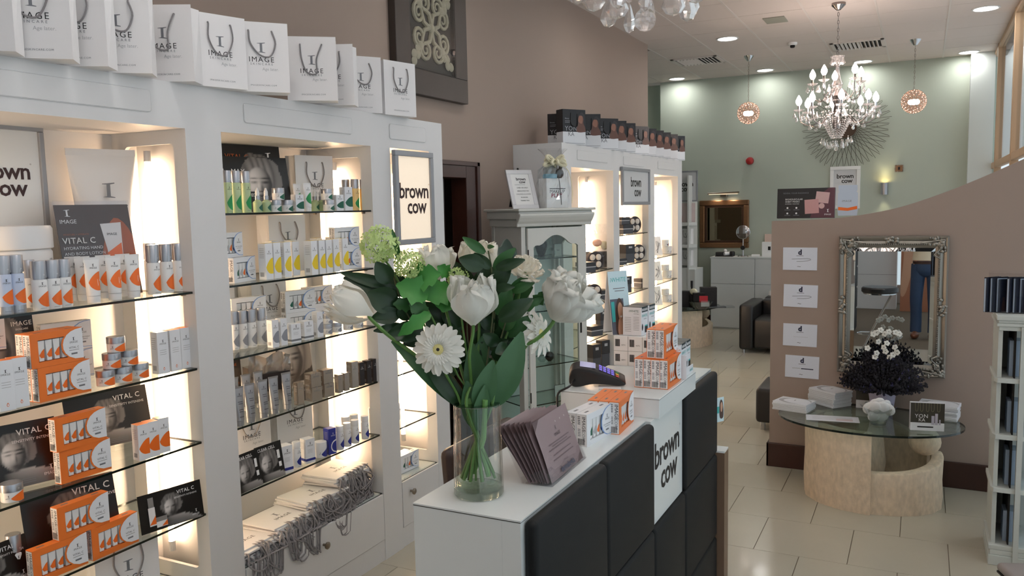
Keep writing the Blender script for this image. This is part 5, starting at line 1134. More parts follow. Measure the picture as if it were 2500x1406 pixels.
viburnum('lime viburnum ball in the middle, left of the back tulip', 999, 646, -.01, .036, 64, [(1010, 690, 0), (1035, 740, 0), (1062, 790, .0), (1120, 920, 0)], 2.0, [(1045, 722, 968, 694, 66, -.01, leafb, .15, .2, 3), (1007, 684, 1075, 668, 64, .0, leafb, .15, -.2, 3), (1050, 765, 972, 819, 34, -.02, leafb, .2, .1, 3), (1042, 765, 1000, 742, 40, -.01, leafm_, .1, 0, 3)])
viburnum('small lime viburnum ball peeking over the centre tulip', 1117, 678, .02, .026, 44, [(1120, 720, .03), (1130, 800, .03), (1150, 920, .02)], 1.2, [(1100, 704, 1040, 730, 62, .01, leafb, .15, .1, 3), (1098, 670, 1068, 650, 34, .02, leafb, .15, .1, 3), (1090, 725, 1082, 762, 56, .02, leafb, .1, 0, 3)])
def branch(label, stempx, leaves, ang, kind='leafy_branch', r=.0022):
    t = thing(kind, label, 'branch', fp(*stempx[0]), 0, 'leafy branches in the bouquet'); stem(t, [fp(*s) for s in stempx] + [neck(ang, .6), base_pt(ang + 2.8, .8)], r, stemd)
    for L in leaves: leaf(t, *L)
branch('dark glossy leaf branch rising above the centre tulip', [(1192, 612, 0), (1200, 660, 0), (1204, 760, .01), (1185, 920, .01)], [(1184, 617, 1130, 579, 24, 0, leafm_), (1180, 650, 1121, 631, 44, -.01, leafd), (1198, 655, 1158, 618, 26, 0, leafd), (1206, 655, 1258, 606, 30, 0, leafm_), (1211, 655, 1281, 634, 28, -.01, leafd), (1200, 700, 1247, 648, 44, .01, leafd), (1190, 690, 1170, 636, 34, .02, leafd), (1210, 703, 1256, 700, 22, -.01, leafd), (1200, 705, 1178, 682, 30, 0, leafm_), (1190, 602, 1206, 602, 10, 0, leafm_)], 1.2)
branch('dark leaf spray fanning out to the left under the lime ball', [(960, 660, .03), (968, 700, .03), (990, 760, .02), (1060, 860, .02)], [(963, 700, 832, 666, 28, .02, leafd), (968, 708, 838, 678, 46, .03, leafd), (972, 726, 874, 702, 40, .03, leafd), (968, 745, 898, 715, 66, .02, leafd), (977, 765, 906, 778, 42, .02, leafd), (990, 795, 912, 808, 24, .02, leafd), (1034, 803, 944, 818, 52, .01, leafd), (1000, 780, 980, 735, 46, .03, leafd), (1020, 770, 1000, 715, 44, .04, leafd), (1040, 820, 985, 840, 40, .03, leafd), (1010, 745, 960, 742, 36, .02, leafm_, .1, .2, 3)], 2.8)
branch('dark leaf branch at the right behind the ranunculus', [(1262, 690, .02), (1248, 740, .02), (1225, 820, .02), (1195, 930, .02)], [(1249, 712, 1306, 688, 24, .02, leafm_), (1219, 780, 1301, 730, 46, -.03, leafd), (1245, 715, 1290, 672, 26, .03, leafm_), (1218, 770, 1245, 700, 44, .02, leafm_), (1222, 800, 1262, 765, 40, .03, leafm_), (1260, 760, 1330, 725, 22, .0, leafm_, .2, .2, 3), (1300, 740, 1335, 712, 30, .0, leafm_, .2, .3, 3), (1240, 820, 1300, 770, 36, .03, leafm_), (1215, 840, 1180, 815, 34, 0, leafd), (1240, 845, 1210, 862, 34, -.02, leafd), (1212, 880, 1232, 842, 40, .0, leafd), (1195, 850, 1240, 830, 30, .03, leafd)], .6)
branch('dark leaf mass at the back of the bouquet', [(1140, 700, .10), (1140, 800, .08), (1150, 920, .04)], [(1130, 760, 1050, 690, 60, .09, leafd), (1130, 800, 1020, 740, 60, .10, leafd), (1120, 840, 1030, 830, 50, .09, leafd), (1160, 760, 1230, 690, 60, .10, leafd), (1170, 800, 1270, 760, 56, .09, leafd), (1170, 850, 1260, 830, 50, .08, leafd), (1150, 720, 1110, 640, 54, .11, leafd), (1160, 720, 1210, 640, 54, .11, leafd), (1140, 860, 1080, 880, 44, .06, leafm_), (1160, 900, 1240, 890, 44, .06, leafm_), (1120, 900, 1060, 905, 40, .05, leafd), (1000, 720, 930, 660, 50, .07, leafd), (1010, 760, 930, 740, 50, .07, leafd), (1230, 740, 1300, 700, 46, .07, leafm_)], 1.9)
branch('brown twig with dark leaves in the middle of the bouquet', [(1209, 740, .05), (1204, 820, .04), (1200, 900, .03)], [(1204, 800, 1172, 770, 36, .05, leafd), (1206, 830, 1250, 800, 38, .05, leafd), (1200, 860, 1160, 840, 36, .05, leafd), (1150, 900, 1105, 830, 46, .06, leafd), (1130, 880, 1100, 790, 50, .07, leafd), (1170, 870, 1190, 790, 60, .07, leafd), (1120, 800, 1080, 730, 50, .08, leafd), (1180, 780, 1150, 700, 60, .08, leafd), (1090, 830, 1040, 780, 44, .06, leafd)], 1.6)
t = thing('leafy_branch', 'broad grey green tulip leaves rising from the vase', 'branch', VC0 + Vector((0, 0, .05)), 0, 'leafy branches in the bouquet')
for L in ((1200, 992, 1276, 812, 74, -.01, leaft, .1, .3), (1178, 995, 1152, 838, 62, .01, leaft, .06, -.3), (1165, 1000, 1204, 880, 56, -.03, leaft, .05, .2), (1118, 990, 957, 832, 36, .02, leaft, .1, .2), (1135, 995, 1036, 880, 46, .0, leafd, .08, .1), (1210, 985, 1268, 850, 50, .03, leafd, .08, -.2), (1150, 1005, 1180, 820, 64, .05, leaft, .04, 0), (1155, 1040, 1140, 930, 48, -.01, leaft, .03, .2), (1165, 1050, 1185, 940, 40, -.03, leaft, .03, .2)): leaf(t, *L)
obj('stem', M().tube([Vector((-.02, .01, -.0)), Vector((.02, -.005, .10)), Vector((.03, -.01, .2))], .007, 8).tube([Vector((.03, .0, -.0)), Vector((0, .0, .10)), Vector((-.02, -.01, .2))], .007, 8), mat('pale tulip stalk', rgb(112, 160, 88), .45), t, smooth=True)
# ================================================================== far left: vitrine, far cabinet contents, picture, back wall
# ---- framed carved panel high on the left wall
a = onx(1012, 233, WX); b = onx(1144, 255, WX); ytop = 3.16
y0, y1, z0, z1 = onx(970, 180, WX + .05).y, b.y, b.z - .005, 3.18
z0 = onx(1144, 255, WX + .05).z; y1 = onx(1144, 255, WX + .05).y
t = thing('carved_picture', 'dark wood framed panel with a pale carved scroll, high on the wall', 'picture', (WX, (y0 + y1) / 2, z0), PI / 2)
w = y1 - y0; h = w * 1.0 + .02; fw = w * .185; pm_ = mat('weathered dark wood', rgb(62, 53, 47), .5, noise=.2, nscale=8, bump=.2)
obj('frame', M().box(-w / 2, w / 2, -.05, 0, 0, fw).box(-w / 2, w / 2, -.05, 0, h - fw, h).box(-w / 2, -w / 2 + fw, -.05, 0, fw, h - fw).box(w / 2 - fw, w / 2, -.05, 0, fw, h - fw), pm_, t, bevel=.004)
obj('backing', M().box(-w / 2 + fw, w / 2 - fw, -.022, -.012, fw, h - fw), mat('dark grey velvet', rgb(52, 50, 46), .7), t)
obj('inner_lip', M().box(-w / 2 + fw, w / 2 - fw, -.045, -.022, fw, fw + .008).box(-w / 2 + fw, w / 2 - fw, -.045, -.022, h - fw - .008, h - fw).box(w / 2 - fw - .008, w / 2 - fw, -.045, -.022, fw, h - fw), gapdark, t)
cream = mat('aged cream carving', rgb(168, 162, 140), .5, noise=.15, nscale=30); c0 = Vector((0, -.03, h / 2)); R_ = (w - 2 * fw) * .46
def scroll(a0, mir):
    m = M(); pts = []
    for k in range(22): th = k / 21 * 3.4 * PI; r_ = R_ * .27 * (1 - k / 26); pts.append((mir * (R_ * .30 + r_ * math.cos(th)), 0, R_ * .58 + r_ * math.sin(th)))
    rs = [R_ * .055 * (1 - .5 * k / 21) for k in range(22)]; T = Matrix.Translation(c0) @ Matrix.Rotation(a0, 4, 'Y'); m.tube(pts, rs, 8, 0, T); m.tube([(0, 0, R_ * .1), (mir * R_ * .1, 0, R_ * .35), (mir * R_ * .5, 0, R_ * .5)], [R_ * .07, R_ * .06, R_ * .04], 8, 0, T); return m
for k in range(4):
    for s in (-1, 1): obj('carved_scroll', scroll(k * PI / 2, s), cream, t, smooth=True)
    m = M(); T = Matrix.Translation(c0) @ Matrix.Rotation(k * PI / 2 + PI / 4, 4, 'Y')
    for q in range(5): m.ball((R_ * .06 * (q % 2 * 2 - 1) * (q > 0), -.004, R_ * (.75 + .13 * q)), R_ * .12, .01, R_ * .13, 8, 5, 0, T)
    obj('carved_leaf', m, cream, t, smooth=True)
obj('carved_boss', M().ball(tuple(c0), R_ * .14, .02, R_ * .14, 12, 8), cream, t, smooth=True)
obj('glazing', M().box(-w / 2 + fw, w / 2 - fw, -.049, -.047, fw, h - fw), glassc, t)
# ---- glass vitrine standing at an angle
VU = Vector((.489, .872, 0)).normalized(); VN = Vector((VU.y, -VU.x, 0)); Wv, Dv = .54, .36
d1 = _ray(1275, 700); d2 = _ray(1432, 700)
k = Wv / ((d2 * (1 / d2.y) - d1 * (1 / d1.y)).length)
# solve for the front-left corner so that the front spans the measured pixels
A_ = Matrix(((d1.x, -d2.x), (d1.y, -d2.y))); s2 = A_.inverted() @ Vector((-Wv * VU.x, -Wv * VU.y)); PV = Vector((d1.x * s2[0], d1.y * s2[0], 0))
vit = thing('display_vitrine', 'white wooden display vitrine with arched glass door, standing at an angle', 'cabinet', (PV.x, PV.y, 0), math.atan2(VU.y, VU.x))
vw = mat('white painted wood', rgb(214, 214, 208), .45); VT = 1.62
def arch(w0, w1, z0, z1, zs, n=24):
    """door board: outer rectangle minus ogee-arched opening, as a left-right strip"""
    pts = []
    for k in range(n + 1):
        u = k / n * 2 - 1; x = (w0 + w1) / 2 + u * (w1 - w0) / 2; e = abs(u)
        zz = zs + (z1 - zs) * (math.cos(e * PI * .56) if e < .62 else (.562 - (e - .62) * .55 - .05 * math.sin((e - .62) / .38 * PI * 2)) * .9)
        pts.append((x, max(zs, zz)))
    return pts
def arched_board(m, x0, x1, zb, zt, ox0, ox1, oz0, oz1, osp, ya, yb, T=None):
    m.box(x0, ox0, ya, yb, zb, zt, 0, T); m.box(ox1, x1, ya, yb, zb, zt, 0, T); m.box(ox0, ox1, ya, yb, zb, oz0, 0, T)
    P = arch(ox0, ox1, oz0, oz1, osp)
    for (xa, za), (xb, zb_) in zip(P, P[1:]): m.prism([(xa, za), (xb, zb_), (xb, zt), (xa, zt)], ya, yb, 0, T)
cb = M().box(0, Wv, 0, Dv, .0, .12).box(0, Wv, 0, Dv, VT, VT + .02); obj('carcass', cb, vw, vit)
for x0 in (0, Wv - .035):
    for y0_ in (0, Dv - .035): obj('corner_post', M().box(x0, x0 + .035, y0_, y0_ + .035, .1, VT), vw, vit, bevel=.003)
obj('cornice', M().prism([(0, 0), (.012, .0), (.016, .02), (.03, .035), (.045, .06), (.05, .072), (.05, .085), (0, .085)], 0, 1, T=Matrix(((0, Wv + .08, 0, -.04), (-1, 0, 0, 0), (0, 0, 1, VT), (0, 0, 0, 1)))).box(-.05, Wv + .05, -.05, Dv + .02, VT + .10, VT + .118).box(-.035, Wv + .035, -.03, Dv, VT + .05, VT + .10).box(-.015, Wv + .015, -.012, Dv, VT + .0, VT + .05), vw, vit, bevel=.006)
m = M(); arched_board(m, .04, Wv - .04, .13, VT - .01, .085, Wv - .085, .22, VT - .06, VT - .17, -.018, 0); dr = obj('door', m, vw, vit)
obj('door_glass', M().box(.085, Wv - .085, -.010, -.007, .2, VT - .04), glass, dr); obj('hinge', M().box(.037, .043, -.022, -.016, 1.40, 1.47).box(.037, .043, -.022, -.016, .45, .52), gapdark, dr)
Tm = Matrix(((0, -1, 0, 0), (1, 0, 0, 0), (0, 0, 1, 0), (0, 0, 0, 1)))
for xx in (0.0, Wv - .015):
    m = M(); T = Matrix.Translation((xx + .015, 0, 0)) @ Matrix.Rotation(PI / 2, 4, 'Z'); arched_board(m, .036, Dv - .036, .12, VT, .06, Dv - .06, .2, VT - .08, VT - .18, 0, .012, T); sd_ = obj('side_frame', m, vw, vit)
    obj('side_glass', M().box(xx + .006, xx + .009, .05, Dv - .05, .18, VT - .05), glass, sd_)
obj('back_panel', M().box(.035, Wv - .035, Dv - .012, Dv, .12, VT), mat('pale grey backing', rgb(196, 208, 204), .5), vit)
VS = [1.42, 1.16, .90, .64, .40]
z_sh = [ony(1300, 635, PV.y).z, ony(1300, 903, PV.y).z]
VS = [z_sh[0], z_sh[1], (z_sh[0] + z_sh[1]) / 2 + .01, .42]
for z in VS:
    g = M(); v = [(x, y, zz) for zz in (z - .007, z) for y in (.02, Dv - .015) for x in (.02, Wv - .02)]; g.add(v, [(0, 2, 3, 1), (4, 5, 7, 6)], 0); g.add(v, [(0, 1, 5, 4), (2, 6, 7, 3), (0, 4, 6, 2), (1, 3, 7, 5)], 1); obj('glass_shelf', g, [glass, glassedge], vit)
obj('lock_plate', M().box(Wv - .075, Wv - .062, -.021, -.018, .88, .95), gapdark, dr)
for z in (.50, .75, 1.0, 1.25, 1.45): obj('shelf_pin', M().ball((Wv * .62, Dv - .02, z), .006), gapdark, vit)
VM = Matrix.Translation((PV.x, PV.y, 0)) @ Matrix.Rotation(math.atan2(VU.y, VU.x), 4, 'Z')
def inv_(x, y, z): return VM @ Vector((x, y, z))
prof = [(.02, 0), (.028, .004), (.022, .012), (.03, .03), (.042, .07), (.044, .09), (.036, .105), (.015, .112), (.013, .128), (.026, .134), (.026, .139), (.012, .148), (.005, .152), (.008, .160), (0, .166)]
t = tag(obj('lidded_jar', M().lathe(prof, 24), mat('dark glazed pot', rgb(34, 36, 40), .15, .3), None, inv_(.26, .14, VS[0] + .0005), smooth=True), 'dark glazed lidded urn on the upper vitrine shelf', 'urn')
def bottle_glass(x, y, z, label):
    t = thing('perfume_bottle', label, 'bottle', inv_(x, y, z)); obj('bottle', M().lathe([(.018, 0), (.028, .012), (.030, .03), (.022, .05), (.008, .06), (.008, .075)], 16), glassmat('bottle glass', (.86, .92, .92, 1), .12), t, smooth=True); obj('stopper', M().lathe([(.006, .075), (.012, .09), (.010, .11), (.004, .125), (.006, .14), (0, .145)], 10), MATS['bottle glass'], t, smooth=True)
bottle_glass(.36, .16, VS[0], 'clear glass perfume bottle beside the dark urn'); bottle_glass(.16, .25, VS[0], 'clear glass bottle at the left of the upper vitrine shelf'); bottle_glass(.25, .14, VS[1], 'clear glass bottle on the lower vitrine shelf')
def gcard(x, y, z, label, w=.07, h=.085, rz=0):
    t = thing('price_card', label, 'card', inv_(x, y, z), math.atan2(VU.y, VU.x) + rz); obj('card', M().box(-w / 2, w / 2, 0, .004, 0, h), mat('pale card', rgb(206, 214, 212), .4), t); obj('frame_line', M().box(-w / 2, w / 2, -.001, .0045, h - .002, h).box(-w / 2, -w / 2 + .002, -.001, .0045, 0, h).box(w / 2 - .002, w / 2, -.001, .0045, 0, h), edgem, t); obj('print', M().rect(-w * .2, w * .2, h * .5, h * .53, -.0008).rect(-w * .15, w * .15, h * .42, h * .45, -.0008), inkgrey, t)
gcard(.16, .20, VS[0], 'small framed glass card left of the dark urn'); gcard(.42, .16, VS[0], 'small framed glass card right of the perfume bottle'); gcard(.13, .14, VS[1], 'small framed card on the lower vitrine shelf', .06, .06); gcard(.12, .14, VS[3], 'pale card at the bottom left of the vitrine', .09, .08); gcard(.40, .14, VS[3], 'pale card at the bottom right of the vitrine', .09, .08)
t = tag(obj('black_pebble_jar', M().lathe([(.012, 0), (.03, .02), (.032, .045), (.02, .062), (0, .066)], 16), mat('dark glazed pot', rgb(30, 30, 30), .2), None, inv_(.30, .12, VS[1] + .02), smooth=True), 'small black pot on the lower vitrine shelf behind the gerbera', 'pot')
t.location.z = VS[1] + .0005
# on top of the vitrine: house-rules frame and wrapped gift
TZ = VT + .1185
fr_ = thing('notice_frame', 'white picture frame with printed house rules on the vitrine', 'picture frame', inv_(.16, .16, TZ), math.atan2(VU.y, VU.x) - ORA(6))
tl = Matrix.Rotation(-ORA(22), 4, 'X'); fwid, fh = .20, .285
obj('frame', M().box(-fwid / 2, fwid / 2, 0, .016, 0, .03, 0, tl).box(-fwid / 2, fwid / 2, 0, .016, fh - .03, fh, 0, tl).box(-fwid / 2, -fwid / 2 + .03, 0, .016, .03, fh - .03, 0, tl).box(fwid / 2 - .03, fwid / 2, 0, .016, .03, fh - .03, 0, tl), mat('white carved frame', rgb(226, 226, 228), .4, bump=.4, nscale=60), fr_, bevel=.003)
obj('notice_sheet', M().box(-fwid / 2 + .028, fwid / 2 - .028, .006, .009, .028, fh - .028, 0, tl), paperw, fr_)
m = M(); m.text('brown', .030, .006, .208, .005, 0, tl, bold=.02, space=.94); m.text('cow', .030, .012, .187, .005, 0, tl, bold=.02, space=.94); m.rect(-.05, .03, .175, .177, .005, 1, tl)
for k, s in enumerate(("OVER 18'S ONLY", 'ABSOLUTLEY NO', 'CHILDREN ALLOWED', 'IN SALON', 'THANK YOU')): m.text(s, .0115, .004, .15 - .0235 * k, .005, 0, tl, bold=.015)
obj('lettering', m, [ink, inkgrey], fr_)
obj('easel_strut', M().prism([(-.07, 0), (.07, 0), (.05, .12), (-.05, .12)], .12, .124, T=Matrix.Rotation(.1, 4, 'X')), blackcard, fr_)
gf = thing('wrapped_gift', 'cellophane wrapped gift with cream bow on the vitrine', 'gift', inv_(.375, .14, TZ), math.atan2(VU.y, VU.x))
obj('gift_bag', M().box(-.09, .09, -.04, .05, 0, .20), paperw, gf, bevel=.002)
m = M(); m.text('MAKEUP', .034, 0, .10, -.0408, 0, bold=.02); m.text('PLAY', .036, -.005, .072, -.0408, 1, bold=.03, space=1.2); m.rect(-.065, .07, .128, .133, -.0408, 0); obj('print', m, [ink, mat('crimson ink', rgb(150, 24, 60), .5)], gf)
obj('blue_bottle', M().lathe([(.05, .2), (.05, .225), (.045, .23)], 16, T=Matrix.Translation((-.03, 0, 0))), mat('sky blue bottle', rgb(120, 170, 190), .2), gf, smooth=True); obj('clear_bottle', M().lathe([(.047, .2305), (.047, .27), (.015, .29), (.015, .30)], 16, T=Matrix.Translation((-.03, 0, 0))), glassmat('grey glass', (.75, .8, .8, 1), .1), gf, smooth=True)
obj('dark_brushes', M().ball((.05, 0, .235), .032, .03, .035).tube([(.05, 0, .24), (.065, 0, .285)], .012, 8), blackcard, gf, smooth=True)
cello = glassmat('cellophane', (.95, .96, .97, 1), .10, .08)
v = []; f = []; NR, NS = 14, 28; rnd = random.Random(4)
for j in range(NR + 1):
    q = j / NR; zz = .40 * q; sc = 1.1 + .12 * math.sin(q * 5) if q < .62 else (1.22 - (q - .62) * 5.2 if q < .80 else .28 + (q - .80) * 4.2)
    for i in range(NS): a = 2 * PI * i / NS; e = 1 + .06 * math.sin(i * 3 + j) + .06 * rnd.uniform(-1, 1) * (q > .1); e2 = 1 / max(abs(math.cos(a)), abs(math.sin(a))) if q < .5 else 1.1; v.append((.092 * sc * e * math.cos(a) * min(1.2, e2), .055 * sc * e * math.sin(a) * min(1.2, e2) + .005, zz))
for j in range(NR):
    for i in range(NS): f.append((j * NS + i, j * NS + (i + 1) % NS, (j + 1) * NS + (i + 1) % NS, (j + 1) * NS + i))
obj('cellophane_wrap', M().add(v, f), cello, gf)
bowm = mat('cream ribbon', rgb(232, 226, 196), .4)
for k in range(11):
    a = k * 2 * PI / 11; d = Vector((math.cos(a), math.sin(a) * .6, .35 * math.sin(k * 2.3)))
    obj('bow_loop', M().tube(path([Vector((0, -.02, .315)), Vector((0, -.02, .315)) + d * .06 + Vector((0, 0, .015)), Vector((0, -.02, .315)) + d * .085, Vector((0, -.02, .315)) + d * .05 - Vector((0, 0, .012)), Vector((0, -.02, .315))], 4), .011, 6), bowm, gf, smooth=True)
obj('ribbon_tail', M().tube(path([(0, -.03, .31), (.0, -.06, .20), (.012, -.062, .10), (.02, -.06, .02)], 5), .0025, 5), edgem, gf, smooth=True); obj('ribbon_tail', M().tube(path([(0.02, -.02, .31), (.09, -.05, .25), (.115, -.06, .12), (.11, -.06, .03)], 5), .003, 5), bowm, gf, smooth=True)
# ---- dark gift bags on the far cabinet
def dark_bag():
    t = thing('printed_gift_bag', 'x', 'bag'); w, d, h = .21, .085, .26
    obj('bag_body', M().box(-w / 2, w / 2, -d / 2, d / 2, 0, h * .36), papercool, t); obj('dark_upper', M().box(-w / 2, w / 2, -d / 2, d / 2, h * .36, h), mat('near black card', rgb(26, 24, 27), .35), t)
    y = -d / 2 - .0006; m = M(); 
    m.flat(blob([(.02, h * .37), (.03, h * .6), (.035, h * .72), (.05, h * .86), (.075, h * .9), (.09, h * .8), (.085, h * .62), (.10, h * .5), (.10, h * .37)], 4), y, 0); m.flat(blob([(.04, h * .66), (.045, h * .8), (.065, h * .86), (.08, h * .76), (.07, h * .6)], 4), y - .0005, 1); m.flat(blob([(.045, h * .84), (.07, h * .93), (.095, h * .84), (.09, h * .7), (.075, h * .82)], 4), y - .0009, 2)
    m.text('YON', .05, -.03, h * .39, y, 3, space=1.05); m.text('KA', .045, -.03, h * .24, y, 4, space=.9); m.rect(-w * .45, w * .48, h * .03, h * .04, y, 4); m.text('Beauty', .014, -.085, h * .72, y, 3, align='LEFT'); m.rect(-.085, -.03, h * .66, h * .67, y, 3); m.rect(-.085, -.04, h * .62, h * .63, y, 3)
    obj('print', m, [mat('shadow skin print', rgb(104, 70, 58), .4), mat('warm skin print', rgb(150, 104, 86), .4), mat('dark hair print', rgb(50, 44, 48), .4), mat('pale print', rgb(170, 170, 176), .4), inkgrey], t)
    obj('cord_handle', M().tube(path([(-.03, y, h * .9), (-.032, y - .004, h * .6), (0, y - .006, h * .5), (.028, y - .006, h * .56), (.03, y, h * .88)], 5), .003, 6), ink, t, smooth=True); return t
dark_bag = Proto(dark_bag)
dl = [(1430, 352), (1467, 358), (1510, 362), (1530, 366), (1552, 369), (1585, 372), (1603, 375), (1621, 379), (1638, 382), (1655, 385), (1680, 389)]
yw = [-32, -55, -42, -55, -50, -30, -45, -50, -50, -48, -30]
for i, (px, py) in enumerate(dl):
    p = onx(px, py, FX + .05); rz = PI / 2 + ORA(yw[i]); off = Matrix.Rotation(rz, 3, 'Z') @ Vector((.105, -.043, 0)); wh = 'leftmost, nearest and least overlapped' if i == 0 else 'rightmost, at the cabinet end' if i == len(dl) - 1 else '%s from the left' % ORD[i]
    dark_bag((p.x - off.x, min(p.y - off.y, 8.72), TOPZ + .0005), rz, 'dark photo gift bag on the far cabinet, ' + wh, 'dark gift bags on the far cabinet')
p = onx(1385, 345, WX + .22); dark_bag((FX - .2, onx(1372, 330, FX - .2).y, TOPZ + .0005), PI / 2 - ORA(80), 'dark photo gift bag behind the leftmost, turned edge on', 'dark gift bags on the far cabinet')
# ---- unlit framed sign in the far cabinet and contents
f_ = .8974
sign('cabinet_sign', 'unlit grey framed sign in the middle far cabinet', .80, .335, (FX + .004, 7.205, 1.745), PI / 2, mat('grey white panel', rgb(206, 208, 210), .4), framegrey, .42, .024, ink, .03)
def quad_box():
    t = thing('round_gift_tin', 'x', 'tin'); obj('tin', M().lathe([(.075, 0), (.078, .004), (.078, .05), (.07, .05), (.07, .044), (0, .044)], 24, T=Matrix.Translation((0, 0, .078)) @ Matrix.Rotation(PI / 2, 4, 'X') @ Matrix.Translation((0, 0, -.025))), mat('bronze black tin', rgb(44, 32, 32), .35), t, smooth=True)
    for x, z in ((-.03, .108), (.03, .108), (-.03, .048), (.03, .048)): obj('soap_disc', M().lathe([(.026, 0), (.026, .012), (.02, .016), (0, .016)], 16, T=Matrix.Translation((x, -.016, z)) @ Matrix.Rotation(PI / 2, 4, 'X')), mat('cream soap', rgb(222, 214, 204), .5), t, smooth=True)
    return t
quad = Proto(quad_box)
def dbox(w, d, h, band=True, name='gift_box'):
    def mk():
        t = thing(name, 'x', 'box'); obj('box_base', M().box(-w / 2, w / 2, -d / 2, d / 2, 0, h * .52), charcard, t, bevel=.001, seg=1); obj('box_lid', M().box(-w / 2 - .002, w / 2 + .002, -d / 2 - .002, d / 2 + .002, h * (.60 if band else .52), h), blackcard, t, bevel=.001, seg=1)
        obj('pale_band', M().box(-w / 2 - .001, w / 2 + .001, -d / 2 - .001, d / 2 + .001, h * .50, h * .62) if band else M().rect(-w * .2, w * .2, h * .8, h * .9, -d / 2 - .003), inklight, t); return t
    return Proto(mk)
gb1 = dbox(.13, .10, .085); gb2 = dbox(.075, .06, .20, False, 'tall_gift_box'); gb3 = dbox(.10, .08, .15, False, 'tall_gift_box')
FG = 'dark gift boxes in the far cabinet'
def fx(proto, px, py, z, label, group=FG, x=FX - .09, yaw=-25, s=1.0):
    p = onx(px, py, x); return proto((x, p.y, z + .0005), PI / 2 + ORA(yaw), label, group, s)
S4, S5, S6 = [1.21, .94, .66], [1.482, 1.21, .94, .67], [1.21, .945, .68]
# bay beside the vitrine
fx(quad, 1450, 640, S4[0], 'round tin of four discs on the top shelf beside the vitrine', 'round gift tins', yaw=-35); fx(gb1, 1430, 650, S4[0], 'dark lidded box half hidden by the vitrine, top shelf', x=FX - .06); fx(quad, 1447, 730, S4[1], 'round tin of four discs on the second shelf beside the vitrine', 'round gift tins', yaw=-35); fx(gb1, 1470, 715, S4[1], 'dark lidded box right of the tin, second shelf'); fx(gb2, 1468, 790, S4[2], 'tall charcoal box on the third shelf beside the vitrine'); fx(gb1, 1448, 800, S4[2], 'dark lidded box on the third shelf, at its left'); fx(gb2, 1450, 870, .345, 'tall charcoal box at the bay bottom, left one', s=1.2); fx(gb2, 1472, 870, .345, 'tall charcoal box at the bay bottom, right one', s=1.2)
# wrapped basket with flowers on the top shelf
gp = onx(1467, 600, FX - .14); t = thing('wrapped_basket', 'cellophane gift basket with pale flowers beside the vitrine', 'gift', (FX - .14, gp.y, 1.2105), PI / 2 - ORA(30))
obj('dark_box', M().box(-.12, .08, -.06, .06, 0, .14), charcard, t, bevel=.002); obj('cream_flower', M().ball((.03, -.02, .19), .055, .04, .04).ball((.075, -.02, .18), .035, .03, .03).ball((.0, -.03, .20), .035, .03, .03), bowm, t, smooth=True); obj('peach_flower', M().ball((-.06, -.02, .215), .045, .04, .032), mat('peach petal', rgb(226, 180, 160), .5), t, smooth=True)
v2 = [(p[0] * 1.35, p[1] * 1.5, p[2] * .95) for p in v]; obj('cellophane_wrap', M().add(v2, f), cello, t)
# middle bay
fx(gb1, 1524, 560, S5[0], 'dark lidded box at the left of the middle bay, top shelf'); gb1((FX - .11, onx(1520, 545, FX - .11).y, S5[0] + .086), PI / 2 - ORA(25), 'dark lidded box stacked at the top of the middle bay', FG, .8); fx(quad, 1546, 565, S5[0], 'round tin of four discs on the top shelf of the middle bay', 'round gift tins', yaw=-30)
fx(gb3, 1530, 630, S5[1], 'tall charcoal box on the second shelf of the middle bay', s=1.15); fx(gb1, 1515, 636, S5[1], 'small dark box at the left of the middle bay, second shelf', x=FX - .06, s=.7); fx(quad, 1556, 630, S5[1], 'round tin of four discs on the second shelf of the middle bay', 'round gift tins', yaw=-30)
fx(gb1, 1568, 700, S5[2], 'dark lidded box on the third shelf of the middle bay'); fx(gb3, 1525, 700, S5[2], 'tall charcoal box on the third shelf of the middle bay'); fx(gb1, 1545, 770, S5[3], 'dark lidded box on the lowest shelf of the middle bay')
# end bay: white jars and leaning cards
jar_w = jar(.05, .075, white, mat('pale grey label', rgb(205, 203, 208), .5), white, .5); jar_v = jar(.045, .08, white, mat('plum label', rgb(84, 60, 84), .5), white, .4)
def card_t(px, py, z, label, w=.12, h=.20):
    p = onx(px, py, FX - .12); t = thing('product_card', label, 'card', (FX - .12, p.y, z + .0005), PI / 2 - ORA(30), 'leaning product cards'); obj('card', M().box(-w / 2, w / 2, 0, .004, 0, h, 0, Matrix.Rotation(-.2, 4, 'X')), paperw, t); m = M(); [m.tube(path([(random.uniform(-.04, .0), -.001, random.uniform(.02, .05)), (random.uniform(-.02, .04), -.001, .09), (random.uniform(-.03, .04), -.001, random.uniform(.12, .16))], 3), .0022, 4, 0, Matrix.Rotation(-.2, 4, 'X')) for _ in range(5)]; obj('drawn_sprig', m, inkgrey, t)
for i, z in enumerate(S6):
    yb = (620, 685, 755)[i]; nm = ('top', 'second', 'third')[i]
    card_t(1608, yb, z, 'white card with a grey sprig leaning on the %s shelf of the end bay' % nm); j_ = (jar_v, jar_w, jar_w)[i]; fx(jar_w, 1628, yb, z, 'white lidded jar on the %s shelf of the end bay' % nm, 'white lidded jars', x=FX - .12, s=1.1)
    j2 = jar_v if i == 0 else jar_w; j2((FX - .12, onx(1622, yb, FX - .12).y + .03, z + .084), PI / 2 - ORA(20), 'smaller white jar stacked on the %s shelf of the end bay' % nm, 'white lidded jars', .85)
# ---- back wall
SP = f_
def bw(px, py, y=BY): return ony(px, py, y)
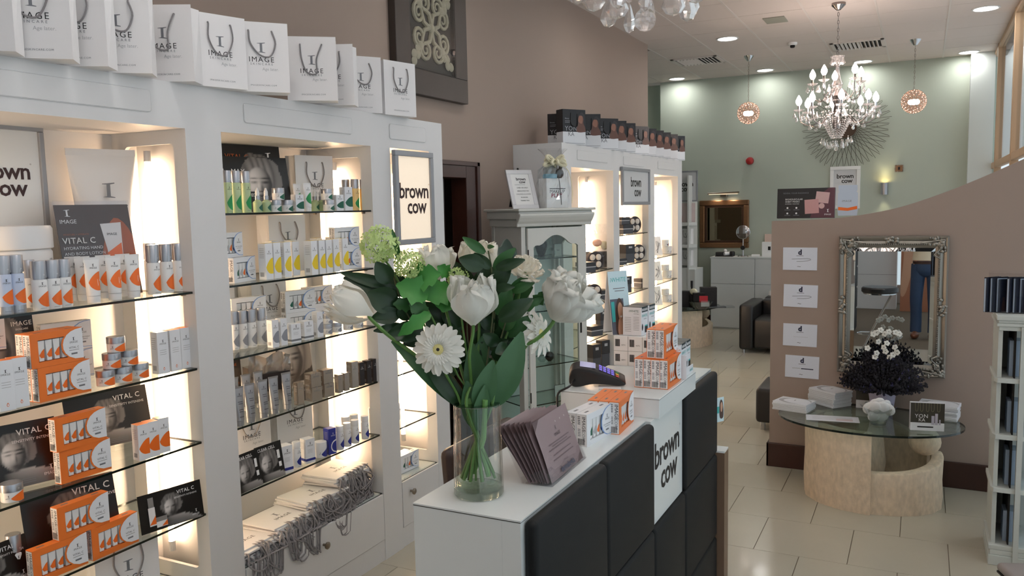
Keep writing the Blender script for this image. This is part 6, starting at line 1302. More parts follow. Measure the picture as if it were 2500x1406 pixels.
# starburst mirror
c = bw(2066, 312); t = thing('sunburst_mirror', 'large wire sunburst mirror on the sage wall behind chandelier', 'mirror', (c.x, BY, c.z)); R_ = .53
wire = mat('dark bronze wire', rgb(70, 58, 48), .4, .7); m = M(); rnd = random.Random(3)
for k in range(84):
    a = 2 * PI * k / 84; L = R_ * (1 + rnd.uniform(-.04, .05)); q = .12; tw = .55 * (1 if k % 2 else -1)
    o = obj('wire_ray', M().tube([(q * math.cos(a), -.03, q * math.sin(a)), (L * math.cos(a + tw), -.022, L * math.sin(a + tw))], .0023, 4), wire, t)
obj('mirror_ring', M().lathe([(.118, -.012), (.132, -.012), (.132, .012), (.118, .012)], 28, T=Matrix.Translation((0, -.03, 0)) @ Matrix.Rotation(PI / 2, 4, 'X')), wire, t, smooth=True); obj('mirror_disc', M().lathe([(0, 0), (.12, 0)], 28, T=Matrix.Translation((0, -.034, 0)) @ Matrix.Rotation(PI / 2, 4, 'X')), mirrorm, t)
for k in range(10): a = k * .63; obj('bead', M().ball((R_ * rnd.uniform(.6, .95) * math.cos(a), -.03, R_ * .85 * math.sin(a)), .008, n=6, k=4), chrome, t)
p = bw(1831, 393); t = thing('fire_alarm', 'round red fire alarm sounder on the sage wall', 'alarm', (p.x, BY, p.z)); obj('housing', M().lathe([(.05, 0), (.05, .02), (.047, .05), (.035, .06), (0, .062)], 20, T=Matrix.Rotation(PI / 2, 4, 'X')), mat('alarm red', rgb(150, 26, 26), .35), t, smooth=True); obj('back_plate', M().lathe([(.054, 0), (.054, .008)], 20, T=Matrix.Rotation(PI / 2, 4, 'X')), mat('alarm red', rgb(150, 26, 26), .35), t)
p = bw(2195, 411); t = thing('jewelled_switch', 'small square jewelled light switch surround on the wall', 'switch', (p.x, BY, p.z)); obj('plate', M().box(-.05, .05, -.008, 0, -.045, .045), bronzeframe, t); [obj('crystal', M().ball((x, -.01, z), .008, n=6, k=4), chrome, t) for x, z in [(-.042 + .021 * k, s * .038) for k in range(5) for s in (-1, 1)] + [(s * .042, -.019 + .019 * k) for k in range(3) for s in (-1, 1)]]; obj('toggle', M().box(-.012, .012, -.016, -.008, -.018, .018), gapdark, t)
p = bw(2160, 461); t = thing('wall_sconce', 'brushed steel cylinder wall light glowing up and down', 'wall light', (p.x, BY - .06, p.z)); obj('cylinder', M().lathe([(.045, -.075), (.045, .075), (.041, .075), (.041, -.075)], 24), silverm, t, smooth=True); obj('bracket', M().box(-.015, .015, .03, .06, -.02, .02), silverm, t)
for s in (-1, 1):
    obj('lamp_lens', M().lathe([(0, 0), (.04, 0)], 20, T=Matrix.Translation((0, 0, s * .066))), mat('warm lens', (1, .9, .6, 1), emit=6, ecol=(1, .85, .5, 1)), t)
    ld = bpy.data.lights.new('sconce_lamp', 'SPOT'); ld.energy = 2.2; ld.color = (1, .85, .5); ld.spot_size = ORA(75); ld.spot_blend = .6; ld.shadow_soft_size = .03; lo = bpy.data.objects.new('sconce_lamp', ld); COL.objects.link(lo); lo.parent = t; lo.location = (0, 0, s * .08); lo.rotation_euler = (0 if s < 0 else PI, 0, 0)
# bronze framed mirror with picture light
a = bw(1709, 490); b = bw(1829, 605); cx = (a.x + b.x) / 2; w = b.x - a.x; h = a.z - b.z
t = thing('framed_mirror', 'bronze framed square mirror above the white drawer chest', 'mirror', (cx, BY, b.z)); fw = .075
obj('frame', M().box(-w / 2, w / 2, -.045, 0, 0, fw).box(-w / 2, w / 2, -.045, 0, h - fw, h).box(-w / 2, -w / 2 + fw, -.045, 0, fw, h - fw).box(w / 2 - fw, w / 2, -.045, 0, fw, h - fw), bronzeframe, t, bevel=.012); f2 = fw + .03
obj('inner_frame', M().box(-w / 2 + fw, w / 2 - fw, -.028, 0, fw, f2).box(-w / 2 + fw, w / 2 - fw, -.028, 0, h - f2, h - fw).box(-w / 2 + fw, -w / 2 + f2, -.028, 0, f2, h - f2).box(w / 2 - f2, w / 2 - fw, -.028, 0, f2, h - f2), mat('dark bronze liner', rgb(74, 54, 42), .4, .6), t, bevel=.004)
obj('mirror_glass', M().box(-w / 2 + f2, w / 2 - f2, -.012, -.008, f2, h - f2), mirrord, t)
p = bw(1767, 472); t = thing('picture_light', 'slim chrome picture light above the bronze mirror', 'picture light', (p.x + .02, BY, p.z)); obj('arm', M().box(-.045, .045, -.12, 0, -.05, -.012), satin, t, bevel=.004); obj('lamp_bar', M().tube([(-.22, -.13, 0), (.22, -.13, .01)], .012, 10), satin, t, smooth=True); obj('lamp_strip', M().box(-.2, .2, -.136, -.124, -.0145, -.012), mat('warm strip', (1, .8, .6, 1), emit=3, ecol=(1, .75, .5, 1)), t)
for x in (-.11, .11):
    ld = bpy.data.lights.new('picture_lamp', 'SPOT'); ld.energy = 3.0; ld.color = (1, .72, .5); ld.spot_size = ORA(120); ld.spot_blend = 1; ld.shadow_soft_size = .03; lo = bpy.data.objects.new('picture_lamp', ld); COL.objects.link(lo); lo.parent = t; lo.location = (x, -.13, -.03); lo.rotation_euler = (ORA(20), 0, 0)
# white drawer chest
ch = thing('drawer_chest', 'wide glossy white drawer chest against the sage wall', 'chest', (0, 0, 0)); CY = 11.352; cw = mat('cool white lacquer', rgb(206, 210, 208), .3)
x0 = ony(1735, 627, CY).x; ctop = 1.0; obj('carcass', M().box(x0, -.9, CY + .02, BY - .016, .0, ctop - .018), cw, ch); obj('chest_top', M().box(x0 - .01, -.89, CY - .005, BY - .016, ctop - .018, ctop), cw, ch)
xj = ony(1843, 640, CY).x
for xa, xb in ((x0, xj), (xj, xj + .62), (xj + .62, -.9)):
    for za, zb in ((.02, .40), (.40, .625), (.625, ctop - .02)):
        if za == .40: continue
        za_, zb_ = (za, .628) if za < .1 else (.632, zb); obj('drawer_front', M().box(xa + .003, xb - .003, CY, CY + .02, za_, zb_), cw, ch, bevel=.002)
def on_chest(px, y=CY + .18): p = ony(px, 620, y); return Vector((p.x, y, ctop + .0005))
t = thing('makeup_mirror', 'small round chrome stand mirror on the drawer chest', 'mirror', on_chest(1814)); obj('foot', M().lathe([(.075, 0), (.07, .01), (.012, .016), (.008, .10)], 20), chrome, t, smooth=True); obj('knob', M().lathe([(.03, 0), (.03, .02)], 14, T=Matrix.Translation((0, -.01, .12)) @ Matrix.Rotation(PI / 2, 4, 'X')), blackm, t); obj('stalk', M().tube([(0, 0, .1), (0, 0, .24)], .006, 8), chrome, t)
obj('rim', M().lathe([(.088, -.01), (.096, -.004), (.096, .006), (.088, .01)], 28, T=Matrix.Translation((0, 0, .335)) @ Matrix.Rotation(PI / 2, 4, 'X')), chrome, t, smooth=True); obj('mirror_glass', M().lathe([(0, 0), (.09, 0)], 28, T=Matrix.Translation((0, -.004, .335)) @ Matrix.Rotation(PI / 2 - .3, 4, 'X')), mirrorm, t)
t = thing('makeup_tray', 'black wire tray of brushes and towels on the chest', 'tray', on_chest(1770)); obj('tray', M().box(-.12, .12, -.08, .08, 0, .012), blackm, t); obj('wire_basket', M().box(-.12, -.02, -.06, .06, .012, .06), mat('dark mesh', rgb(40, 40, 38), .5), t, bevel=.006); obj('rolled_towel', M().tube([(0, -.05, .035), (.08, .03, .04)], .026, 10).ball((.0, .02, .075), .025), white, t, smooth=True); obj('dark_pot', M().lathe([(.035, .012), (.04, .05), (.03, .07), (0, .072)], 14, T=Matrix.Translation((.10, .0, 0))), blackm, t, smooth=True)
tag(obj('tissue_pack', M().box(-.055, .055, -.04, .04, 0, .03), paperw, None, on_chest(1845), (0, 0, .1), bevel=.006), 'small white tissue pack on the drawer chest', 'tissues')
t = thing('boxed_product', 'upright white box with dark mark at the chest edge', 'box', on_chest(1876)); obj('carton', M().box(-.08, .05, -.04, .04, 0, .20), paperw, t); obj('print', M().rect(.0, .035, .09, .14, -.0405), gapdark, t)
tag(obj('wall_card', M().box(-.03, .12, -.03, 0, 0, .30), mat('blush card', rgb(214, 190, 176), .6), None, (on_chest(1866).x, BY, 1.0)), 'blush coloured card standing at the wall behind the chest', 'card') 
# white corner shelf tower with sign
p0 = ony(1663, 440, 10.9); p1 = ony(1698, 440, 10.9)
tw = thing('corner_shelf', 'white stepped corner shelf tower at the end of the far wall', 'shelf', (0, 0, 0)); X0, X1, TY = ony(1640, 600, 10.9).x, ony(1696, 600, 10.9).x, 10.9
wsh = mat('white shelf lacquer', rgb(214, 216, 212), .45)
p = ony(1704, 427, 10.9); p.x = ony(1704, 427, 11.4).x; obj('upright', M().box(p.x - .02, p.x + .0, TY, TY + .5, 0, p.z), wsh, tw); obj('back_board', M().box(X0 - .3, p.x, TY + .48, TY + .5, 0, p.z - .05), wsh, tw)
zs = [ony(1690, 543, TY).z, ony(1690, 597, TY).z, ony(1690, 650, TY).z]
for k, z in enumerate(zs): obj('shelf_board', M().prism([(X0 - .3, 0), (X1 - .10, 0), (X1, .12), (p.x - .02, .14), (p.x - .02, .48), (X0 - .3, .48)], 0, 1, T=Matrix(((1, 0, 0, 0), (0, 0, 1, TY), (0, .045 if k < 2 else .02, 0, z - .045), (0, 0, 0, 1)))), wsh, tw)
obj('cupboard_body', M().box(X0 - .3, X1, TY + .01, TY + .47, 0, zs[2] - .045), wsh, tw)
sign('tower_sign', 'grey framed sign standing on the corner shelf tower', .36, .42, (ony(1672, 500, 11.1).x, 11.1, zs[0] + .28), 0, mat('grey sheet', rgb(200, 202, 204), .5), framegrey, .74, .02, ink, .02)
t = thing('blush_poster', 'pale pink poster below the sign on the corner shelf', 'poster', (ony(1672, 500, 11.05).x, 11.05, zs[0] + .001)); obj('board', M().box(-.14, .14, 0, .01, 0, .26), mat('pale pink print', rgb(214, 196, 194), .5), t); obj('peach_bottle', M().flat(blob([(-.1, 0), (-.1, .1), (-.07, .14), (-.04, .1), (-.04, 0)], 4), -.001), mat('peach print', rgb(206, 150, 130), .5), t)
for k in (1, 2): bagA((ony(1675, 600, 11.0).x, 11.05, zs[k] + .001), -ORA(25), 'small white paper bag on the %s shelf of the corner tower' % ('middle', 'lower')[k - 1], 'bags on the corner shelf', .8)
# product box and sign standing behind the partition top
t = sign('wall_frame_sign', 'white framed sign with dark lettering on the far wall behind the partition', .375, .56, (bw(2064, 408).x, BY, bw(2064, 408).z - .55), 0, mat('pale grey sheet', rgb(208, 210, 212), .5), mat('white frame', rgb(226, 228, 226), .4), .62, .03, ink, .045, tz=.72)
# ================================================================== right side: partition wall, stone table, corner shelf
for i, (q, wh) in enumerate((((1912, 604), 'top one of the column'), ((1913, 694), 'second from the top'), ((1912, 789), 'third from the top'), ((1917, 866), 'lowest of the column'))):
    p = ony(*q, PY); t = thing('certificate', 'white certificate with dark letter mark on the partition, ' + wh, 'certificate', (p.x + .104, PY - .0005, p.z - .145), 0, 'certificates on the partition'); t.rotation_euler = (0, ORA((.3, 1.2, .8, 1.0)[i]), 0)
    obj('card', M().box(-.104, .104, -.004, 0, 0, .145), mat('cool white card', rgb(222, 226, 236), .35), t); m = M(); y = -.0046
    m.text('d', .045, 0, .10, y, 0, bold=.05); m.rect(-.022, .022, .090, .093, y, 1)
    if i < 2: m.tube(path([(-.05, y, .070), (.04, y, .075), (.066, y, .068), (.03, y, .058), (-.02, y, .056)], 4), .0012, 4, 1)
    if i == 3: m.rect(-.06, -.01, .06, .064, y, 2); m.rect(-.005, .07, .058, .064, y, 0)
    if i == 2: m.rect(-.04, .05, .06, .0615, y, 2)
    m.text('~', .04, -.005, .012, y, 1); obj('print', m, [mat('navy ink', rgb(28, 32, 60), .4), inkgrey, inklight], t)
# ornate silver mirror
w, h = .605, .855; t = thing('ornate_mirror', 'ornate silver framed mirror hanging on the taupe partition', 'mirror', (-.16, PY - .012, .672), 0); fw = .072
prof = [(0, 0), (0, .022), (.010, .034), (.022, .030), (.030, .022), (.040, .024), (.046, .030), (.052, .026), (.056, .014), (fw, .010), (fw, 0)]
def frame_side(L, T):
    m = M(); v = []; n = len(prof)
    for s in (0, 1):
        for o, d in prof: v.append(((o if s == 0 else L - o), -d, o))
    m.add(v, [(i, (i + 1) % n, n + (i + 1) % n, n + i) for i in range(n)], 0, T); return m
for L, T in ((w, Matrix.Translation((-w / 2, 0, 0))), (w, Matrix.Translation((w / 2, 0, h)) @ Matrix.Rotation(PI, 4, 'Y')), (h, Matrix.Translation((-w / 2, 0, h)) @ Matrix.Rotation(PI / 2, 4, 'Y')), (h, Matrix.Translation((w / 2, 0, 0)) @ Matrix.Rotation(-PI / 2, 4, 'Y'))): obj('frame_moulding', frame_side(L, T), silverframe, t, smooth=True, sharp=35)
m = M()
for k in range(44): x = -w / 2 + .05 + (w - .1) * k / 43; m.ball((x, -.030, .050), .0055, n=6, k=4); m.ball((x, -.030, h - .050), .0055, n=6, k=4)
for k in range(62): z = .05 + (h - .1) * k / 61; m.ball((-w / 2 + .05, -.030, z), .0055, n=6, k=4); m.ball((w / 2 - .05, -.030, z), .0055, n=6, k=4)
obj('bead_trim', m, silverframe, t, smooth=True)['kind'] = 'stuff'
rnd = random.Random(5)
def ornament(cx, cz, sx, sz, n, a=0):
    m = M()
    for k in range(n):
        u = k / n; x = cx + sx * rnd.uniform(-.25, .8) * .05 + (sx * .075 * u if k % 2 else 0); z = cz + sz * rnd.uniform(-.25, .8) * .05 + (0 if k % 2 else sz * .075 * u); r = .014 * (1 - .5 * u)
        m.ball((x, -.030 - .006 * rnd.random(), z), r * rnd.uniform(.7, 1.5), .010, r * rnd.uniform(.7, 1.5), 7, 5)
    for k in range(2): m.tube(path([(cx, -.036, cz), (cx + sx * (.03 + .05 * k), -.038, cz + sz * (.05 * (1 - k) + .012)), (cx + sx * (.055 + .07 * k), -.034, cz + sz * (.02 + .07 * (1 - k))), (cx + sx * .10 * k + sx * .02, -.034, cz + sz * .10 * (1 - k) + sz * .015)], 4), .0042, 6)
    obj('acanthus_corner', m, silverframe, t, smooth=True)
for sx in (-1, 1):
    for sz in (0, 1): ornament(sx * (w / 2 - .022), .022 if sz == 0 else h - .022, -sx, 1 if sz == 0 else -1, 22)
for x, z in ((0, .022), (0, h - .022), (-w / 2 + .022, h / 2), (w / 2 - .022, h / 2)):
    m = M(); [m.ball((x + (rnd.uniform(-.05, .05) if abs(x) < .1 else rnd.uniform(-.014, .014)), -.034, z + (rnd.uniform(-.05, .05) if abs(x) > .1 else rnd.uniform(-.014, .014))), .012, .008, .010, 7, 5) for _ in range(12)]; obj('centre_ornament', m, silverframe, t, smooth=True)
obj('mirror_glass', M().box(-w / 2 + fw, w / 2 - fw, -.009, -.006, fw, h - fw), mirrorm, t)
bv = M(); a, b, c_, d_ = -w / 2 + fw, w / 2 - fw, fw, h - fw; e = .022
bv.add([(a, -.0095, c_), (b, -.0095, c_), (b, -.0095, d_), (a, -.0095, d_), (a + e, -.0125, c_ + e), (b - e, -.0125, c_ + e), (b - e, -.0125, d_ - e), (a + e, -.0125, d_ - e)], [(0, 1, 5, 4), (1, 2, 6, 5), (2, 3, 7, 6), (3, 0, 4, 7)]); obj('bevelled_edge', bv, mirrorm, t)
# product display on the partition top
t = thing('sheet_mask_box', 'long dark display box with pink sachets on the partition top', 'box', (-.675, PY + .055, 1.640), ORA(-1)); bw_, bh = .35, .19; tl = Matrix.Rotation(-.1, 4, 'X')
obj('box_body', M().box(-bw_ / 2, bw_ / 2, -.012, .02, 0, bh, 0, tl), blackcard, t); m = M(); Y_ = -.0126
m.rect(-bw_ / 2, bw_ / 2, 0, bh, Y_, 0, tl); m.flat([(.03, .0), (.05, .08), (.09, .15), (.14, .19), (.175, .19), (.175, .0)], Y_ - .0003, 5, tl)
m.rect(.045, .125, .105, .175, Y_ - .0008, 1, tl @ Matrix.Rotation(.12, 4, 'Y')); m.rect(.0, .085, .025, .115, Y_ - .0014, 2, tl @ Matrix.Rotation(-.06, 4, 'Y')); m.flat([(.098 + .018 * math.cos(k * .5236), .075 + .018 * math.sin(k * .5236)) for k in range(12)], Y_ - .002, 1, tl)
m.text('REVEAL YOUR RADIANCE', .0135, -.06, .155, Y_ - .0004, 4, tl); m.text('BIOMOLECULAR', .0145, -.125, .115, Y_ - .0004, 3, tl, bold=.02, align='LEFT'); m.text('SHEET MASKS', .0145, -.125, .10, Y_ - .0004, 3, tl, bold=.02, align='LEFT'); m.text('SOFTENING + HYDRATING', .007, -.125, .088, Y_ - .0004, 3, tl, align='LEFT')
for x in (-.11, -.055):
    for z in (.065, .03): m.flat([(x + .006 * math.cos(k * .7854), z + .006 * math.sin(k * .7854)) for k in range(8)], Y_ - .0004, 3, tl); m.rect(x - .018, x + .018, z - .014, z - .011, Y_ - .0004, 4, tl)
logo_I(m, .135, .035, .02, Y_ - .0022, 3, tl); m.text('IMAGE', .014, .135, .016, Y_ - .0022, 3, tl, bold=.02)
obj('print', m, [blackprint, mat('pale pink sachet print', rgb(206, 170, 168), .4), mat('pink sachet print', rgb(196, 148, 146), .4), inkwhite, inkgrey, mat('mauve glow print', rgb(84, 44, 56), .4)], t)
t = thing('jar_standee', 'pale blue jar shaped card with orange band on the partition top', 'display', (-.425, PY + .06, 1.652)); o_ = [(-.055, 0), (.055, 0), (.06, .04), (.058, .14), (.05, .15), (.055, .155), (.055, .19), (-.055, .19), (-.055, .155), (-.05, .15), (-.058, .14), (-.06, .04)]
obj('card', M().prism(o_, -.003, 0), mat('pale blue print', rgb(196, 208, 224), .4), t); obj('orange_band', M().flat([(-.055, .055), (0, .048), (.055, .06), (.056, .04), (0, .03), (-.056, .035)], -.0036), orangel, t); obj('lettering', M().text('IMAGE', .018, -.005, .085, -.0036, 0, space=1.1), inkgrey, t)
# ---- stone and glass tables
stone = mat('travertine', rgb(222, 202, 176), .75, noise=.3, nscale=45, bump=.9, stretch=(1, 1, .5)); 
def stone_table(label, loc, rz, glass_label):
    t = thing('stone_table', label, 'table', loc, rz)
    def wallpiece(a0, a1, rx, ry, th, hf, n=26, name='stone_slab'):
        v = []; f = []; rnd = random.Random(int(a0))
        for k in range(n + 1):
            a = ORA(a0 + (a1 - a0) * k / n); hgt = hf(k / n); wob = 1 + .008 * math.sin(k * 1.3)
            for j, (q, z) in enumerate([(1.0 * wob, 0), (1.015 * wob, hgt * .25), (1.0 * wob, hgt * .6), (1.01, hgt - .008), (.985, hgt), (1 - th, hgt), (1 - th, 0)]): v.append((rx * q * math.cos(a), ry * q * math.sin(a), z))
        m_ = 7
        for k in range(n):
            for j in range(m_): f.append((k * m_ + j, k * m_ + (j + 1) % m_, (k + 1) * m_ + (j + 1) % m_, (k + 1) * m_ + j))
        f.append(tuple(range(m_))); f.append(tuple(range(n * m_, (n + 1) * m_))[::-1]); obj(name, M().add(v, f), stone, t, smooth=True, sharp=50)
    wallpiece(150, 271, .375, .305, .16, lambda u: .462)
    wallpiece(268, 372, .365, .285, .16, lambda u: .235 + .07 * u ** 2)
    wallpiece(20, 150, .36, .29, .16, lambda u: .305 + .157 * min(1, u * 1.6))
    obj('stone_ball', M().ball((.27, -.02, .375), .085, .085, .08, 16, 10), stone, t, smooth=True); obj('stone_floor', M().lathe([(.0, .01), (.30, .01), (.30, .03), (0, .03)], 28, sy=.8), stone, t)
    obj('stone_hub', M().lathe([(.17, .03), (.19, .2), (.16, .46), (0, .462)], 24, T=Matrix.Translation((-.12, .08, 0))), stone, t, smooth=True)
    g = M(); n = 56; rx, ry = .5, .35; cx, cy = -.03, -.01
    for z in (.463, .475): g.v += [(cx + rx * math.cos(2 * PI * k / n), cy + ry * math.sin(2 * PI * k / n), z) for k in range(n)]
    g.f = [tuple(range(n))[::-1], tuple(range(n, 2 * n))] + [(k, (k + 1) % n, n + (k + 1) % n, n + k) for k in range(n)]; g.m = [0, 0] + [1] * n
    obj('glass_top', g, [glassmat('table glass', (.80, .88, .86, 1), .05), glassedge], t); return t
TB = Vector((-.229, 5.10, 0)); stone_table('round travertine coffee table with oval glass top by the partition', TB, 0, '')
TZ_ = .4755
def brochure_pile(px, py, n, rz, label, gl):
    p = onz(px, py, TZ_)
    for k in range(n):
        t = thing('brochure', '%s, %s' % (label, 'topmost' if k == n - 1 else '%s from the bottom' % ORD[k] if k < 11 else 'near the top'), 'brochure', (p.x + rnd.uniform(-.004, .004), p.y + rnd.uniform(-.004, .004), TZ_ + .0105 * k), rz + rnd.uniform(-.04, .04), gl); obj('cover', M().box(-.105, .105, -.075, .075, 0, .0098), papercool, t)
        if k == n - 1:
            m = M(); T = Matrix.Rotation(-PI / 2, 4, 'X'); m.flat(blob([(-.02, -.07), (-.09, -.02), (-.06, .05), (.05, .07), (.1, .02), (.06, -.05)], 4), -.0099, 0, T); m.flat(blob([(.0, -.06), (-.06, -.02), (-.04, .05), (.05, .06), (.1, .0), (.06, -.05)], 4), -.0102, 1, T); logo_I(m, .0, .0, .02, -.0105, 2, T); obj('cover_print', m, [inklight, papercool, ink], t)
        else:
            m = M(); m.rect(-.1, .1, .003, .0036, -.0755); m.rect(-.1, .1, .0062, .0068, -.0755); obj('page_lines', m, inkgrey, t)
brochure_pile(1938, 998, 5, ORA(-14), 'glossy white brochure in the low left pile on the table', 'brochures on the stone table'); brochure_pile(2026, 985, 9, ORA(-38), 'glossy white brochure in the tall pile on the table', 'brochures on the stone table'); brochure_pile(2292, 1018, 8, ORA(-8), 'glossy white brochure in the right pile behind the leaflet holder', 'brochures on the stone table')
p = onz(2032, 1022, TZ_); t = thing('leaflet', 'single white leaflet lying at the table edge', 'leaflet', (p.x, p.y, TZ_ + .0003), ORA(8)); obj('sheet', M().box(-.145, .145, -.065, .065, 0, .0008), papercool, t); m = M(); T = Matrix.Rotation(-PI / 2, 4, 'X'); [m.rect(-.11, .11, -.03 + .018 * k, -.027 + .018 * k, -.0011, 0, T) for k in range(4)]; m.rect(.02, .11, -.045, .0, -.001, 1, T); obj('print', m, [inklight, mat('blush print', rgb(226, 206, 206), .5)], t)
a = onz(2222, 1052, TZ_); b = onz(2305, 1056, TZ_); c = (a + b) / 2; t = thing('leaflet_box', 'dark and white printed leaflet box on the glass table', 'box', (c.x, c.y + .02, TZ_ + .0004), math.atan2(b.y - a.y, b.x - a.x)); bw2 = (b - a).length; obj('box_body', M().box(-bw2 / 2, bw2 / 2, 0, .035, 0, .155), papercool, t); m = M(); m.rect(-bw2 / 2, bw2 / 2, .045, .155, -.0005, 0); [m.tube(path([(x - .008, -.001, .155), (x - .006, -.001, .115), (x, -.001, .108), (x + .006, -.001, .115), (x + .008, -.001, .155)], 3), .0008, 4, 2) for x in (-.055, -.03, .0, .025, .055)]; m.text('YON', .030, -.03, .072, -.001, 1, space=1.05); m.text('KA', .026, -.028, .052, -.001, 1); m.rect(.02, .035, .035, .085, -.0012, 3); m.rect(.038, .052, .035, .098, -.0012, 3); m.rect(.058, .066, .035, .065, -.0012, 3); m.rect(-.05, .03, .018, .025, -.0012, 4); obj('print', m, [mat('olive black print', rgb(58, 54, 44), .4), inkwhite, mat('olive glass print', rgb(140, 136, 104), .4), mat('lilac bottle print', rgb(190, 186, 200), .4), gapdark], t)
p = onz(2128, 1000, TZ_); t = thing('leaflet_box', 'printed leaflet box half hidden behind the cotton bowl', 'box', (p.x - .02, p.y + .02, TZ_ + .0004), .0); obj('box_body', M().box(-.07, .07, 0, .03, 0, .15), papercool, t); obj('print', M().rect(-.07, .07, .05, .15, -.0005), MATS['olive black print'], t)
# lotus bowl with cotton pads
p = onz(2143, 1038, TZ_); t = thing('glass_bowl', 'clear petal edged glass bowl on the coffee table', 'bowl', (p.x, p.y + .03, TZ_ + .0004)); v = []; f = []; n = 48; prof = [(.038, 0), (.040, .008), (.046, .02), (.058, .05), (.072, .08), (.088, .098)]
for r, z in prof:
    for i in range(n): a = 2 * PI * i / n; k = 1 + .13 * (z / .098) * math.cos(8 * a); v.append((r * k * math.cos(a), r * k * math.sin(a), z + .010 * (z / .098) * math.cos(8 * a)))
for j in range(len(prof) - 1):
    for i in range(n): f.append((j * n + i, j * n + (i + 1) % n, (j + 1) * n + (i + 1) % n, (j + 1) * n + i))
f.append(tuple(range(n))[::-1]); obj('bowl_body', M().add(v, f), glassmat('bowl crystal', (.82, .87, .87, 1), .28), t, smooth=True); obj('thick_foot', M().lathe([(.04, 0), (.042, .01), (.03, .014), (0, .014)], 24), base_g, t, smooth=True)
cot = mat('white cotton', rgb(240, 240, 240), .9)
for k, (x, y, z, ax_, rz) in enumerate(((-.045, -.01, .09, .5, .2), (-.015, -.03, .10, .3, .0), (.02, -.025, .102, -.2, .1), (.05, 0, .09, -.5, -.3), (.0, .02, .112, .1, .4), (-.03, .03, .10, .3, .8), (.035, .03, .10, -.4, .6), (0, 0, .07, .0, 0), (-.02, -.01, .05, .2, .4), (.02, .01, .05, -.2, .3))):
    tag(obj('cotton_pad', M().ball((0, 0, 0), .036, .014, .042, 12, 8), cot, None, (p.x + x, p.y + .03 + y, TZ_ + z), (.35, ax_, rz), smooth=True), 'oval white cotton pad heaped in the glass bowl', 'cotton pad', 'cotton pads in the bowl')
# lavender pot
p = onz(2152, 990, TZ_); pot = thing('lavender_pot', 'lilac ceramic pot of dried lavender with white flowers', 'plant', (p.x + .01, 5.235, TZ_)); PO = pot.location.copy()
obj('pot', M().lathe([(.055, 0), (.058, .004), (.075, .12), (.082, .16), (.079, .165), (.074, .16), (.066, .12), (0, .11)], 28), mat('lilac ceramic', rgb(186, 182, 208), .35), pot, smooth=True)
m = M(); rnd = random.Random(12); lav = mat('dried lavender', rgb(30, 26, 33), .9, noise=.35, nscale=120); lavb = mat('violet bud', rgb(50, 45, 84), .8)
for k in range(950):
    a = rnd.uniform(0, 2 * PI); e = rnd.uniform(.0, 1.0) ** .6; tilt = e * 1.25; L = rnd.uniform(.15, .27) * (1 - .2 * e); d = Vector((math.sin(tilt) * math.cos(a), math.sin(tilt) * math.sin(a), math.cos(tilt))); b_ = Vector((.06 * e * math.cos(a), .06 * e * math.sin(a), .14)); tip = b_ + d * L + Vector((0, 0, -.03 * e)); tip.y = min(tip.y, .205 - .02 * rnd.random())
    m.tube([b_, b_ + d * L * .55, tip], [.0012, .0012, .0012], 3, 0, None, False)
    for q in range(5): c = b_.lerp(tip, .45 + .13 * q); s = .0072 * rnd.uniform(.7, 1.3); o = len(m.v); m.add([c + Vector((s, 0, 0)), c + Vector((-s * .5, s, 0)), c + Vector((-s * .5, -s, 0)), c + Vector((0, 0, s * 1.6)), c - Vector((0, 0, s))], [(0, 1, 3), (1, 2, 3), (2, 0, 3), (1, 0, 4), (2, 1, 4), (0, 2, 4)], 1 if rnd.random() < .06 else 0)
o = obj('lavender_sprigs', m, [lav, lavb], pot); o['kind'] = 'stuff'
wfl = M(); 
for k in range(5): a = 2 * PI * k / 5; wfl.ball((.008 * math.cos(a), .008 * math.sin(a), .002), .007, .007, .004, 6, 4)
wfl = wfl.mesh('white_blossom', mat('white blossom', rgb(232, 232, 226), .7), smooth=True)
for px, py in ((2118, 850), (2144, 834), (2165, 838), (2185, 848), (2190, 860), (2162, 858), (2172, 872), (2140, 862), (2136, 872), (2158, 848), (2186, 812), (2170, 810), (2180, 866), (2140, 812), (2150, 806), (2160, 815), (2195, 815), (2132, 816)):
    q = ony(px, py, 5.15); link('white_blossom', wfl, pot, q - PO, (rnd.uniform(1.0, 1.6), 0, rnd.uniform(-.6, .6)), (1.25,) * 3)
# ---- white corner shelf at the right edge
cs = mat('grey white shelf paint', rgb(206, 210, 204), .5); t = thing('open_shelf_unit', 'white open shelf unit with moulded top at the right edge', 'shelf', (0, 0, 0)); SX, SY = .318, 4.36
obj('side_panel', M().box(SX + .012, SX + .03, SY + .03, SY + .34, 0, 1.17), cs, t); obj('back_panel', M().box(SX + .03, .70, SY + .32, SY + .34, 0, 1.17), cs, t); obj('void_shade', M().box(SX + .078, SX + .084, SY + .02, SY + .32, 0.1, 1.15), gapdark, t)
obj('front_stile', M().box(.418, .44, SY - .01, SY + .03, 0, 1.15), cs, t)
for z in (.905, .635, .378): obj('shelf_board', M().prism([(SX, .03), (SX + .012, 0), (.70, 0), (.70, .32), (SX, .32)], 0, 1, T=Matrix(((1, 0, 0, 0), (0, 1, 0, SY), (0, 0, .022, z - .022), (0, 0, 0, 1))) @ Matrix(((1, 0, 0, 0), (0, 0, 1, 0), (0, 1, 0, 0), (0, 0, 0, 1)))), cs, t, bevel=.002)
obj('base_board', M().box(SX, .70, SY - .005, SY + .34, 0, .05).box(SX + .006, .70, SY, SY + .34, .05, .075).box(SX, .70, SY, SY + .33, .075, .098), cs, t, bevel=.003)
obj('cornice', M().box(SX, .72, SY - .01, SY + .35, 1.18, 1.203).box(SX + .008, .72, SY, SY + .345, 1.165, 1.18).box(SX + .002, .72, SY - .006, SY + .348, 1.15, 1.165).box(SX + .01, .72, SY + .002, SY + .34, 1.13, 1.15), cs, t, bevel=.003)
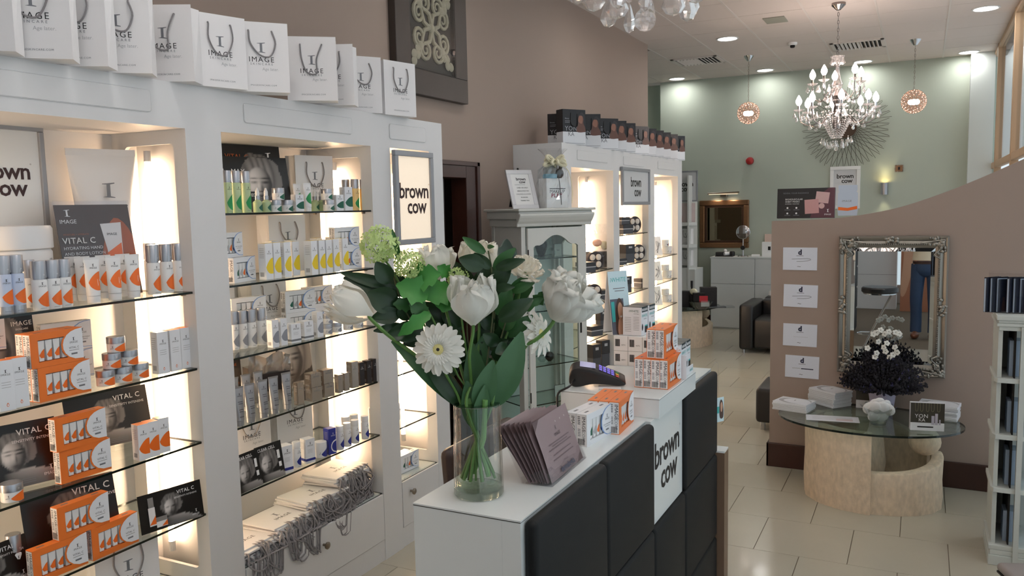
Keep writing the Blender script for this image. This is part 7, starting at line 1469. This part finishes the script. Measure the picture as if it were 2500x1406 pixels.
bb = mat('powder blue carton', rgb(166, 184, 204), .4)
for i, z in enumerate((.098, .378, .635, .905)): tag(obj('blue_carton', M().box(-.03, .03, -.05, .05, 0, .15 + .02 * (i % 2)).box(-.0305, .0305, -.0505, .0505, .05, .052), bb, None, (.455 - .045, SY + .12, z + .0005), bevel=.001), 'powder blue carton on the %s shelf of the white unit' % ('bottom', 'second', 'third', 'upper')[i], 'box', 'blue cartons')
rk = thing('brochure_rack', 'clear acrylic rack of dark brochures on the white shelf unit', 'rack', (SX + .09, SY + .13, 1.2035), ORA(-4)); obj('acrylic_box', M().box(-.12, .16, -.06, .07, 0, .003).box(-.12, .16, -.062, -.06, 0, .08).box(-.12, .16, .07, .072, 0, .19).box(-.122, -.12, -.06, .07, 0, .12), acrylic, rk)
navy = mat('dark navy brochure', rgb(26, 30, 44), .25); plb = mat('pale blue page', rgb(170, 188, 208), .35)
for k in range(7):
    b = thing('folded_brochure', 'dark navy folded brochure in the acrylic rack, %s' % nth(k, 7), 'brochure', (SX - .015 + .031 * k, SY + .10, 1.207), ORA(50 - 9 * (k % 3)), 'navy brochures in the rack'); obj('cover', M().box(-.05, .05, -.006, -.004, 0, .165 - .004 * (k % 3)).box(-.05, .05, .004, .006, 0, .165), navy, b); obj('inner_pages', M().box(-.052, .048, -.0035, .0035, .002, .16), plb, b)
p = onz(2500, 1402, .30); t = thing('grey_bin', 'grey rounded plastic bin at the bottom right corner', 'bin', (.44, 3.62, 0), ORA(20)); gm = mat('warm grey plastic', rgb(150, 142, 138), .45); obj('bin_body', M().box(-.11, .11, -.10, .10, 0, .25), gm, t, smooth=True, bevel=.03, seg=3); obj('bin_lid', M().box(-.115, .115, -.105, .105, .252, .29), gm, t, smooth=True, bevel=.018, seg=3); obj('dark_seam', M().box(-.111, .111, -.101, .101, .246, .254), gapdark, t)
# ---- black seating beyond the partition
def sofa(label, x0, y0, w, d, h, seat=True):
    t = thing('cube_armchair', label, 'armchair', (x0, y0, 0)); 
    obj('armrest', M().box(0, .16, 0, d, .04, h), blackm, t, smooth=True, bevel=.035, seg=3); obj('armrest', M().box(w - .16, w, 0, d, .04, h), blackm, t, smooth=True, bevel=.035, seg=3); obj('backrest', M().box(.16, w - .16, d - .16, d, .04, h), blackm, t, smooth=True, bevel=.03, seg=3); obj('seat', M().box(.162, w - .162, .02, d - .17, .06, .40), blackm, t, smooth=True, bevel=.03, seg=3)
    for x in (.05, w - .05):
        for y in (.05, d - .05): obj('foot', M().lathe([(.02, 0), (.02, .04)], 8, T=Matrix.Translation((x, y, 0))), chrome, t)
sofa('black leather cube armchair behind the partition edge, nearer one', -1.885, 9.55, .85, .75, .57); sofa('black leather cube armchair against the drawer chest, farther one', -1.75, 10.45, .85, .75, .57)
q = ony(1880, 738, 10.5); tag(obj('white_cushion', M().box(-.2, .2, -.06, .06, -.1, .14), white, None, (q.x + .16, 10.62, .50), (-.2, 0, 0), smooth=True, bevel=.05, seg=3), 'white cushion on the farther black armchair', 'cushion')
t = thing('ottoman', 'low black leather ottoman beside the partition base', 'ottoman', (-1.115, 6.30, 0)); obj('cushion_top', M().box(0, .5, 0, .5, .06, .33), blackm, t, smooth=True, bevel=.03, seg=3); [obj('foot', M().lathe([(.02, 0), (.02, .06)], 8, T=Matrix.Translation((x, y, 0))), chrome, t) for x in (.05, .45) for y in (.05, .45)]
# ---- second stone table far left with gift wrapped goods
ft = stone_table('second travertine table with glass top near the far cabinet end', (-2.62, 9.95, 0), ORA(55), '')
def far_box(px, py, z, w, h, m_, label, name='dark_gift', cat='gift', y=9.9):
    q = ony(px, py, y); t = thing(name, label, cat, (q.x, y, .4755), ORA(20)); obj('body', M().box(-w / 2, w / 2, -.06, .06, 0, h), m_, t, bevel=.004); return t
far_box(1680, 720, 0, .16, .20, blackcard, 'black gift box at the left of the far table'); t = far_box(1729, 715, 0, .20, .24, blackcard, 'black square box at the back of the far table', y=10.02); t = far_box(1706, 730, 0, .14, .19, gapdark, 'dark wrapped box in the glass dish on the far table', y=9.78); obj('red_label', M().box(.0, .10, -.0625, -.0605, .10, .16), mat('red tag', rgb(190, 40, 50), .5), t); obj('white_label', M().box(.02, .12, -.0625, -.0605, .03, .10), paperw, t)
q = ony(1684, 715, 9.75); t = thing('pump_bottle', 'slim dark pump bottle on the far table', 'bottle', (q.x, 9.85, .4755)); obj('body', M().lathe([(.035, 0), (.035, .16), (.012, .18), (.012, .25), (.016, .25), (.016, .33)], 12), blackcard, t, smooth=True); obj('cream_cap', M().ball((0.03, -.03, .2), .05, .03, .04), bowm, t, smooth=True)
q = ony(1712, 745, 9.75); t = tag(obj('glass_dish', M().lathe([(.07, 0), (.075, .01), (.12, .05), (.15, .10)], 24), MATS['bowl crystal'], None, (q.x, 9.72, .4755), smooth=True), 'shallow clear glass dish on the far table', 'dish')
q = ony(1752, 745, 9.9); t = thing('cellophane_packet', 'flat cellophane packet sticking out over the far table edge', 'packet', (q.x + .02, 9.95, .476), ORA(25)); obj('packet', M().box(-.18, .16, -.08, .08, 0, .02), cello, t); obj('contents', M().box(-.15, .06, -.06, .06, .004, .014), charcard, t)
# ================================================================== chandeliers and pendants
cry = crystalmat('cut crystal', (.98, .97, .97, 1), 0.0, 1.52, .4, .12)
crm = mat('crystal facet sparkle', rgb(226, 214, 212), .08, .55)
dark_ch = mat('smoked chrome', rgb(150, 142, 140), .15, 1.0)
def drop_mesh(L, name='crystal_drop'):
    v = []; f = []; n = 8; prof = [(.0, 0), (.10, -.12), (.30, -.55), (.36, -.72), (.22, -.92), (0, -1.0)]
    m = M(); m.lathe([(r * L, z * L) for r, z in prof], n, 0, None, 1.0, .55); m.ball((0, 0, L * .10), L * .12, n=6, k=4); return m.mesh(name, [cry])
def oct_bead(s): return M().lathe([(0, s), (s, s * .2), (s, -s * .2), (0, -s)], 6).mesh('crystal_bead', cry)
DM = {k: drop_mesh(k) for k in (.055, .075)}
for k_ in ('lit candle bulb', 'lit lamp white'): MATS[k_].cycles.emission_sampling = 'NONE'
def chandelier(label, loc, chain, energy):
    """origin at the lower-arm level; chain reaches up to the ceiling"""
    t = thing('chandelier', label, 'chandelier', loc, 0, 'crystal chandeliers')
    top = .50
    obj('canopy', M().lathe([(.0, chain), (.06, chain), (.06, chain - .02), (.02, chain - .06), (0, chain - .06)], 20), dark_ch, t, smooth=True)
    lk = M(); n = int((chain - .06 - top) / .034)
    for k in range(n):
        z = top + .017 + k * .034; T = Matrix.Translation((0, 0, z)) @ Matrix.Rotation(PI / 2 * (k % 2), 4, 'Z'); lk.tube([(.008 * math.cos(a * PI / 4), 0, .02 * math.sin(a * PI / 4)) for a in range(9)], .0022, 4, 0, T, False)
    obj('chain', lk, dark_ch, t, smooth=True)['kind'] = 'stuff'
    obj('glass_crown', M().lathe([(.012, top - .07), (.02, top - .06), (.05, top - .035), (.062, top - .01), (.05, top - .02), (.02, top - .045)], 16), cry, t, smooth=True)
    obj('glass_baluster', M().lathe([(.014, top - .08), (.022, top - .11), (.018, top - .15), (.03, top - .21), (.05, top - .26), (.035, top - .29), (.014, top - .31)], 16), glassmat('frosted glass', (.82, .78, .78, 1), .2, .1), t, smooth=True)
    obj('column', M().lathe([(.010, -.16), (.03, -.15), (.035, -.10), (.02, -.06), (.03, .0), (.022, .06), (.04, .10), (.05, .14), (.018, .19), (.016, .22)], 14), dark_ch, t, smooth=True)
    for tier, (n, R, z0, zb, a0) in enumerate(((8, .325, -.06, .02, .2), (5, .215, .16, .255, .5))):
        for k in range(n):
            a = a0 + 2 * PI * k / n; d = Vector((math.cos(a), math.sin(a), 0))
            arm = obj('arm', M().tube(path([d * .03 + Vector((0, 0, z0 + .05)), d * R * .35 + Vector((0, 0, z0 + .02)), d * R * .62 + Vector((0, 0, z0 - .055)), d * R * .93 + Vector((0, 0, z0 - .02)), d * R + Vector((0, 0, zb))], 5), .0048, 6), dark_ch, t, smooth=True)
            T = Matrix.Translation(d * R + Vector((0, 0, zb)))
            obj('drip_dish', M().lathe([(.008, -.006), (.03, .0), (.044, .010), (.048, .014), (.030, .006), (.008, .002)], 12, 0, T), cry, arm, smooth=True)
            obj('candle_sleeve', M().lathe([(.010, .0), (.010, .05)], 10, 0, T), satin if tier else chrome, arm, smooth=True)
            bl = obj('bulb', M().lathe([(.009, .05), (.018, .06), (.027, .08), (.026, .10), (.014, .125), (.004, .142), (0, .145)], 12, 0, T), bulbm, t, smooth=True)
            for q in range(4):
                b = a + q * PI / 2 + .4; link('crystal_drop', DM[.055], t, d * R + Vector((.042 * math.cos(b), .042 * math.sin(b), zb - .014 - (.03 if q % 2 else 0))), (0, 0, b))
            for q in (.45, .7): link('crystal_drop', DM[.055], t, d * R * q + Vector((0, 0, z0 - .04 if q > .5 else z0 - .01)), (0, 0, a))
    bm_ = oct_bead(.0075); 
    for k in range(16):          # bead strands of the basket
        a = 2 * PI * k / 16; m = M()
        for q in range(10): u = q / 9; r = .115 * (1 - .62 * u ** 1.4); z = -.06 - .17 * u; m.ball((r * math.cos(a), r * math.sin(a), z), .0078, n=6, k=4)
        o = obj('bead_strand', m, cry, t); o['kind'] = 'stuff'
    for k in range(7): a = k * .8976; link('crystal_drop', DM[.055], t, (.085 * math.cos(a), .085 * math.sin(a), -.262 - .012 * (k % 2)), (0, 0, a))
    for k in range(7): a = k * .8976 + .3; link('crystal_drop', DM[.055], t, (.128 * math.cos(a), .128 * math.sin(a), -.232 - .02 * (k % 3)), (0, 0, a))
    for k in range(4): a = k * 1.571 + .3; link('crystal_drop', DM[.055], t, (.046 * math.cos(a), .046 * math.sin(a), -.274), (0, 0, a))
    obj('finial_ball', M().ball((0, 0, -.332), .019, n=8, k=6), cry, t)
    for k in range(10): a = k * .628; link('crystal_drop', DM[.055], t, (.048 * math.cos(a), .048 * math.sin(a), top - .03), (0, 0, a))
    for k in range(24):          # swags between the arms
        a = .2 + 2 * PI * (k + .5) / 24; m = M()
        for q in range(7): u = q / 6; m.ball(((.06 + .20 * u) * math.cos(a), (.06 + .20 * u) * math.sin(a), .10 - .16 * u - .05 * math.sin(u * PI)), .0065, n=6, k=4)
        obj('bead_strand', m, cry, t)['kind'] = 'stuff'
    for z, e in ((.09, .65), (.33, .35)):
        ld = bpy.data.lights.new('chandelier_lamp', 'POINT'); ld.energy = energy * e; ld.color = (1.0, .80, .70); ld.shadow_soft_size = .22; lo = bpy.data.objects.new('chandelier_lamp', ld); COL.objects.link(lo); lo.parent = t; lo.location = (0, 0, z)
    return t
chandelier('sparkling two tier crystal chandelier hanging before the sage wall', (-.722, 8.008, 2.545), .955, 15.0)
nc = chandelier('near crystal chandelier, only its lowest drops showing at the top', (-.42, 1.34, 2.386), 1.114, 5.0)
def pendant(label, px, py, bx, by):
    p = onz(px, py, CZ); q = ony(bx, by, p.y); t = thing('ball_pendant', label, 'pendant lamp', (q.x, p.y, q.z), 0, 'crystal ball pendants'); top = CZ - q.z; R_ = .128
    obj('canopy', M().lathe([(0, top), (.06, top), (.05, top - .02), (.02, top - .06), (0, top - .06)], 18), chrome, t, smooth=True); lk = M(); n = int((top - .06 - R_) / .03)
    for k in range(n): lk.tube([(.007 * math.cos(a * PI / 4), 0, .018 * math.sin(a * PI / 4)) for a in range(9)], .002, 4, 0, Matrix.Translation((0, 0, R_ + .015 + k * .03)) @ Matrix.Rotation(PI / 2 * (k % 2), 4, 'Z'), False)
    obj('chain', lk, satin, t)['kind'] = 'stuff'
    rings = M(); gems = M(); N = 130
    for k in range(N):
        z = 1 - 2 * (k + .5) / N; a = k * 2.39996; d = Vector((math.sqrt(1 - z * z) * math.cos(a), math.sqrt(1 - z * z) * math.sin(a), z)); F = frame(d).to_4x4(); T = Matrix.Translation(d * R_) @ F
        rings.tube([(.0165 * math.cos(b * PI / 5), .0165 * math.sin(b * PI / 5), 0) for b in range(11)], .0026, 4, 0, T, False); gems.lathe([(0, .007), (.009, .003), (.0115, -.001), (0, -.007)], 7, 0, T)
    o = obj('ring_lattice', rings, mat('rose gold wire', rgb(168, 132, 112), .3, .8), t); o['kind'] = 'stuff'; o = obj('gem_beads', gems, glassmat('rose gem', (1, .93, .87, 1), .2, .08), t); o['kind'] = 'stuff'
    for k in range(4): a = k * PI / 2; obj('bulb', M().ball((.032 * math.cos(a), .032 * math.sin(a), -.005), .03, n=10, k=6), bulbm, t, smooth=True)
    ld = bpy.data.lights.new('pendant_lamp', 'POINT'); ld.energy = 1.5; ld.color = (1, .8, .68); ld.shadow_soft_size = .06; lo = bpy.data.objects.new('pendant_lamp', ld); COL.objects.link(lo); lo.parent = t
pendant('crystal ball pendant on a chain left of the chandelier', 1825, 137, 1827, 276); pendant('crystal ball pendant on a chain right of the chandelier', 2231, 97, 2231, 248)

# ================================================================== behind the viewer, seen in the ornate mirror
cn = thing('white_counter', 'white panelled counter with copper bottles, reflected in the ornate mirror', 'counter', (0, 0, 0)); obj('counter_body', M().box(-1.25, -.35, -3.7, -3.3, 0, 1.02), cabm, cn); obj('counter_top', M().box(-1.27, -.33, -3.72, -3.28, 1.02, 1.05), cabm, cn); obj('panel_line', M().box(-1.25, -.35, -3.2995, -3.299, .55, .555), inkgrey, cn)
cop = mat('copper bottle', rgb(150, 92, 70), .25, .7)
for k in range(8): x = -1.15 + .1 * k; tag(obj('copper_bottle', M().lathe([(.03, 0), (.032, .12), (.012, .14), (.014, .20)], 12), cop, None, (x, -3.42, 1.0505), smooth=True), 'copper coloured bottle on the reflected counter, %s' % nth(k, 8), 'bottle', 'copper bottles')
st = thing('bar_stool', 'chrome bar stool with round black seat, reflected in the ornate mirror', 'stool', (-.40, 1.27, 0), -PI / 2); obj('seat', M().lathe([(.0, .74), (.17, .74), (.185, .755), (.185, .79), (.17, .805), (0, .808)], 28), blackm, st, smooth=True); obj('seat_rim', M().lathe([(.15, .725), (.165, .728), (.165, .742)], 28), chrome, st, smooth=True)
for s in (-1, 1): obj('leg', M().tube(path([(s * .09, .12, .73), (s * .09, -.10, .25), (s * .12, -.16, .02), (s * .14, .14, .012), (s * .10, .2, .012)], 5), .0105, 10), chrome, st, smooth=True)
obj('footrest', M().tube(path([(-.093, -.09, .29), (-.06, -.2, .29), (.06, -.2, .29), (.093, -.09, .29)], 4), .008, 8), chrome, st, smooth=True); obj('base_bar', M().tube([(-.14, .14, .012), (.14, .14, .012)], .0105, 10), chrome, st)
pb = thing('floor_poster', 'tall poster board with bare legs, reflected in the ornate mirror', 'poster', (-.09, -3.1, 0)); obj('board', M().box(-.2, .2, -.02, 0, 0, 2.0), mat('tan board', rgb(170, 110, 80), .5), pb); m = M(); m.flat([(-.19, 1.98), (.1, 1.98), (-.05, 1.3), (-.19, 1.25)], .001, 0); m.flat(blob([(-.2, 1.3), (-.05, 1.3), (.0, .9), (-.12, .3), (-.2, .3), (-.16, .9)], 4), .0015, 1); m.rect(-.2, .2, 0, .5, .001, 2); obj('print', m, [mat('auburn print', rgb(110, 56, 40), .5), tanp, mat('clay print', rgb(168, 112, 84), .5)], pb)
ps = thing('padded_screen', 'charcoal padded screen end, reflected at the left of the ornate mirror', 'screen', (-.86, -1.0, 0))
for k in range(4): obj('padded_panel', M().box(0, .09, 0, .5, .02 + .28 * k, .295 + .28 * k), padm, ps, smooth=True, bevel=.02, seg=3)
# photographer
def skinned(name, verts, edges, mats_, parent, sub=2, smooth=True):
    me = bpy.data.meshes.new(name); me.from_pydata([v[0] for v in verts], edges, []); ob = bpy.data.objects.new(name, me); COL.objects.link(ob)
    md = ob.modifiers.new('s', 'SKIN'); md.use_smooth_shade = True; md.branch_smoothing = .6
    for i, v in enumerate(verts): sv = me.skin_vertices[0].data[i]; r = v[1]; sv.radius = r if isinstance(r, tuple) else (r, r); sv.use_root = (i == 0)
    ob.modifiers.new('u', 'SUBSURF').levels = sub
    dg = bpy.context.evaluated_depsgraph_get(); dg.update(); out = bpy.data.meshes.new_from_object(ob.evaluated_get(dg)); bpy.data.objects.remove(ob); out.name = name; out.materials.clear()
    out.materials.append(mats_)
    for p in out.polygons: p.use_smooth = True
    return link(name, out, parent)
per = thing('person', 'person in cream shirt and blue jeans holding up a phone, seen in the mirror', 'person', (.05, -.44, 0), ORA(8)); skinm = mat('skin', rgb(206, 160, 136), .5, sss=.1)
# hands meet the phone in front of the raised face
ph = per.matrix_basis.inverted() @ (EYE - (ROT @ Vector((0, 0, -1))) * .02)
B_ = [((0, 0, .98), .13), ((0, .01, 1.15), .125), ((0, .0, 1.36), .14), ((0, -.01, 1.46), .075), ((0, 0, 1.52), .052), ((0, .02, 1.60), .075), ((0, .02, 1.70), .075), ((0, .015, 1.76), .05)]
bv_ = B_ + [((s * x, y, z), r) for s in (-1, 1) for x, y, z, r in ((.19, 0, 1.42, .06), (.24, .12, 1.30, .045), (.19, .30, 1.52, .036), (.11, .38, 1.66, .028))] + [((s * x, y, z), r) for s in (-1, 1) for x, y, z, r in ((.095, 0, .90, .09), (.10, .02, .50, .062), (.10, -.01, .10, .042), (.10, .01, .06, .04))]
ed = [(0, 1), (1, 2), (2, 3), (3, 4), (4, 5), (5, 6), (6, 7), (2, 8), (8, 9), (9, 10), (10, 11), (2, 12), (12, 13), (13, 14), (14, 15), (0, 16), (16, 17), (17, 18), (18, 19), (0, 20), (20, 21), (21, 22), (22, 23)]
body = skinned('body', bv_, ed, skinm, per)
for s in (-1, 1):
    hd = [((s * .11, .38, 1.66), .024), ((s * .10, .40, 1.70), (.030, .016))]; he = [(0, 1)]
    for k, (dx, L) in enumerate(((.026, .055), (.010, .066), (-.006, .062), (-.020, .048))):
        i0 = len(hd); hd += [((s * (.10 + dx * .8), .405, 1.725), .0095), ((s * (.10 + dx * .9 - .012), .425, 1.725 + L * .5), .0085), ((s * (.088 + dx * .8 - .02), .43, 1.725 + L * .75), .0075)]; he += [(1, i0), (i0, i0 + 1), (i0 + 1, i0 + 2)]
    i0 = len(hd); hd += [((s * .075, .40, 1.70), .0105), ((s * .055, .415, 1.725), .009), ((s * .045, .42, 1.75), .008)]; he += [(1, i0), (i0, i0 + 1), (i0 + 1, i0 + 2)]
    skinned('hand', hd, he, skinm, per, 2)
m = M().lathe([(.160, .985), (.158, .99), (.150, 1.08), (.158, 1.25), (.176, 1.36), (.15, 1.43), (.075, 1.475), (.066, 1.47)], 28, 0, None, 1.0, .76)
for s in (-1, 1): m.tube(path([(s * .12, 0, 1.40), (s * .20, .02, 1.40), (s * .245, .12, 1.31), (s * .215, .22, 1.42)], 4), [.07, .07, .068, .066, .064, .062, .06, .06, .058, .056, .054, .052, .052][:13], 12)
obj('shirt', m, mat('cream shirt', rgb(226, 214, 190), .8), per, smooth=True)
m = M().lathe([(.05, .77), (.115, .80), (.150, .86), (.152, .93), (.146, .975)], 28, 0, None, 1.0, .76)
for s in (-1, 1): P_ = path([(s * .078, 0, .93), (s * .088, .0, .80), (s * .10, .02, .50), (s * .10, -.01, .28), (s * .10, -.005, .075)], 4); m.tube(P_, [.088, .09, .088, .086, .084, .08, .077, .074, .072, .069, .067, .066, .065, .065, .065, .065, .065], 14)
obj('jeans', m, mat('blue denim', rgb(46, 66, 96), .8, noise=.1, nscale=60), per, smooth=True)
obj('belt', M().lathe([(.154, .94), (.154, .972), (.149, .972), (.149, .94)], 28, 0, None, 1.0, .765), darkwood, per, smooth=True)
for s in (-1, 1): obj('shoe', M().ball((s * .10, .06, .045), .048, .135, .048, 16, 8), mat('brown shoe leather', rgb(120, 72, 48), .4), per, smooth=True)
m = M(); m.ball((0, .005, 1.72), .088, .098, .085, 16, 10); obj('hair', m, mat('dark brown hair', rgb(50, 36, 28), .7), per, smooth=True)
m = M(); [m.ball((s * .03, .088, 1.665), .011, .008, .007, 8, 6) for s in (-1, 1)]; obj('eyes', m, ink, per); obj('nose', M().lathe([(.014, 0), (.010, .02), (.004, .045)], 8, T=Matrix.Translation((0, .093, 1.625)) @ Matrix.Rotation(.15, 4, 'X')), skinm, per, smooth=True); obj('mouth', M().ball((0, .088, 1.598), .022, .006, .006, 10, 6), mat('lip', rgb(170, 100, 92), .5), per); [obj('ear', M().ball((s * .079, .01, 1.655), .010, .02, .03, 8, 6), skinm, per, smooth=True) for s in (-1, 1)]
pm2 = link('phone', M().box(-.076, .076, -.037, .037, -.008, 0).mesh('phone', blackcard, bevel=.002)); pm2.matrix_world = Matrix.Translation(EYE + ROT @ Vector((-.045, .0, .016))) @ ROT.to_4x4(); tag(pm2, 'black phone held up by the person in the mirror', 'phone')
